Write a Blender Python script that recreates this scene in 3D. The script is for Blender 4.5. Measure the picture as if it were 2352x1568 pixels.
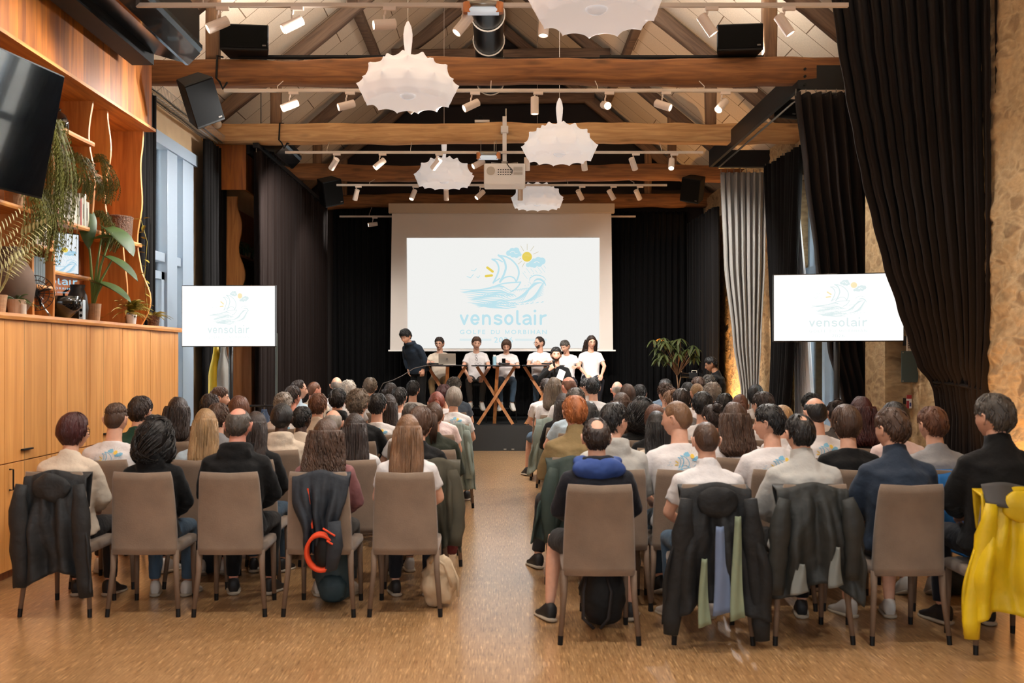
import bpy, bmesh, math, random
import numpy as np
from mathutils import Vector, Matrix, Quaternion, noise
from mathutils.bvhtree import BVHTree
for _o in list(bpy.data.objects): bpy.data.objects.remove(_o, do_unlink=True)
scn = bpy.context.scene
COL = scn.collection
R = math.radians
pi = math.pi
# ------------------------------------------------------------------ camera
F = 2287.0; VX, VY, H = 1150.0, 820.0, 1.735       # focal length in px, vanishing point, eye height
cd = bpy.data.cameras.new('camera'); cam = bpy.data.objects.new('camera', cd); COL.objects.link(cam)
cam.location = (0, 0, H); cam.rotation_euler = (R(90), 0, 0)
cd.sensor_width = 36.0; cd.lens = 36.0 * F / 2352.0
cd.shift_x = (1176 - VX) / 2352.0; cd.shift_y = (VY - 784) / 2352.0
cd.dof.use_dof = True; cd.dof.focus_distance = 16.5; cd.dof.aperture_fstop = 3.2
cd.clip_end = 200
scn.camera = cam
def P(px, py, d): return Vector(((px - VX) * d / F, d, H - (py - VY) * d / F))
def PX(px, d): return (px - VX) * d / F
def PZ(py, d): return H - (py - VY) * d / F
# ------------------------------------------------------------------ world, colour management
vs = scn.view_settings
scn.display_settings.display_device = 'sRGB'
vs.view_transform = 'Standard'; vs.look = 'None'; vs.gamma = 1.0; vs.use_curve_mapping = False
vs.exposure = 0.0
w = bpy.data.worlds.new('world'); scn.world = w; w.use_nodes = True
bg = w.node_tree.nodes['Background']; bg.inputs[0].default_value = (0.80, 0.90, 1.0, 1); bg.inputs[1].default_value = 1.1
# ------------------------------------------------------------------ large lights
def area(name, loc, rot, sx, sy, energy, col):
    l = bpy.data.lights.new(name, 'AREA'); l.shape = 'RECTANGLE'; l.size = sx; l.size_y = sy
    l.energy = energy; l.color = col
    o = bpy.data.objects.new(name, l); COL.objects.link(o); o.location = loc; o.rotation_euler = rot
    return o
area('rear_fill_light', (0.0, -2.9, 2.9), (R(90), 0, 0), 6.0, 3.2, 150, (.96, .98, 1.0))  # fill added behind the camera for ambient light, no window known there
area('daylight_left_yard', (-6.0, 13.1, 7.2), (0, R(-28), 0), 2.6, 5.0, 8500, (.70, .86, 1.0))
area('daylight_right_yard', (6.0, 13.8, 7.2), (0, R(28), 0), 2.6, 5.0, 6500, (.74, .88, 1.0))
# added fill lights hidden on the tie beams, shining up at the roof panels
for _d, _z, _e in ((5.1, 5.36, 320), (8.3, 5.36, 430), (11.6, 5.26, 400), (14.85, 5.16, 90)):
    for _s in (-1, 1): area('beam_fill', (_s*2.1, _d, _z), (R(180), 0, 0), 1.9, .08, _e*.5, (1.0, .96, .93))
# ------------------------------------------------------------------ helpers
def C(r, g, b):
    f = lambda v: (v/255/12.92 if v/255 <= .04045 else ((v/255+.055)/1.055)**2.4)
    return (f(r), f(g), f(b), 1.0)
MC = {}
def mat(name, col=(200,200,200), rough=.7, metal=0.0, emit=None, estr=1.0, bump=0.0, bscale=60, vary=0.0, vscale=6,
        stretch=None, spec=.5, sheen=0.0, trans=0.0, coat=0.0):
    if name in MC: return MC[name]
    m = bpy.data.materials.new(name); m.use_nodes = True; nt = m.node_tree; N = nt.nodes; L = nt.links
    b = N['Principled BSDF']
    c = C(*col); b.inputs['Base Color'].default_value = c
    b.inputs['Roughness'].default_value = rough; b.inputs['Metallic'].default_value = metal
    b.inputs['Specular IOR Level'].default_value = spec
    if sheen: b.inputs['Sheen Weight'].default_value = sheen
    if trans: b.inputs['Transmission Weight'].default_value = trans
    if coat: b.inputs['Coat Weight'].default_value = coat
    if emit: b.inputs['Emission Color'].default_value = C(*emit); b.inputs['Emission Strength'].default_value = estr
    if bump or vary:
        tc = N.new('ShaderNodeTexCoord'); mp = N.new('ShaderNodeMapping'); L.new(tc.outputs['Object'], mp.inputs[0])
        if stretch: mp.inputs['Scale'].default_value = stretch
        if vary:
            nz = N.new('ShaderNodeTexNoise'); nz.inputs['Scale'].default_value = vscale; nz.inputs['Detail'].default_value = 4
            L.new(mp.outputs[0], nz.inputs[0])
            rp = N.new('ShaderNodeValToRGB'); L.new(nz.outputs[0], rp.inputs[0])
            rp.color_ramp.elements[0].position = .3; rp.color_ramp.elements[1].position = .7
            rp.color_ramp.elements[0].color = (c[0]*(1-vary), c[1]*(1-vary), c[2]*(1-vary), 1)
            rp.color_ramp.elements[1].color = (min(1,c[0]*(1+vary)), min(1,c[1]*(1+vary)), min(1,c[2]*(1+vary)), 1)
            L.new(rp.outputs[0], b.inputs['Base Color'])
        if bump:
            nb = N.new('ShaderNodeTexNoise'); nb.inputs['Scale'].default_value = bscale; nb.inputs['Detail'].default_value = 3
            L.new(mp.outputs[0], nb.inputs[0])
            bp = N.new('ShaderNodeBump'); bp.inputs['Strength'].default_value = bump; bp.inputs['Distance'].default_value = .02
            L.new(nb.outputs[0], bp.inputs['Height']); L.new(bp.outputs[0], b.inputs['Normal'])
    MC[name] = m; return m
def wood(name, c1, c2, axis=0, rough=.45, scale=3.0, plank=0.0, plank_axis=1, knots=.0, coat=0.0, pv=(.62, 1.25)):
    """long grain along axis; optional planks of width 'plank' counted along plank_axis"""
    if name in MC: return MC[name]
    m = bpy.data.materials.new(name); m.use_nodes = True; nt = m.node_tree; N = nt.nodes; L = nt.links
    b = N['Principled BSDF']; b.inputs['Roughness'].default_value = rough; b.inputs['Coat Weight'].default_value = coat
    tc = N.new('ShaderNodeTexCoord'); mp = N.new('ShaderNodeMapping'); L.new(tc.outputs['Object'], mp.inputs[0])
    s = [9.0, 9.0, 9.0]; s[axis] = .7
    mp.inputs['Scale'].default_value = s
    nz = N.new('ShaderNodeTexNoise'); nz.inputs['Scale'].default_value = scale; nz.inputs['Detail'].default_value = 6
    nz.inputs['Distortion'].default_value = .8
    L.new(mp.outputs[0], nz.inputs[0])
    rp = N.new('ShaderNodeValToRGB'); L.new(nz.outputs[0], rp.inputs[0])
    rp.color_ramp.elements[0].position = .32; rp.color_ramp.elements[1].position = .68
    rp.color_ramp.elements[0].color = C(*c1); rp.color_ramp.elements[1].color = C(*c2)
    out = rp.outputs[0]
    if plank:
        sx = N.new('ShaderNodeSeparateXYZ'); L.new(tc.outputs['Object'], sx.inputs[0])
        dv = N.new('ShaderNodeMath'); dv.operation = 'DIVIDE'; L.new(sx.outputs[plank_axis], dv.inputs[0]); dv.inputs[1].default_value = plank
        fl = N.new('ShaderNodeMath'); fl.operation = 'FLOOR'; L.new(dv.outputs[0], fl.inputs[0])
        wn = N.new('ShaderNodeTexWhiteNoise'); wn.noise_dimensions = '1D'; L.new(fl.outputs[0], wn.inputs['W'])
        mr = N.new('ShaderNodeMapRange'); L.new(wn.outputs[0], mr.inputs[0]); mr.inputs[3].default_value = pv[0]; mr.inputs[4].default_value = pv[1]
        fr = N.new('ShaderNodeMath'); fr.operation = 'FRACT'; L.new(dv.outputs[0], fr.inputs[0])
        lt = N.new('ShaderNodeMath'); lt.operation = 'GREATER_THAN'; L.new(fr.outputs[0], lt.inputs[0]); lt.inputs[1].default_value = .025
        ml = N.new('ShaderNodeMath'); ml.operation = 'MULTIPLY_ADD'; L.new(lt.outputs[0], ml.inputs[0]); ml.inputs[1].default_value = .5; ml.inputs[2].default_value = .5
        m2 = N.new('ShaderNodeMath'); m2.operation = 'MULTIPLY'; L.new(mr.outputs[0], m2.inputs[0]); L.new(ml.outputs[0], m2.inputs[1])
        vm = N.new('ShaderNodeVectorMath'); vm.operation = 'SCALE'; L.new(out, vm.inputs[0]); L.new(m2.outputs[0], vm.inputs['Scale'])
        out = vm.outputs[0]
    if knots:
        vo = N.new('ShaderNodeTexVoronoi'); vo.inputs['Scale'].default_value = 1.0
        mk = N.new('ShaderNodeMapping'); L.new(tc.outputs['Object'], mk.inputs[0]); ks = [5.0]*3; ks[axis] = 1.6; mk.inputs['Scale'].default_value = ks
        L.new(mk.outputs[0], vo.inputs[0])
        kr = N.new('ShaderNodeMapRange'); L.new(vo.outputs['Distance'], kr.inputs[0]); kr.inputs[1].default_value = .05; kr.inputs[2].default_value = .22
        kr.inputs[3].default_value = 1-knots; kr.inputs[4].default_value = 1.0
        vm = N.new('ShaderNodeVectorMath'); vm.operation = 'SCALE'; L.new(out, vm.inputs[0]); L.new(kr.outputs[0], vm.inputs['Scale'])
        out = vm.outputs[0]
    L.new(out, b.inputs['Base Color'])
    bp = N.new('ShaderNodeBump'); bp.inputs['Strength'].default_value = .25; bp.inputs['Distance'].default_value = .01
    L.new(nz.outputs[0], bp.inputs['Height']); L.new(bp.outputs[0], b.inputs['Normal'])
    MC[name] = m; return m
def emis(name, col, s=1.0):
    if name in MC: return MC[name]
    m = bpy.data.materials.new(name); m.use_nodes = True; N = m.node_tree.nodes; N.clear()
    e = N.new('ShaderNodeEmission'); e.inputs[0].default_value = C(*col); e.inputs[1].default_value = s
    o = N.new('ShaderNodeOutputMaterial'); m.node_tree.links.new(e.outputs[0], o.inputs[0]); MC[name] = m; return m
class MB:
    def __init__(s): s.v = []; s.f = []; s.m = []; s.mi = 0; s.M = None
    def _add(s, vs_, fs):
        o = len(s.v)
        if s.M is not None: vs_ = [s.M @ Vector(v) for v in vs_]
        s.v.extend([tuple(v) for v in vs_]); s.f.extend([tuple(i + o for i in f) for f in fs]); s.m.extend([s.mi]*len(fs))
    def box(s, c, size, rot=None, bev=0.0):
        hx, hy, hz = size[0]/2, size[1]/2, size[2]/2; c = Vector(c)
        if bev > 0:
            b = min(bev, hx*.9, hy*.9, hz*.9); vs_ = []
            bm = bmesh.new(); bmesh.ops.create_cube(bm, size=1.0)
            for v in bm.verts: v.co = Vector((v.co.x*2*hx, v.co.y*2*hy, v.co.z*2*hz))
            bmesh.ops.bevel(bm, geom=bm.edges[:], offset=b, segments=2, affect='EDGES', profile=.6)
            bm.verts.index_update(); vs_ = [v.co.copy() for v in bm.verts]; fs = [[v.index for v in f.verts] for f in bm.faces]; bm.free()
        else:
            vs_ = [Vector((x, y, z)) for x in (-hx, hx) for y in (-hy, hy) for z in (-hz, hz)]
            fs = [(0,1,3,2),(4,6,7,5),(0,4,5,1),(2,3,7,6),(0,2,6,4),(1,5,7,3)]
        if rot is not None: vs_ = [rot @ v for v in vs_]
        s._add([v + c for v in vs_], fs); return s
    def span(s, a, b, bev=0.0):
        a = Vector(a); b = Vector(b); return s.box((a+b)/2, [abs(b[i]-a[i]) for i in range(3)], None, bev)
    def tube(s, pts, rad, n=8, cap=True, flat=1.0, up=None):
        pts = [Vector(p) for p in pts]; k = len(pts)
        if not hasattr(rad, '__len__'): rad = [rad]*k
        vs_ = []; prev = None
        for i, p in enumerate(pts):
            t = (pts[min(i+1, k-1)] - pts[max(i-1, 0)])
            t = t.normalized() if t.length > 1e-9 else Vector((0, 0, 1))
            if prev is None:
                a = Vector(up) if up is not None else (Vector((0, 0, 1)) if abs(t.z) < .9 else Vector((0, 1, 0)))
                u = (a - t*a.dot(t)).normalized()
            else:
                u = (prev - t*prev.dot(t)); u = u.normalized() if u.length > 1e-6 else prev
            prev = u; w_ = t.cross(u)
            for j in range(n):
                an = 2*pi*j/n; vs_.append(p + (u*math.cos(an)*flat + w_*math.sin(an))*rad[i])
        fs = [(i*n+j, i*n+(j+1) % n, (i+1)*n+(j+1) % n, (i+1)*n+j) for i in range(k-1) for j in range(n)]
        if cap: fs.append(tuple(range(n-1, -1, -1))); fs.append(tuple((k-1)*n+j for j in range(n)))
        s._add(vs_, fs); return s
    def sph(s, c, r, nu=10, nv=14, rot=None):
        if not hasattr(r, '__len__'): r = (r, r, r)
        vs_ = [Vector((0, 0, r[2]))]
        for i in range(1, nu):
            a = pi*i/nu
            for j in range(nv): b = 2*pi*j/nv; vs_.append(Vector((r[0]*math.sin(a)*math.cos(b), r[1]*math.sin(a)*math.sin(b), r[2]*math.cos(a))))
        vs_.append(Vector((0, 0, -r[2])))
        fs = [(0, 1+j, 1+(j+1) % nv) for j in range(nv)]
        for i in range(nu-2):
            for j in range(nv): a = 1+i*nv; fs.append((a+j, a+nv+j, a+nv+(j+1) % nv, a+(j+1) % nv))
        e = len(vs_)-1; a = 1+(nu-2)*nv; fs += [(e, a+(j+1) % nv, a+j) for j in range(nv)]
        if rot is not None: vs_ = [rot @ v for v in vs_]
        c = Vector(c); s._add([v+c for v in vs_], fs); return s
    def rings(s, rs, cap=True):
        n = len(rs[0]); vs_ = [p for r_ in rs for p in r_]
        fs = [(i*n+j, i*n+(j+1) % n, (i+1)*n+(j+1) % n, (i+1)*n+j) for i in range(len(rs)-1) for j in range(n)]
        if cap: fs.append(tuple(range(n-1, -1, -1))); fs.append(tuple((len(rs)-1)*n+j for j in range(n)))
        s._add(vs_, fs); return s
    def ell(s, secs, n=20, cap=True, ex=2.4):
        rs = []
        for (x, y, z, a, b) in secs:
            r_ = []
            for j in range(n):
                t = 2*pi*j/n; c_, s_ = math.cos(t), math.sin(t)
                r_.append(Vector((x+a*math.copysign(abs(c_)**(2/ex), c_), y+b*math.copysign(abs(s_)**(2/ex), s_), z)))
            rs.append(r_)
        return s.rings(rs, cap)
    def lathe(s, prof, c=(0, 0, 0), n=20, rot=None):
        c = Vector(c); rs = []
        for (r_, z) in prof:
            ring = [Vector((r_*math.cos(2*pi*j/n), r_*math.sin(2*pi*j/n), z)) for j in range(n)]
            if rot is not None: ring = [rot @ v for v in ring]
            rs.append([v+c for v in ring])
        return s.rings(rs, True)
    def grid(s, fn, nu, nv, closed=False):
        vs_ = [Vector(fn(i/nu, j/nv)) for i in range(nu+1) for j in range(nv+1)]
        s._add(vs_, [(i*(nv+1)+j, (i+1)*(nv+1)+j, (i+1)*(nv+1)+j+1, i*(nv+1)+j+1) for i in range(nu) for j in range(nv)]); return s
    def prism(s, pts, ext):
        pts = [Vector(p) for p in pts]; ext = Vector(ext); n = len(pts)
        s._add(pts+[p+ext for p in pts], [tuple(range(n-1, -1, -1)), tuple(range(n, 2*n))]+[(i, (i+1) % n, n+(i+1) % n, n+i) for i in range(n)]); return s
    def mesh(s, name, mats, smooth=False):
        me = bpy.data.meshes.new(name); me.from_pydata(s.v, [], s.f); me.update()
        if not isinstance(mats, (list, tuple)): mats = [mats]
        for m_ in mats: me.materials.append(m_)
        if any(s.m): me.polygons.foreach_set('material_index', s.m)
        bm = bmesh.new(); bm.from_mesh(me); bmesh.ops.recalc_face_normals(bm, faces=bm.faces[:]); bm.to_mesh(me); bm.free()
        if smooth: me.polygons.foreach_set('use_smooth', [True]*len(me.polygons))
        return me
    def build(s, name, mats, parent=None, loc=None, smooth=False, mods=()):
        o = link(name, s.mesh(name, mats, smooth), parent)
        if loc is not None: o.location = loc
        for md in mods:
            k = o.modifiers.new(md[0], md[1])
            for a_, v_ in md[2].items(): setattr(k, a_, v_)
        return o
def link(name, data, parent=None):
    o = bpy.data.objects.new(name, data); COL.objects.link(o)
    if parent is not None: o.parent = parent
    return o
def SOL(t, off=0): return ('thick', 'SOLIDIFY', dict(thickness=t, offset=off))
def SUB(n): return ('smooth', 'SUBSURF', dict(levels=n, render_levels=n))
def tag(o, label, cat, group=None, kind=None):
    o['label'] = label; o['category'] = cat
    if group: o['group'] = group
    if kind: o['kind'] = kind
    return o
def struct(o): o['kind'] = 'structure'; return o
def thing(name, loc, label, cat, group=None, rz=0.0):
    o = link(name, None); o.empty_display_size = .1; o.location = loc; o.rotation_euler = (0, 0, rz)
    return tag(o, label, cat, group)
def copy_tree(o, parent=None):
    c = o.copy(); COL.objects.link(c); c.parent = parent
    for ch in KIDS.get(o.name, ()): copy_tree(ch, c)
    return c
KIDS = {}
def register(o):
    ks = [c for c in o.children]; KIDS[o.name] = ks
    for c in ks: register(c)
def nz(x, y, z): return noise.noise(Vector((x, y, z)))
def sm(t): t = max(0.0, min(1.0, t)); return t*t*(3-2*t)
def interp(tab, z):
    if z <= tab[0][0]: return tab[0][1:]
    for a, b in zip(tab, tab[1:]):
        if z <= b[0]:
            t = (z-a[0])/(b[0]-a[0]); t = t*t*(3-2*t)*.5+t*.5
            return tuple(a[i]+(b[i]-a[i])*t for i in range(1, len(a)))
    return tab[-1][1:]
ORD = ['first', 'second', 'third', 'fourth', 'fifth', 'sixth', 'seventh', 'eighth', 'ninth', 'tenth', 'eleventh', 'twelfth']
random.seed(7)
# ================================================================== materials
def parquet():
    m = bpy.data.materials.new('strip parquet'); m.use_nodes = True; nt = m.node_tree; N = nt.nodes; L = nt.links
    b = N['Principled BSDF']
    tc = N.new('ShaderNodeTexCoord'); mp = N.new('ShaderNodeMapping'); L.new(tc.outputs['Object'], mp.inputs[0])
    mp.inputs['Rotation'].default_value = (0, 0, R(90))
    bk = N.new('ShaderNodeTexBrick'); L.new(mp.outputs[0], bk.inputs[0])
    bk.inputs['Scale'].default_value = 1.0; bk.inputs['Brick Width'].default_value = .12; bk.inputs['Row Height'].default_value = .008
    bk.inputs['Mortar Size'].default_value = .0006; bk.inputs['Bias'].default_value = -.1; bk.offset = .37; bk.offset_frequency = 1
    bk.inputs['Color1'].default_value = C(172, 130, 84); bk.inputs['Color2'].default_value = C(192, 150, 102); bk.inputs['Mortar'].default_value = C(90, 58, 30)
    nzz = N.new('ShaderNodeTexNoise'); nzz.inputs['Scale'].default_value = 1.3; L.new(tc.outputs['Object'], nzz.inputs[0])
    rp = N.new('ShaderNodeMapRange'); L.new(nzz.outputs[0], rp.inputs[0]); rp.inputs[3].default_value = .85; rp.inputs[4].default_value = 1.12
    vm = N.new('ShaderNodeVectorMath'); vm.operation = 'SCALE'; L.new(bk.outputs[0], vm.inputs[0]); L.new(rp.outputs[0], vm.inputs['Scale'])
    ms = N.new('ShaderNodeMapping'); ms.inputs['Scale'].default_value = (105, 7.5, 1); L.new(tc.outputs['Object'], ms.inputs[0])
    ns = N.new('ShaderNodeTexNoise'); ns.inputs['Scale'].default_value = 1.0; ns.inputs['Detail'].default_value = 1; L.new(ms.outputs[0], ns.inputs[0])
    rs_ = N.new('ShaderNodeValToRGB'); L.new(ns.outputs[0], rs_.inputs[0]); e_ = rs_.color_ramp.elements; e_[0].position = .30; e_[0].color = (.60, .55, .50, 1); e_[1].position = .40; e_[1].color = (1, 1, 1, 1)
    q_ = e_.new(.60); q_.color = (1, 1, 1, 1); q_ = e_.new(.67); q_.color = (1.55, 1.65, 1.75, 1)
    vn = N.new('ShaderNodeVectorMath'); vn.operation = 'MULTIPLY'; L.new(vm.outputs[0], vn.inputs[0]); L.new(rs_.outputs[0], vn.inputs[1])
    L.new(vn.outputs[0], b.inputs['Base Color'])
    b.inputs['Roughness'].default_value = .34; b.inputs['Specular IOR Level'].default_value = .6; b.inputs['Coat Weight'].default_value = 1.0; b.inputs['Coat Roughness'].default_value = .21; b.inputs['Coat IOR'].default_value = 1.75
    bp = N.new('ShaderNodeBump'); bp.inputs['Strength'].default_value = .12; bp.inputs['Distance'].default_value = .003
    L.new(bk.outputs['Fac'], bp.inputs['Height']); L.new(bp.outputs[0], b.inputs['Normal'])
    return m
def stone(name, c1, c2, cm):
    m = bpy.data.materials.new(name); m.use_nodes = True; nt = m.node_tree; N = nt.nodes; L = nt.links
    b = N['Principled BSDF']; b.inputs['Roughness'].default_value = .95
    tc = N.new('ShaderNodeTexCoord'); mp = N.new('ShaderNodeMapping'); L.new(tc.outputs['Object'], mp.inputs[0])
    mp.inputs['Scale'].default_value = (1, 1, 1.7)
    wv = N.new('ShaderNodeTexNoise'); wv.inputs['Scale'].default_value = 3.0; L.new(mp.outputs[0], wv.inputs[0])
    mx = N.new('ShaderNodeMix'); mx.data_type = 'VECTOR'; mx.inputs[0].default_value = .30; L.new(mp.outputs[0], mx.inputs[4]); L.new(wv.outputs['Color'], mx.inputs[5])
    vo = N.new('ShaderNodeTexVoronoi'); vo.feature = 'DISTANCE_TO_EDGE'; vo.inputs['Scale'].default_value = 6.5; L.new(mx.outputs[1], vo.inputs[0])
    vc = N.new('ShaderNodeTexVoronoi'); vc.inputs['Scale'].default_value = 6.5; L.new(mx.outputs[1], vc.inputs[0])
    sc = N.new('ShaderNodeSeparateColor'); L.new(vc.outputs['Color'], sc.inputs[0])
    r1 = N.new('ShaderNodeValToRGB'); L.new(sc.outputs[0], r1.inputs[0]); r1.color_ramp.elements[0].color = C(*c1); r1.color_ramp.elements[1].color = C(*c2)
    mr = N.new('ShaderNodeMapRange'); L.new(vo.outputs['Distance'], mr.inputs[0]); mr.inputs[1].default_value = .02; mr.inputs[2].default_value = .20; mr.inputs[4].default_value = .75
    cx = N.new('ShaderNodeMix'); cx.data_type = 'RGBA'; L.new(mr.outputs[0], cx.inputs[0]); cx.inputs[6].default_value = C(*cm); L.new(r1.outputs[0], cx.inputs[7])
    n2 = N.new('ShaderNodeTexNoise'); n2.inputs['Scale'].default_value = 14; n2.inputs['Detail'].default_value = 6; L.new(mp.outputs[0], n2.inputs[0])
    r2 = N.new('ShaderNodeMapRange'); L.new(n2.outputs[0], r2.inputs[0]); r2.inputs[3].default_value = .6; r2.inputs[4].default_value = 1.3
    vm = N.new('ShaderNodeVectorMath'); vm.operation = 'SCALE'; L.new(cx.outputs[2], vm.inputs[0]); L.new(r2.outputs[0], vm.inputs['Scale'])
    L.new(vm.outputs[0], b.inputs['Base Color'])
    ad = N.new('ShaderNodeMath'); ad.operation = 'MULTIPLY_ADD'; L.new(n2.outputs[0], ad.inputs[0]); ad.inputs[1].default_value = .8; mz = N.new('ShaderNodeMath'); mz.operation = 'MULTIPLY'; L.new(mr.outputs[0], mz.inputs[0]); mz.inputs[1].default_value = .25; L.new(mz.outputs[0], ad.inputs[2])
    bp = N.new('ShaderNodeBump'); bp.inputs['Strength'].default_value = .6; bp.inputs['Distance'].default_value = .03
    L.new(ad.outputs[0], bp.inputs['Height']); L.new(bp.outputs[0], b.inputs['Normal'])
    MC[name] = m; return m
def panels():
    m = bpy.data.materials.new('beige acoustic panels'); m.use_nodes = True; nt = m.node_tree; N = nt.nodes; L = nt.links
    b = N['Principled BSDF']; b.inputs['Roughness'].default_value = .95
    tc = N.new('ShaderNodeTexCoord'); bk = N.new('ShaderNodeTexBrick'); L.new(tc.outputs['Object'], bk.inputs[0])
    bk.inputs['Scale'].default_value = 1; bk.inputs['Brick Width'].default_value = 2.0; bk.inputs['Row Height'].default_value = .6
    bk.inputs['Mortar Size'].default_value = .008; bk.inputs['Color1'].default_value = C(222, 204, 180); bk.inputs['Color2'].default_value = C(210, 190, 164); bk.inputs['Mortar'].default_value = C(120, 95, 70)
    n2 = N.new('ShaderNodeTexNoise'); n2.inputs['Scale'].default_value = 40; L.new(tc.outputs['Object'], n2.inputs[0])
    r2 = N.new('ShaderNodeMapRange'); L.new(n2.outputs[0], r2.inputs[0]); r2.inputs[3].default_value = .85; r2.inputs[4].default_value = 1.15
    vm = N.new('ShaderNodeVectorMath'); vm.operation = 'SCALE'; L.new(bk.outputs[0], vm.inputs[0]); L.new(r2.outputs[0], vm.inputs['Scale'])
    L.new(vm.outputs[0], b.inputs['Base Color']); return m
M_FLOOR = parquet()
M_STONE = stone('rubble stone', (124, 96, 66), (188, 156, 112), (186, 158, 118))
M_OUT = stone('outdoor pale stone', (200, 192, 182), (225, 220, 212), (215, 210, 202))
M_PANEL = panels()
M_BEAM = wood('old oak beam', (170, 124, 78), (208, 164, 112), 0, .8, 2.2, knots=.55)
M_BEAMD = wood('dark oak beam', (104, 64, 34), (148, 98, 54), 0, .8, 2.2, knots=.5)
M_BEAMV = wood('old oak post', (96, 70, 50), (136, 102, 72), 2, .8, 2.2, knots=.3)
M_RAFT = wood('old oak rafter', (84, 64, 50), (120, 94, 72), 0, .85, 2.2)
M_CAB = wood('oak cabinet front', (196, 130, 62), (222, 158, 86), 2, .5, 1.2, plank=.4, plank_axis=1, pv=(.86, 1.08))
M_FASC = wood('oak fascia planks', (140, 74, 12), (190, 110, 24), 2, .5, 1.6, plank=.155, plank_axis=1)
M_SHELF = wood('oak shelf board', (170, 104, 46), (216, 148, 74), 1, .5, 2.0)
M_SHELFV = wood('oak divider', (176, 108, 48), (214, 146, 74), 2, .5, 2.0)
M_SHELFD = wood('oak shelf back', (120, 66, 32), (156, 92, 46), 2, .6, 2.0)
M_TLEG = wood('oak table leg', (140, 86, 44), (180, 118, 62), 2, .55, 3.0)
M_BLACK = mat('matt black', (9, 8, 8), .6, spec=.3)
M_GLOSSB = mat('gloss black', (10, 10, 11), .12, coat=.5)
M_STEEL = mat('black steel', (20, 20, 21), .45, spec=.4)
M_CURT = mat('black velvet', (11, 9, 9), .9, spec=.15, sheen=.02, bump=.3, bscale=220)
M_CURTB = mat('brown black velvet', (30, 23, 20), .9, spec=.15, sheen=.03, bump=.3, bscale=220)
M_CURTL = mat('umber velvet', (21, 13, 10), .9, spec=.1, sheen=.01, bump=.3, bscale=220)
M_CURTG = mat('silver grey curtain', (150, 147, 142), .6, spec=.3, sheen=.1, bump=.2, bscale=200)
M_SHEER = mat('white sheer', (225, 228, 232), .9)
M_ALU = mat('blue grey aluminium', (150, 166, 182), .45, .1)
M_WHITE = mat('white lacquer', (225, 220, 214), .4)
M_CREAMM = mat('cream metal', (206, 192, 176), .45)
M_GAL = mat('black galvanised duct', (40, 45, 48), .32, .8)
M_GLASS = mat('clear glass', (255, 255, 255), .02)
_n = M_GLASS.node_tree.nodes; _l = M_GLASS.node_tree.links; _n.clear(); _t = _n.new('ShaderNodeBsdfTransparent'); _g = _n.new('ShaderNodeBsdfGlossy'); _g.inputs['Roughness'].default_value = .02
_f = _n.new('ShaderNodeFresnel'); _x = _n.new('ShaderNodeMixShader'); _q = _n.new('ShaderNodeOutputMaterial'); _l.new(_f.outputs[0], _x.inputs[0]); _l.new(_t.outputs[0], _x.inputs[1]); _l.new(_g.outputs[0], _x.inputs[2]); _l.new(_x.outputs[0], _q.inputs[0])
M_CHROME = mat('wire metal', (150, 145, 135), .35, .9)
M_TAUPE = mat('taupe suede', (124, 106, 90), .85, spec=.2, sheen=.25, vary=.16, vscale=5, bump=.15, bscale=150)
M_TAUPEL = mat('taupe leather leg', (112, 92, 76), .7, spec=.3, bump=.1)
M_GREENV = mat('leaf green', (58, 84, 34), .45, vary=.3, vscale=9)
M_GREEND = mat('dark leaf green', (40, 62, 28), .5, vary=.3, vscale=9)
M_FERN = mat('yellow green fern', (140, 124, 36), .6, vary=.35, vscale=7)
M_TERRA = mat('sand stoneware', (168, 128, 92), .7, vary=.12, vscale=10, bump=.3, bscale=30, stretch=(1, 1, 8))
M_WICK = mat('brown wicker', (92, 62, 40), .7, bump=.9, bscale=60, vary=.4, vscale=40)
# ================================================================== room shell
XL, XR = -4.42, 4.42
YB, YF = -3.0, 21.6
ZW = 5.15                                                            # wall top, roof springs here
SL = .82
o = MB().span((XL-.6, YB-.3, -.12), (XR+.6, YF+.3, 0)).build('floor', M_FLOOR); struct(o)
def wall_with_hole(name, x, y0, y1, z1, holes, out, m, ragged=0.0, step=.2):
    """wall in the plane x; every hole is (ya, yb, za, zb); thickness goes outwards"""
    mb = MB(); th = .55*out
    ys = sorted(set([y0, y1]+[h[0] for h in holes]+[h[1] for h in holes])); zs = sorted(set([0, z1]+[h[2] for h in holes]+[h[3] for h in holes]))
    for a, b in zip(ys, ys[1:]):
        for c, d in zip(zs, zs[1:]):
            ym, zm = (a+b)/2, (c+d)/2
            if any(h[0] < ym < h[1] and h[2] < zm < h[3] for h in holes): continue
            mb.span((x, a, c), (x+th, b, d))
    return struct(mb.build(name, m))
WL = wall_with_hole('wall_left', XL, YB, YF, ZW, [(11.95, 14.3, 0, 4.62)], -1, mat('plaster warm', (176, 150, 118), .95, vary=.1, vscale=3))
WR = wall_with_hole('wall_right', XR, YB, YF, ZW, [(12.5, 15.0, 0, 4.4)], 1, M_STONE)
def rubble(y0, y1, z0, z1, nm):
    mb = MB(); ny = int((y1-y0)/.05); nzz = int((z1-z0)/.05)
    def fn(u, v):
        y = y0+(y1-y0)*u; z = z0+(z1-z0)*v
        d = .5*nz(y*1.1, z*1.1, 3.1)*.07+abs(nz(y*4, z*7, .3))*.05+nz(y*14, z*16, 1)*.012
        return (XR-.03-d, y, z)
    mb.grid(fn, ny, nzz); return struct(mb.build(nm, M_STONE, smooth=True))
rubble(5.0, 12.5, 0, 5.1, 'wall_right_stonework'); rubble(15.0, 21.5, 0, 5.1, 'wall_right_stonework_far')
ap = ZW+SL*XR
M_DARKG = mat('dark gable boards', (34, 26, 22), .9)
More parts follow.
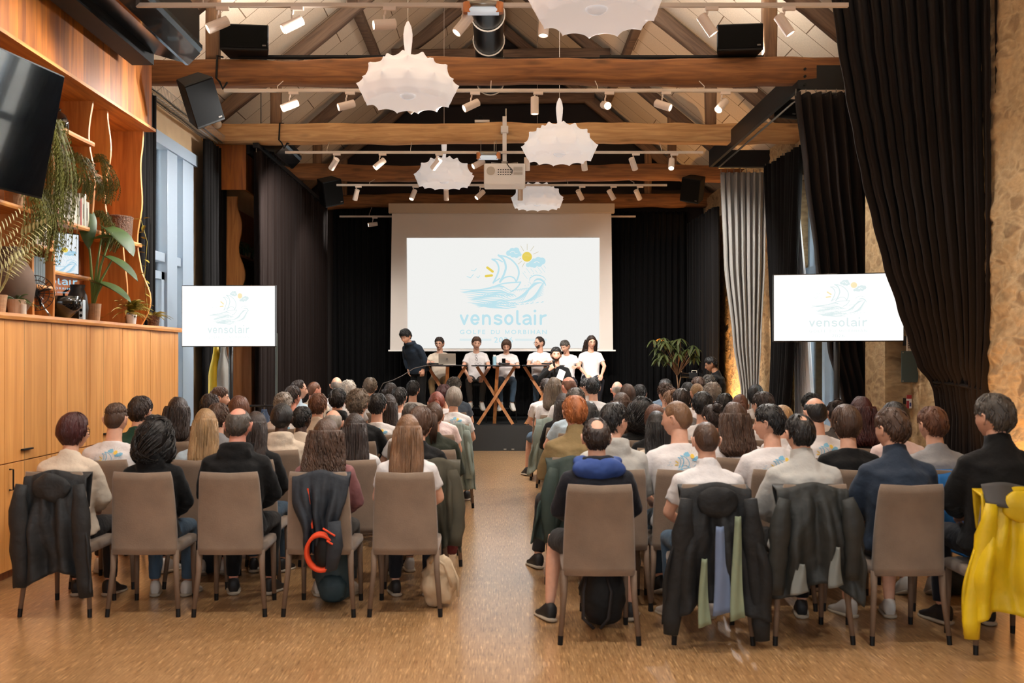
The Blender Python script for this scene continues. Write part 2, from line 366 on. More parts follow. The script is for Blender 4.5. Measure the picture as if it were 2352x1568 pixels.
g = MB().prism([(XL-.5, YF, 0), (XR+.5, YF, 0), (XR+.5, YF, ZW), (0, YF, ap+.5), (XL-.5, YF, ZW)], (0, .2, 0)).build('wall_front', M_DARKG); struct(g)
mb = MB()
for a, b in (((XL-.5, YB, 0), (-3.0, YB-.2, ZW)), ((3.0, YB, 0), (XR+.5, YB-.2, ZW)), ((-3, YB, 0), (3, YB-.2, 1.3)), ((-3, YB, 4.5), (3, YB-.2, ZW))): mb.span(a, b)
mb.prism([(XL-.5, YB, ZW), (XR+.5, YB, ZW), (0, YB, ap+.5)], (0, -.2, 0)); struct(mb.build('wall_back', mat('plaster warm')))
mb = MB()
for x in (-3, -1.5, 0, 1.5, 3): mb.span((x-.04, YB+.02, 1.3), (x+.04, YB-.1, 4.5))
for z in (1.3, 2.9, 4.5): mb.span((-3.04, YB+.02, z-.04), (3.04, YB-.1, z+.04))
struct(mb.build('added_window', M_ALU))  # unseen window bars added to go with the rear fill light
ln = math.hypot(XR+.5, (XR+.5)*SL); an = math.atan(SL)
for sgn, nm in ((-1, 'ceiling_left'), (1, 'ceiling_right')):
    mb = MB(); mb.span((0, YB-.2, 0), (ln, YF+.2, .12)); o = struct(mb.build(nm, M_PANEL))
    zt = ap+.22
    if sgn > 0: o.location = (0, 0, zt); o.rotation_euler = (0, an, 0)
    else:
        o.location = (-ln*math.cos(an), 0, zt-ln*math.sin(an)); o.rotation_euler = (0, -an, 0)
# roof trusses
def rough_beam(mb, a, b, hw, hh, seed, n=40, wob=.02):
    a = Vector(a); b = Vector(b); t = (b-a).normalized(); up = Vector((0, 0, 1)) if abs(t.z) < .9 else Vector((0, 1, 0)); sd = t.cross(up).normalized(); u = sd.cross(t)
    rs = []
    prof = [(-1, -.8), (-.8, -1), (.8, -1), (1, -.8), (1, .8), (.8, 1), (-.8, 1), (-1, .8)]
    for i in range(n+1):
        f = i/n; p = a+(b-a)*f; s_ = f*(b-a).length
        cz = nz(s_*.5, seed, 0)*wob*2.2; k = 1+nz(s_*.9, seed, 5)*.12
        rs.append([p+u*(cz+q*hh*k+nz(s_*2.3, seed, q)*wob*.6)+sd*(w_*hw*k+nz(s_*2, seed+9, w_)*wob*.6) for (w_, q) in prof])
    mb.rings(rs); return mb
trs = [5.1, 8.3, 11.6, 14.85, 18.2, 21.2]
TN = ['nearest roof truss above the seated audience', 'roof truss above the nearest spotlight track', 'roof truss carrying the two upper black loudspeakers',
      'roof truss behind the projector with a long horizontal crack', 'dark roof truss in front of the stage', 'furthest roof truss above the projection screen']
BT = {}
for i, d in enumerate(trs):
    zt = {11.6: PZ(162, 11.6), 14.85: PZ(307, 14.85), 18.2: PZ(399, 18.2), 21.2: PZ(464, 21.2)}.get(d, 5.18)
    BT[d] = zt
    t = thing('roof_truss', (0, d, zt), TN[i]+', old oak', 'roof truss', 'oak roof trusses')
    t.location = (0, 0, 0)
    rough_beam(MB(), (XL-.1, d, zt), (XR+.1, d, zt), .13, .135, i*3.3, 70, .03).build('tie_beam', M_BEAM if d == 14.85 else M_BEAMD, t, smooth=True)
    for s_ in (-1, 1):
        o = MB(); rough_beam(o, (0, 0, 0), (ln, 0, 0), .08, .10, i+s_*2.0, 30, .02)
        r_ = o.build('rafter', M_RAFT, t, smooth=True)
        if s_ > 0: r_.location = (0, d, ap-.02); r_.rotation_euler = (0, an, 0)
        else: r_.location = (-ln*math.cos(an), d, ap-.02-ln*math.sin(an)); r_.rotation_euler = (0, -an, 0)
        xp = 3.13 if s_ > 0 else -3.35
        zr = ap-.06-abs(xp)*SL
        rough_beam(MB(), (xp, d, zt+.1), (xp, d, zr), .075, .065, i+s_, 12, .01).build('post', M_BEAMV, t, smooth=True)
    zc = 7.25; xc = (ap-zc)/SL-.02
    rough_beam(MB(), (-xc-.15, d, zc), (xc+.15, d, zc), .09, .11, i*1.7, 30, .02).build('collar_beam', M_RAFT, t, smooth=True)
mb = MB(); rough_beam(mb, (0, YB, ap-.02), (0, YF, ap-.02), .09, .12, 4.4, 60, .01); tag(mb.build('ridge_beam', M_RAFT, smooth=True), 'long oak ridge beam under the roof apex', 'beam')
for i, (xs, zz) in enumerate(((-2.2, 0), (2.2, 0))):
    zz = ap+.08-abs(xs)*SL
    mb = MB(); rough_beam(mb, (xs, YB, zz), (xs, YF, zz), .07, .07, 7.4+i, 60, .01)
    tag(mb.build('purlin', M_RAFT, smooth=True), 'oak purlin running along the %s roof slope' % ('left', 'right')[i], 'beam', 'purlins')
# spiral duct
mb = MB(); n = 28; rs = []
y = 4.0
while y < 18.0:
    rs.append([Vector((PX(1122, 15)+.0+.225*math.cos(2*pi*j/n), y, 6.62+.225*math.sin(2*pi*j/n))) for j in range(n)]); y += .25
mb.rings(rs)
du = mb.build('air_duct', M_GAL, smooth=True); tag(du, 'dark round metal air duct hanging under the roof ridge', 'duct')
for yy in np.arange(5.0, 18, 1.15):
    m2 = MB(); cx = PX(1122, 15)
    m2.tube([(cx+.24*math.cos(a), yy, 6.62+.24*math.sin(a)) for a in np.linspace(0, 2*pi, 29)], .013, 6, cap=False)
    m2.tube([(cx, yy, 6.86), (cx, yy, ap-.14)], .006, 5)
    m2.build('duct_ring', M_CREAMM, du, smooth=True)
# ---------------------------------------------------------------- left window
mb = MB()
y0, y1 = 11.95, 14.3; xw = XL-.06
mb.span((xw-.04, y0, 0), (xw+.04, y0+.06, 4.62)); mb.span((xw-.04, y1-.06, 0), (xw+.04, y1, 4.62))
for yy, wd in ((13.12, .40), (13.76, .48)): mb.span((xw-.06, yy-.03, 0), (xw+.10, yy+wd-.03, 4.62), .01)
mb.span((xw-.05, y0, 4.46), (xw+.13, y1, 4.62)); mb.span((xw-.05, y0, 2.98), (xw+.07, y1-.02, 3.10), .01); mb.span((xw-.04, y0, 0), (xw+.05, y1, .12))
mb.span((xw-.04, y0+.06, 2.75), (xw+.06, 13.1, 2.85)); mb.span((xw-.04, 12.98, 0.1), (xw+.06, 13.1, 2.85))
o = struct(mb.build('window_1', M_ALU)); g = MB().span((xw-.006, y0, .1), (xw+.006, y1, 4.5)).build('window_pane', M_GLASS, o)
mb = MB(); mb.span((XR+.25-.04, 12.5, 0), (XR+.29, 12.58, 4.4)); mb.span((XR+.21, 14.92, 0), (XR+.29, 15.0, 4.4))
for yy in (13.3, 14.1): mb.span((XR+.17, yy, 0), (XR+.33, yy+.12, 4.4))
mb.span((XR+.15, 12.5, 2.95), (XR+.3, 15, 3.07)); mb.span((XR+.2, 12.5, 4.3), (XR+.3, 15, 4.4)); mb.span((XR+.2, 12.5, 0), (XR+.3, 15, .1))
o = struct(mb.build('window_2', M_ALU)); MB().span((XR+.244, 12.5, .1), (XR+.256, 15, 4.3)).build('window_pane', M_GLASS, o)
struct(MB().span((-7.6, 9, -.3), (-7.9, 24, 7)).build('trim_1', M_OUT)); struct(MB().span((7.6, 10, -.3), (7.9, 26, 7)).build('trim_2', M_OUT))
struct(MB().span((-8, 8, -.3), (XL-.6, 25, -.1)).build('ground', M_OUT)); struct(MB().span((XR+.6, 8, -.3), (8, 25, -.1)).build('ground', M_OUT))
# ---------------------------------------------------------------- stage
o = MB().span((-3.4, 18.45, 0), (3.3, YF-.03, .461)).build('stage_platform', mat('stage black board', (22, 24, 24), .55)); tag(o, 'low black stage platform in front of the screen', 'stage')
for x in (PX(1160, 18.45), PX(1178, 18.45)): MB().span((x-.025, 18.43, .02), (x+.025, 18.455, .04)).build('foot_clip', M_CHROME, o)
# ---------------------------------------------------------------- curtains
def curtain(name, m, label, zt, zb, edges, folds, amp, nu=None, nv=60, th=.012, group=None, rail=None, ax=None, flare=1.0):
    """edges: list of (z, xa, ya, xb, yb); folds normal to the a-b line"""
    mb = MB(); nu = nu or folds*10; tab = sorted(edges); sd = random.random()*50
    def fn(u, v):
        z = zt+(zb-zt)*v; xa, ya, xb, yb = interp(tab, z)
        t = Vector((xb-xa, yb-ya, 0)); l = max(t.length, 1e-3); nrm = Vector((t.y, -t.x, 0))/l
        w_ = amp*min(1.0, l/folds/.10*1.2)
        uu = u+.25/folds*nz(u*folds*.6, z*.18, sd)*1.2
        a = w_*(math.sin(2*pi*folds*uu)+.3*math.sin(2*pi*folds*2.3*uu+z*.25+sd))*(1+.2*nz(u*6, z*.4, sd+7))
        p = Vector((xa, ya, 0))+t*u+nrm*a
        return (p.x, p.y, z+.02*math.sin(2*pi*folds*u)*v*0)
    mb.grid(fn, nu, nv)
    o = mb.build(name, m, smooth=True, mods=[SOL(th)])
    tag(o, label, 'curtain', group)
    if rail:
        for i in range(folds+1):
            xa, ya, xb, yb = interp(tab, zt); f = i/folds
            MB().tube([(xa+(xb-xa)*f, ya+(yb-ya)*f, zt-.03), (xa+(xb-xa)*f, ya+(yb-ya)*f, zt+.05)], .006, 5).build('curtain_hook', M_CHROME, o)
    return o
curtain('curtain', M_CURTL, 'long dark brown curtain on the left between shelves and stage', 4.80, .02, [(0, -3.62, 14.75, -3.62, 20.5), (5, -3.62, 14.75, -3.62, 20.5)], 34, .055, 340, 30, rail=1)
curtain('curtain', M_CURT, 'black curtain right of the tall left window', 4.86, .02, [(0, -4.24, 14.25, -4.24, 15.25), (5, -4.24, 14.25, -4.24, 15.25)], 8, .05)
curtain('curtain', M_CURT, 'narrow black curtain squeezed beside the bookshelf end', 4.86, 1.9, [(0, -4.15, 11.45, -4.2, 12.0), (5, -4.1, 11.3, -4.2, 12.0)], 5, .05)
curtain('curtain', M_CURT, 'black backdrop curtain left of the projection screen', 4.94, .47, [(0, -3.6, 21.4, -1.9, 21.4), (5, -3.6, 21.4, -1.9, 21.4)], 14, .07, rail=None)
curtain('curtain', M_CURT, 'black backdrop curtain behind and below the screen', 4.85, .47, [(0, -1.85, 21.42, 2.15, 21.42), (5, -1.85, 21.42, 2.15, 21.42)], 30, .05)
curtain('curtain', M_CURT, 'black backdrop curtain right of the projection screen', 4.86, .47, [(0, 2.2, 21.4, 4.0, 21.4), (5, 2.2, 21.4, 4.0, 21.4)], 14, .07)
curtain('curtain', M_CURT, 'dark curtain along the right wall beside the stage', 4.55, .02, [(0, 4.03, 18.6, 3.98, 21.0), (5, 4.03, 18.6, 3.98, 21.0)], 12, .05)
# grey curtain facing the room, black one behind it, white sheer
gd = 16.1
def ed(d, rows): return [(PZ(py, d), PX(xa, d), d, PX(xb, d), d) for (py, xa, xb) in rows]
curtain('curtain', M_CURTG, 'silver grey curtain hanging in the far right window bay', PZ(396, gd), .02, ed(gd, [(1060, 1692, 1748), (900, 1702, 1742), (780, 1684, 1748), (600, 1664, 1757), (396, 1656, 1760)]), 7, .035, 112, 60, rail=1)
curtain('curtain', M_CURT, 'black curtain beside the silver grey one by the window', PZ(372, 15.4), .02, [(0, 4.15, 15.4, 4.13, 14.55), (2, 4.2, 15.4, 4.18, 14.2), (PZ(372, 15.4), 4.2, 15.8, 4.28, 14.15)], 8, .04, rail=1)
curtain('sheer_curtain', M_SHEER, 'white sheer curtain bunched at the right window', 4.3, .02, [(0, XR-.0, 14.9, XR-.02, 13.75), (2.0, XR, 14.9, XR, 14.3), (4.4, XR, 14.9, XR, 14.85)], 6, .03)
d2 = 11.45
curtain('curtain', M_CURTB, 'black tied back curtain under the steel frame corner', PZ(214, d2), .02,
        ed(d2, [(1160, 1985, 2080), (1000, 1960, 2085), (900, 1928, 2085), (800, 1900, 2084), (600, 1872, 2080), (400, 1848, 2070), (214, 1828, 2060)]), 10, .075, 130, 70, rail=1)
# the big near curtain, gathered by a tie
dn = 9.2
big = curtain('curtain', M_CURTB, 'large near curtain swept back and tied against the right stone wall', PZ(-60, dn), .02,
        [(PZ(py, dn), PX(xa, dn+.35), dn+.35, PX(xb, dn-.3), dn-.3) for (py, xa, xb) in
         [(1180, 2150, 2300), (1040, 2160, 2290), (960, 2168, 2283), (900, 2160, 2276), (880, 2152, 2277), (840, 2120, 2278), (780, 2098, 2283), (700, 2070, 2287), (600, 2036, 2290), (500, 2010, 2290), (400, 1985, 2290), (300, 1965, 2290), (200, 1945, 2290), (80, 1925, 2289), (-60, 1908, 2288)]],
        13, .10, 200, 110, th=.018)
mb = MB(); a = P(2150, 885, dn+.32); b = P(2282, 890, dn-.28)
mb.tube([a+(b-a)*t+Vector((0, -.13*math.sin(pi*t), .03*math.cos(pi*t))) for t in np.linspace(0, 1, 12)], .045, 10, flat=.4)
mb.tube([a+(b-a)*t+Vector((0, .10*math.sin(pi*t), 0)) for t in np.linspace(0, 1, 12)], .045, 10, flat=.4)
mb.build('tie_band', M_CURTB, big, smooth=True)
# steel curtain frame
zf = PZ(205, 11.5)
fr = thing('steel_pelmet', (0, 0, 0), 'black steel curtain frame reaching out from the right wall', 'pelmet')
def beamH(a, b, h=.27, w_=.05): 
    a = Vector(a); b = Vector(b); dd = b-a; rot = Matrix.Rotation(math.atan2(dd.y, dd.x), 3, 'Z')
    return MB().box((a+b)/2+Vector((0, 0, h/2)), (dd.length+w_, w_, h), rot)
beamH((3.45, 11.5, zf), (3.42, 16.2, zf)).build('long_beam', M_STEEL, fr)
beamH((3.45, 11.5, zf), (XR, 11.5, zf)).build('cross_beam', M_STEEL, fr); beamH((3.42, 16.2, zf), (XR, 16.2, zf)).build('cross_beam', M_STEEL, fr)
for z in (.04, .135, .22): MB().tube([(3.50, 11.44, zf+z), (3.50, 11.48, zf+z)], .015, 8).build('bolt', M_BLACK, fr)
MB().tube([(3.52, 16.1, zf-.03), (3.52, 12.0, zf-.03), (3.56, 11.7, zf-.03), (3.7, 11.58, zf-.03), (4.3, 11.56, zf-.03)], .014, 6).build('rail', M_CHROME, fr, smooth=True)
MB().tube([(3.52, 16.1, zf-.03), (4.3, 16.1, zf-.03)], .014, 6).build('rail', M_CHROME, fr)
MB().span((-3.66, 14.7, 4.83), (-3.58, 20.6, 4.90)).build('curtain_rail', M_BLACK); tag(bpy.data.objects['curtain_rail'], 'black ceiling rail over the long left curtain', 'curtain rail')
# ================================================================== logo (drawn in its own 2088 x 1180 units, y down)
def catm(pts, k=5):
    if len(pts) < 3: return pts
    out = []; q = [pts[0]]+list(pts)+[pts[-1]]
    for i in range(1, len(q)-2):
        p0, p1, p2, p3 = q[i-1], q[i], q[i+1], q[i+2]
        for j in range(k):
            t = j/k
            out.append(tuple(.5*((2*p1[a])+(-p0[a]+p2[a])*t+(2*p0[a]-5*p1[a]+4*p2[a]-p3[a])*t*t+(-p0[a]+3*p1[a]-3*p2[a]+p3[a])*t**3) for a in (0, 1)))
    out.append(tuple(pts[-1])); return out
class Logo:
    def __init__(s): s.v = []; s.f = []; s.m = []; s.lay = 0
    def _p(s, pts, f, mi): o = len(s.v); s.v += [(x, y, s.lay) for x, y in pts]; s.f += [tuple(a+o for a in q) for q in f]; s.m += [mi]*len(f)
    def stroke(s, pts, w_, mi=0, curve=True, taper=False, caps=True):
        if curve: pts = catm(pts)
        n = len(pts); L_ = []; R_ = []
        for i in range(n):
            a = pts[max(0, i-1)]; b = pts[min(n-1, i+1)]; dx, dy = b[0]-a[0], b[1]-a[1]; l = math.hypot(dx, dy) or 1
            ww = w_/2
            if taper: t = i/(n-1); ww *= max(.12, math.sin(pi*min(1, max(0, t)))**.6)
            L_.append((pts[i][0]-dy/l*ww, pts[i][1]+dx/l*ww)); R_.append((pts[i][0]+dy/l*ww, pts[i][1]-dx/l*ww))
        s._p(L_+R_, [(i, i+1, n+i+1, n+i) for i in range(n-1)], mi)
        if caps and not taper: s.lay += .02; s.disc(pts[0], w_/2, mi, 10); s.disc(pts[-1], w_/2, mi, 10)
        s.lay += .02
    def disc(s, c, r, mi=0, n=20, ry=None):
        ry = ry or r; s._p([(c[0]+r*math.cos(2*pi*i/n), c[1]+ry*math.sin(2*pi*i/n)) for i in range(n)], [tuple(range(n))], mi); s.lay += .01
    def text(s, txt, x0, x1, y0, y1, mi=0, off=.0, sp=1.0):
        cu = bpy.data.curves.new('t', 'FONT'); cu.body = txt; cu.offset = off; cu.space_character = sp; cu.resolution_u = 3
        ob = bpy.data.objects.new('t', cu); COL.objects.link(ob); dg = bpy.context.evaluated_depsgraph_get()
        me = bpy.data.meshes.new_from_object(ob.evaluated_get(dg)); bpy.data.objects.remove(ob)
        vs_ = [v.co for v in me.vertices]; ax, bx = min(v.x for v in vs_), max(v.x for v in vs_); ay, by = min(v.y for v in vs_), max(v.y for v in vs_)
        s._p([(x0+(v.x-ax)/(bx-ax)*(x1-x0), y1-(v.y-ay)/(by-ay)*(y1-y0)) for v in vs_], [tuple(p.vertices) for p in me.polygons], mi); s.lay += .02
def draw_logo(full=True):
    g = Logo(); S = g.stroke
    S([(1058, 218), (1112, 262), (1138, 340), (1126, 400), (1105, 450), (1075, 505)], 22)
    S([(1060, 220), (1135, 232), (1205, 272), (1262, 340), (1279, 410), (1262, 475), (1248, 500)], 17)
    S([(1078, 503), (1120, 462), (1178, 446), (1225, 462), (1248, 500)], 14)
    S([(990, 260), (1035, 290), (1060, 345), (1055, 400), (1033, 455), (1002, 515)], 18); S([(990, 260), (1050, 262), (1100, 288)], 13)
    S([(1002, 513), (1040, 488), (1072, 466)], 13)
    S([(1002, 560), (1080, 530), (1170, 515), (1298, 507)], 14); S([(1298, 507), (1272, 550), (1235, 588), (1192, 610)], 14); S([(1002, 560), (1060, 552), (1105, 562)], 12)
    for i in range(15):                                               # the sea: tapering swells
        y = 582+i*14.0; x0 = 640+max(0, i-1)*15; x1 = 1240-i*6 if i < 11 else 1180+i*6
        n = 9; pts = []
        for k in range(n):
            t = k/(n-1); x = x0+(x1-x0)*t
            pts.append((x, y+11*math.sin(t*7+i*1.1)+(-26*math.exp(-((t-.72)/.16)**2)+34*sm((t-.75)/.25))*(1-i/15)))
        S(pts, 8+3.5*math.sin(i*2.2+1)**2*2, taper=True)
    for i in range(12):                                               # small inner crests
        x0 = 860+i*30; S([(x0, 650+6*(i % 3)), (x0+22, 640), (x0+48, 655), (x0+62, 668)], 9, taper=True)
        S([(900+i*28, 742+4*(i % 2)), (925+i*28, 728), (950+i*28, 752)], 11, taper=True)
    for i in range(9):                                                # the breaking wave
        f = i/8
        S([(1130+22*i, 705+3*i), (1240+16*i, 690-8*i), (1350+9*i, 625-11*i), (1415+10*i, 560-6*i), (1436+13*i, 498+3*i)], 12, taper=True)
    for i in range(9):
        S([(1180+30*i, 742-2*i), (1300+20*i, 728-6*i), (1420+9*i, 700-14*i), (1500+5*i, 660-18*i), (1545+2*i, 640-20*i)], 8, taper=True)
    S([(1440, 500), (1470, 478), (1510, 478), (1548, 505), (1572, 548)], 22, taper=True); S([(1400, 470), (1430, 440), (1480, 432), (1540, 450), (1575, 490)], 10, taper=True)
    S([(1395, 500), (1400, 460), (1440, 445)], 8, taper=True)
    for i in range(7): S([(1240+i*22, 608-4*(i % 2)), (1255+i*22, 586-3*i), (1272+i*22, 600-3*i)], 7, taper=True)
    for i in range(8): S([(1120+i*56, 772-6*i), (1150+i*56, 760-6*i), (1185+i*50, 766-6*i)], 9, taper=True)
    for i in range(4): S([(720+i*50, 728+i*12), (840+i*40, 738+i*14), (960+i*40, 752+i*12), (1060+i*40, 772+i*8)], 10, taper=True)
    for c in ((1170, 195, 30), (1207, 172, 34), (1250, 167, 34), (1262, 200, 36), (1215, 205, 36), (1290, 212, 18), (1252, 226, 22)): g.disc(c[:2], c[2])
    for c in ((1378, 322, 24), (1420, 310, 38), (1440, 275, 24), (1488, 272, 38), (1528, 280, 38), (1498, 308, 34), (1445, 325, 28)): g.disc(c[:2], c[2])
    S([(1185, 190), (1205, 175), (1230, 182), (1240, 200), (1262, 196)], 6, 3); S([(1440, 300), (1470, 285), (1500, 300)], 6, 3)
    g.disc((1366, 234), 60, 3); g.disc((1366, 234), 53, 1, 32)
    for a, b in (((1368, 95), (1368, 160)), ((1298, 115), (1330, 170)), ((1442, 118), (1405, 170)), ((1490, 180), (1435, 205)), ((1300, 250), (1280, 262)), ((1312, 280), (1270, 312)), ((1338, 297), (1313, 345))): S([a, b], 5, 2, False)
    S([(938, 350), (995, 393)], 26, 1, False); S([(922, 443), (986, 435)], 26, 1, False)
    for p in (((765, 378), (798, 386), (820, 362)), ((718, 447), (757, 460), (788, 422)), ((822, 450), (840, 458), (857, 438))): S([p[0], p[1]], 7, 0, False); S([p[1], p[2]], 7, 0, False)
    for a, b in (((1320, 405), (1370, 470)), ((1355, 355), (1400, 412)), ((1338, 392), (1350, 406)), ((1405, 362), (1432, 395)), ((1455, 378), (1480, 410)), ((1480, 345), (1530, 410)), ((1515, 340), (1560, 402)), ((1548, 330), (1570, 358)), ((1505, 408), (1510, 414))): S([a, b], 4, 0, False)
    for c in ((1435, 412), (1412, 436), (1388, 508), (1345, 546), (1380, 538), (1402, 518), (1418, 550), (1410, 530)): g.disc(c, 5, 0, 8)
    w_ = 25
    S([(652, 868), (688, 958)], w_, 0, False); S([(688, 958), (724, 868)], w_, 0, False)
    e = [(805+38*math.cos(a), 912-46*math.sin(a)) for a in np.linspace(R(-8)+0.15, R(318), 22)]; S(e, w_, 0, False); S([(772, 914), (840, 914)], w_*.85, 0, False)
    S([(893, 958), (893, 868)], w_, 0, False); S([(893, 905), (903, 880), (930, 868), (955, 880), (964, 908), (964, 958)], w_, 0)
    S([(1086, 882), (1055, 868), (1025, 876), (1022, 898), (1052, 911), (1083, 922), (1086, 946), (1055, 959), (1018, 947)], w_, 0)
    S([(1170+38*math.cos(a), 912+46*math.sin(a)) for a in np.linspace(0, 2*pi, 26)], w_, 0, False)
    S([(1262, 820), (1262, 935), (1272, 955), (1288, 958)], w_, 0)
    S([(1330, 878), (1362, 867), (1392, 876), (1402, 905), (1402, 940), (1408, 958)], w_, 0); S([(1400, 910), (1360, 910), (1332, 925), (1332, 948), (1362, 960), (1400, 942)], w_*.9, 0)
    S([(1452, 868), (1452, 958)], w_, 0, False); g.disc((1452, 818), 15)
    S([(1515, 958), (1515, 868)], w_, 0, False); S([(1515, 908), (1528, 880), (1568, 866)], w_, 0)
    if full:
        g.text('GOLFE', 642, 915, 1022, 1068, 0, .008, 1.35); g.text('DU', 977, 1070, 1024, 1068, 0, .008, 1.2); g.text('ORBIHAN', 1196, 1578, 1022, 1068, 0, .008, 1.3)
        for a, b in (((1135, 1066), (1135, 1025)), ((1135, 1026), (1154, 1062)), ((1154, 1062), (1173, 1026)), ((1173, 1025), (1173, 1066))): S([a, b], 7, 0, False)
        g.text('2026', 1010, 1214, 1102, 1160, 0, .006, 1.1)
        for y in (1124, 1140): S([(640, y), (980, y)], 5, 0, False); S([(1240, y), (1578, y)], 5, 0, False)
    return g
LOGO = draw_logo()
def logo_mesh(name, mats, fx):
    me = bpy.data.meshes.new(name); me.from_pydata([tuple(fx(*v)) for v in LOGO.v], [], LOGO.f)
    for m_ in mats: me.materials.append(m_)
    me.polygons.foreach_set('material_index', LOGO.m); me.update(); return me
# ---------------------------------------------------------------- projection screen
ds = 20.3
sc = thing('projection_screen', (0, ds, 0), 'large roll down projection screen showing the sailing boat logo', 'projection screen')
def lp(px, py, dy=0.0): q = P(px, py, ds); return Vector((q.x, dy, q.z))
MB().prism([lp(900, 489), lp(1404, 489), lp(1408, 805), lp(896, 805)], (0, .006, 0)).build('canvas', mat('screen canvas', (214, 204, 194), .9), sc)
MB().span(lp(893, 490, -.07), lp(1411, 468, .07), .01).build('casing', mat('screen casing', (190, 170, 146), .6), sc)
MB().span(lp(892, 806.5, -.02), lp(1414, 803, .02), .004).build('bottom_bar', M_WHITE, sc)
for px in (1000, 1300): MB().tube([lp(px, 470), (PX(px, ds), .85, BT[21.2]-.05)], .008, 6).build('hanging_rod', M_BLACK, sc)
IM = emis('projected white', (246, 246, 243), .96)
im = MB().prism([lp(934.5, 546.5, -.012), lp(1377, 546, -.012), lp(1376.5, 800, -.012), lp(936.5, 800, -.012)], (0, .004, 0)).build('projected_image', IM, sc)
LB = emis('logo pale blue', (192, 227, 236), 1.0); LY = emis('logo yellow', (232, 208, 92), 1.0); LT = emis('logo tan', (208, 200, 170), 1.0)
link('projected_logo', logo_mesh('projected_logo', [LB, LY, LT, IM], lambda x, y, z: lp(920+x/4.704, 540+y/4.704, -.016-z*.0004)), im)
# ---------------------------------------------------------------- televisions on stands
def tv(cx, cz, d, wd, ht, rz, label, pole=True, contrast=1.0):
    t = thing('television', (cx, d, 0), label, 'television', 'bright televisions repeating the logo', rz)
    MB().span((-wd/2-.012, .0, cz-ht/2-.012), (wd/2+.012, .05, cz+ht/2+.012), .01).build('housing', M_GLOSSB, t)
    W_ = emis('tv white', (255, 250, 246), 1.25); b = emis('tv pale blue', (226, 240, 240), 1.0); y = emis('tv pale yellow', (253, 236, 190), 1.0)
    s_ = MB().span((-wd/2, -.006, cz-ht/2), (wd/2, 0, cz+ht/2)).build('display', W_, t)
    k = wd/2088.0
    link('logo', logo_mesh('logo', [b, y, W_, W_], lambda x, yy, z: (-wd/2+(x-62)*k, -.008-z*.0002, cz+ht/2-(yy-38)*ht/1180)), s_)
    MB().span((-.2, .05, cz-.15), (.2, .08, cz+.15)).build('wall_plate', M_BLACK, t)
    mb = MB(); mb.tube([(0, .1, .03), (0, .1, cz)], .03, 12); mb.build('pole', M_STEEL, t, smooth=True)
    MB().span((-.35, -.12, 0), (.35, .4, .03), .01).build('base', M_STEEL, t)
    return t
tv(PX(525, 13.0), PZ(725.5, 13.0), 13.0, 214/2287*13.0, 138/2287*13.0, R(-1.5), 'television on a stand left of the stage, before the window')
tv(PX(1924, 10.52), PZ(706, 10.52), 10.52, 1.30, .70, R(-13), 'television on a stand right of the stage, before the black curtains')
t = thing('television', (-3.78, 7.14, 3.50), 'dark switched off television leaning out from the bookshelf', 'television', rz=0)
q = MB(); q.box((0, 0, 0), (.05, 1.75, 1.0), None, .012); q.build('housing', M_BLACK, t)
MB().box((.028, 0, 0), (.006, 1.72, .97)).build('display', mat('tv dark glass', (5, 6, 8), .08, coat=.8), t); t.rotation_euler = (0, R(12), R(-11))
MB().tube([(-.05, 0, 0), (-.42, 0, .05)], .04, 8).build('bracket', M_BLACK, t)
# ---------------------------------------------------------------- tracks with spotlights
M_SPOT = mat('spot cream', (222, 204, 188), .45); M_LENS = emis('warm lens', (255, 236, 214), 6.0); M_LENSD = mat('dim lens', (210, 190, 170), .3)
M_FLARE = emis('bright lens', (255, 220, 180), 60.0)
dep = [8.5, 11.2, 14.6, 17.4, 20.75]
tz = [PZ(12, 8.5), PZ(208, 11.2), PZ(350, 14.6), PZ(425, 17.4), PZ(497, 20.75)]
tx = [(302, 1948), (515, 1740), (655, 1615), (773, 1532), (780, 1460)]
TRN = ['nearest', 'second nearest', 'third', 'fourth', 'furthest']
LOFF = []
def spot(x, y, z, dr, label, on=1.0, flare=False, energy=110, cone=78):
    t = thing('track_spotlight', (x, y, z), label, 'spotlight', 'white track spotlights')
    MB().span((-.02, -.018, -.045), (.09, .018, -.012), .004).build('adapter', M_SPOT, t)
    mb = MB(); mb.tube([(0, 0, -.02), (-.005, 0, -.075), (-.012, 0, -.085)], .009, 8); mb.tube([(-.012, 0, -.085), (-.012, 0, -.13)], .008, 8); mb.build('arm', M_SPOT, t, smooth=True)
    d_ = Vector(dr).normalized(); c = Vector((-.005, 0, -.165)); rot = Vector((0, 0, -1)).rotation_difference(d_).to_matrix()
    mb = MB(); mb.lathe([(.036, .095), (.044, .09), (.045, -.088), (.045, -.10), (.038, -.10), (.038, -.085), (.001, -.085)], c, 20, rot); mb.build('lamp_body', M_SPOT, t, smooth=False)
    mb = MB(); mb.lathe([(.0005, -.094), (.037, -.094), (.037, -.096), (.0005, -.096)], c, 20, rot); mb.build('lens', M_FLARE if flare else (M_LENS if on else M_LENSD), t)
    if on:
        l = bpy.data.lights.new('spot beam', 'SPOT'); l.energy = energy; l.color = (1.0, .97, .93); l.spot_size = R(cone); l.spot_blend = .6; l.shadow_soft_size = .035
        lo = link('beam', l, t); lo.location = c+d_*.11; lo.rotation_euler = (-d_).to_track_quat('Z', 'Y').to_euler()
    return t
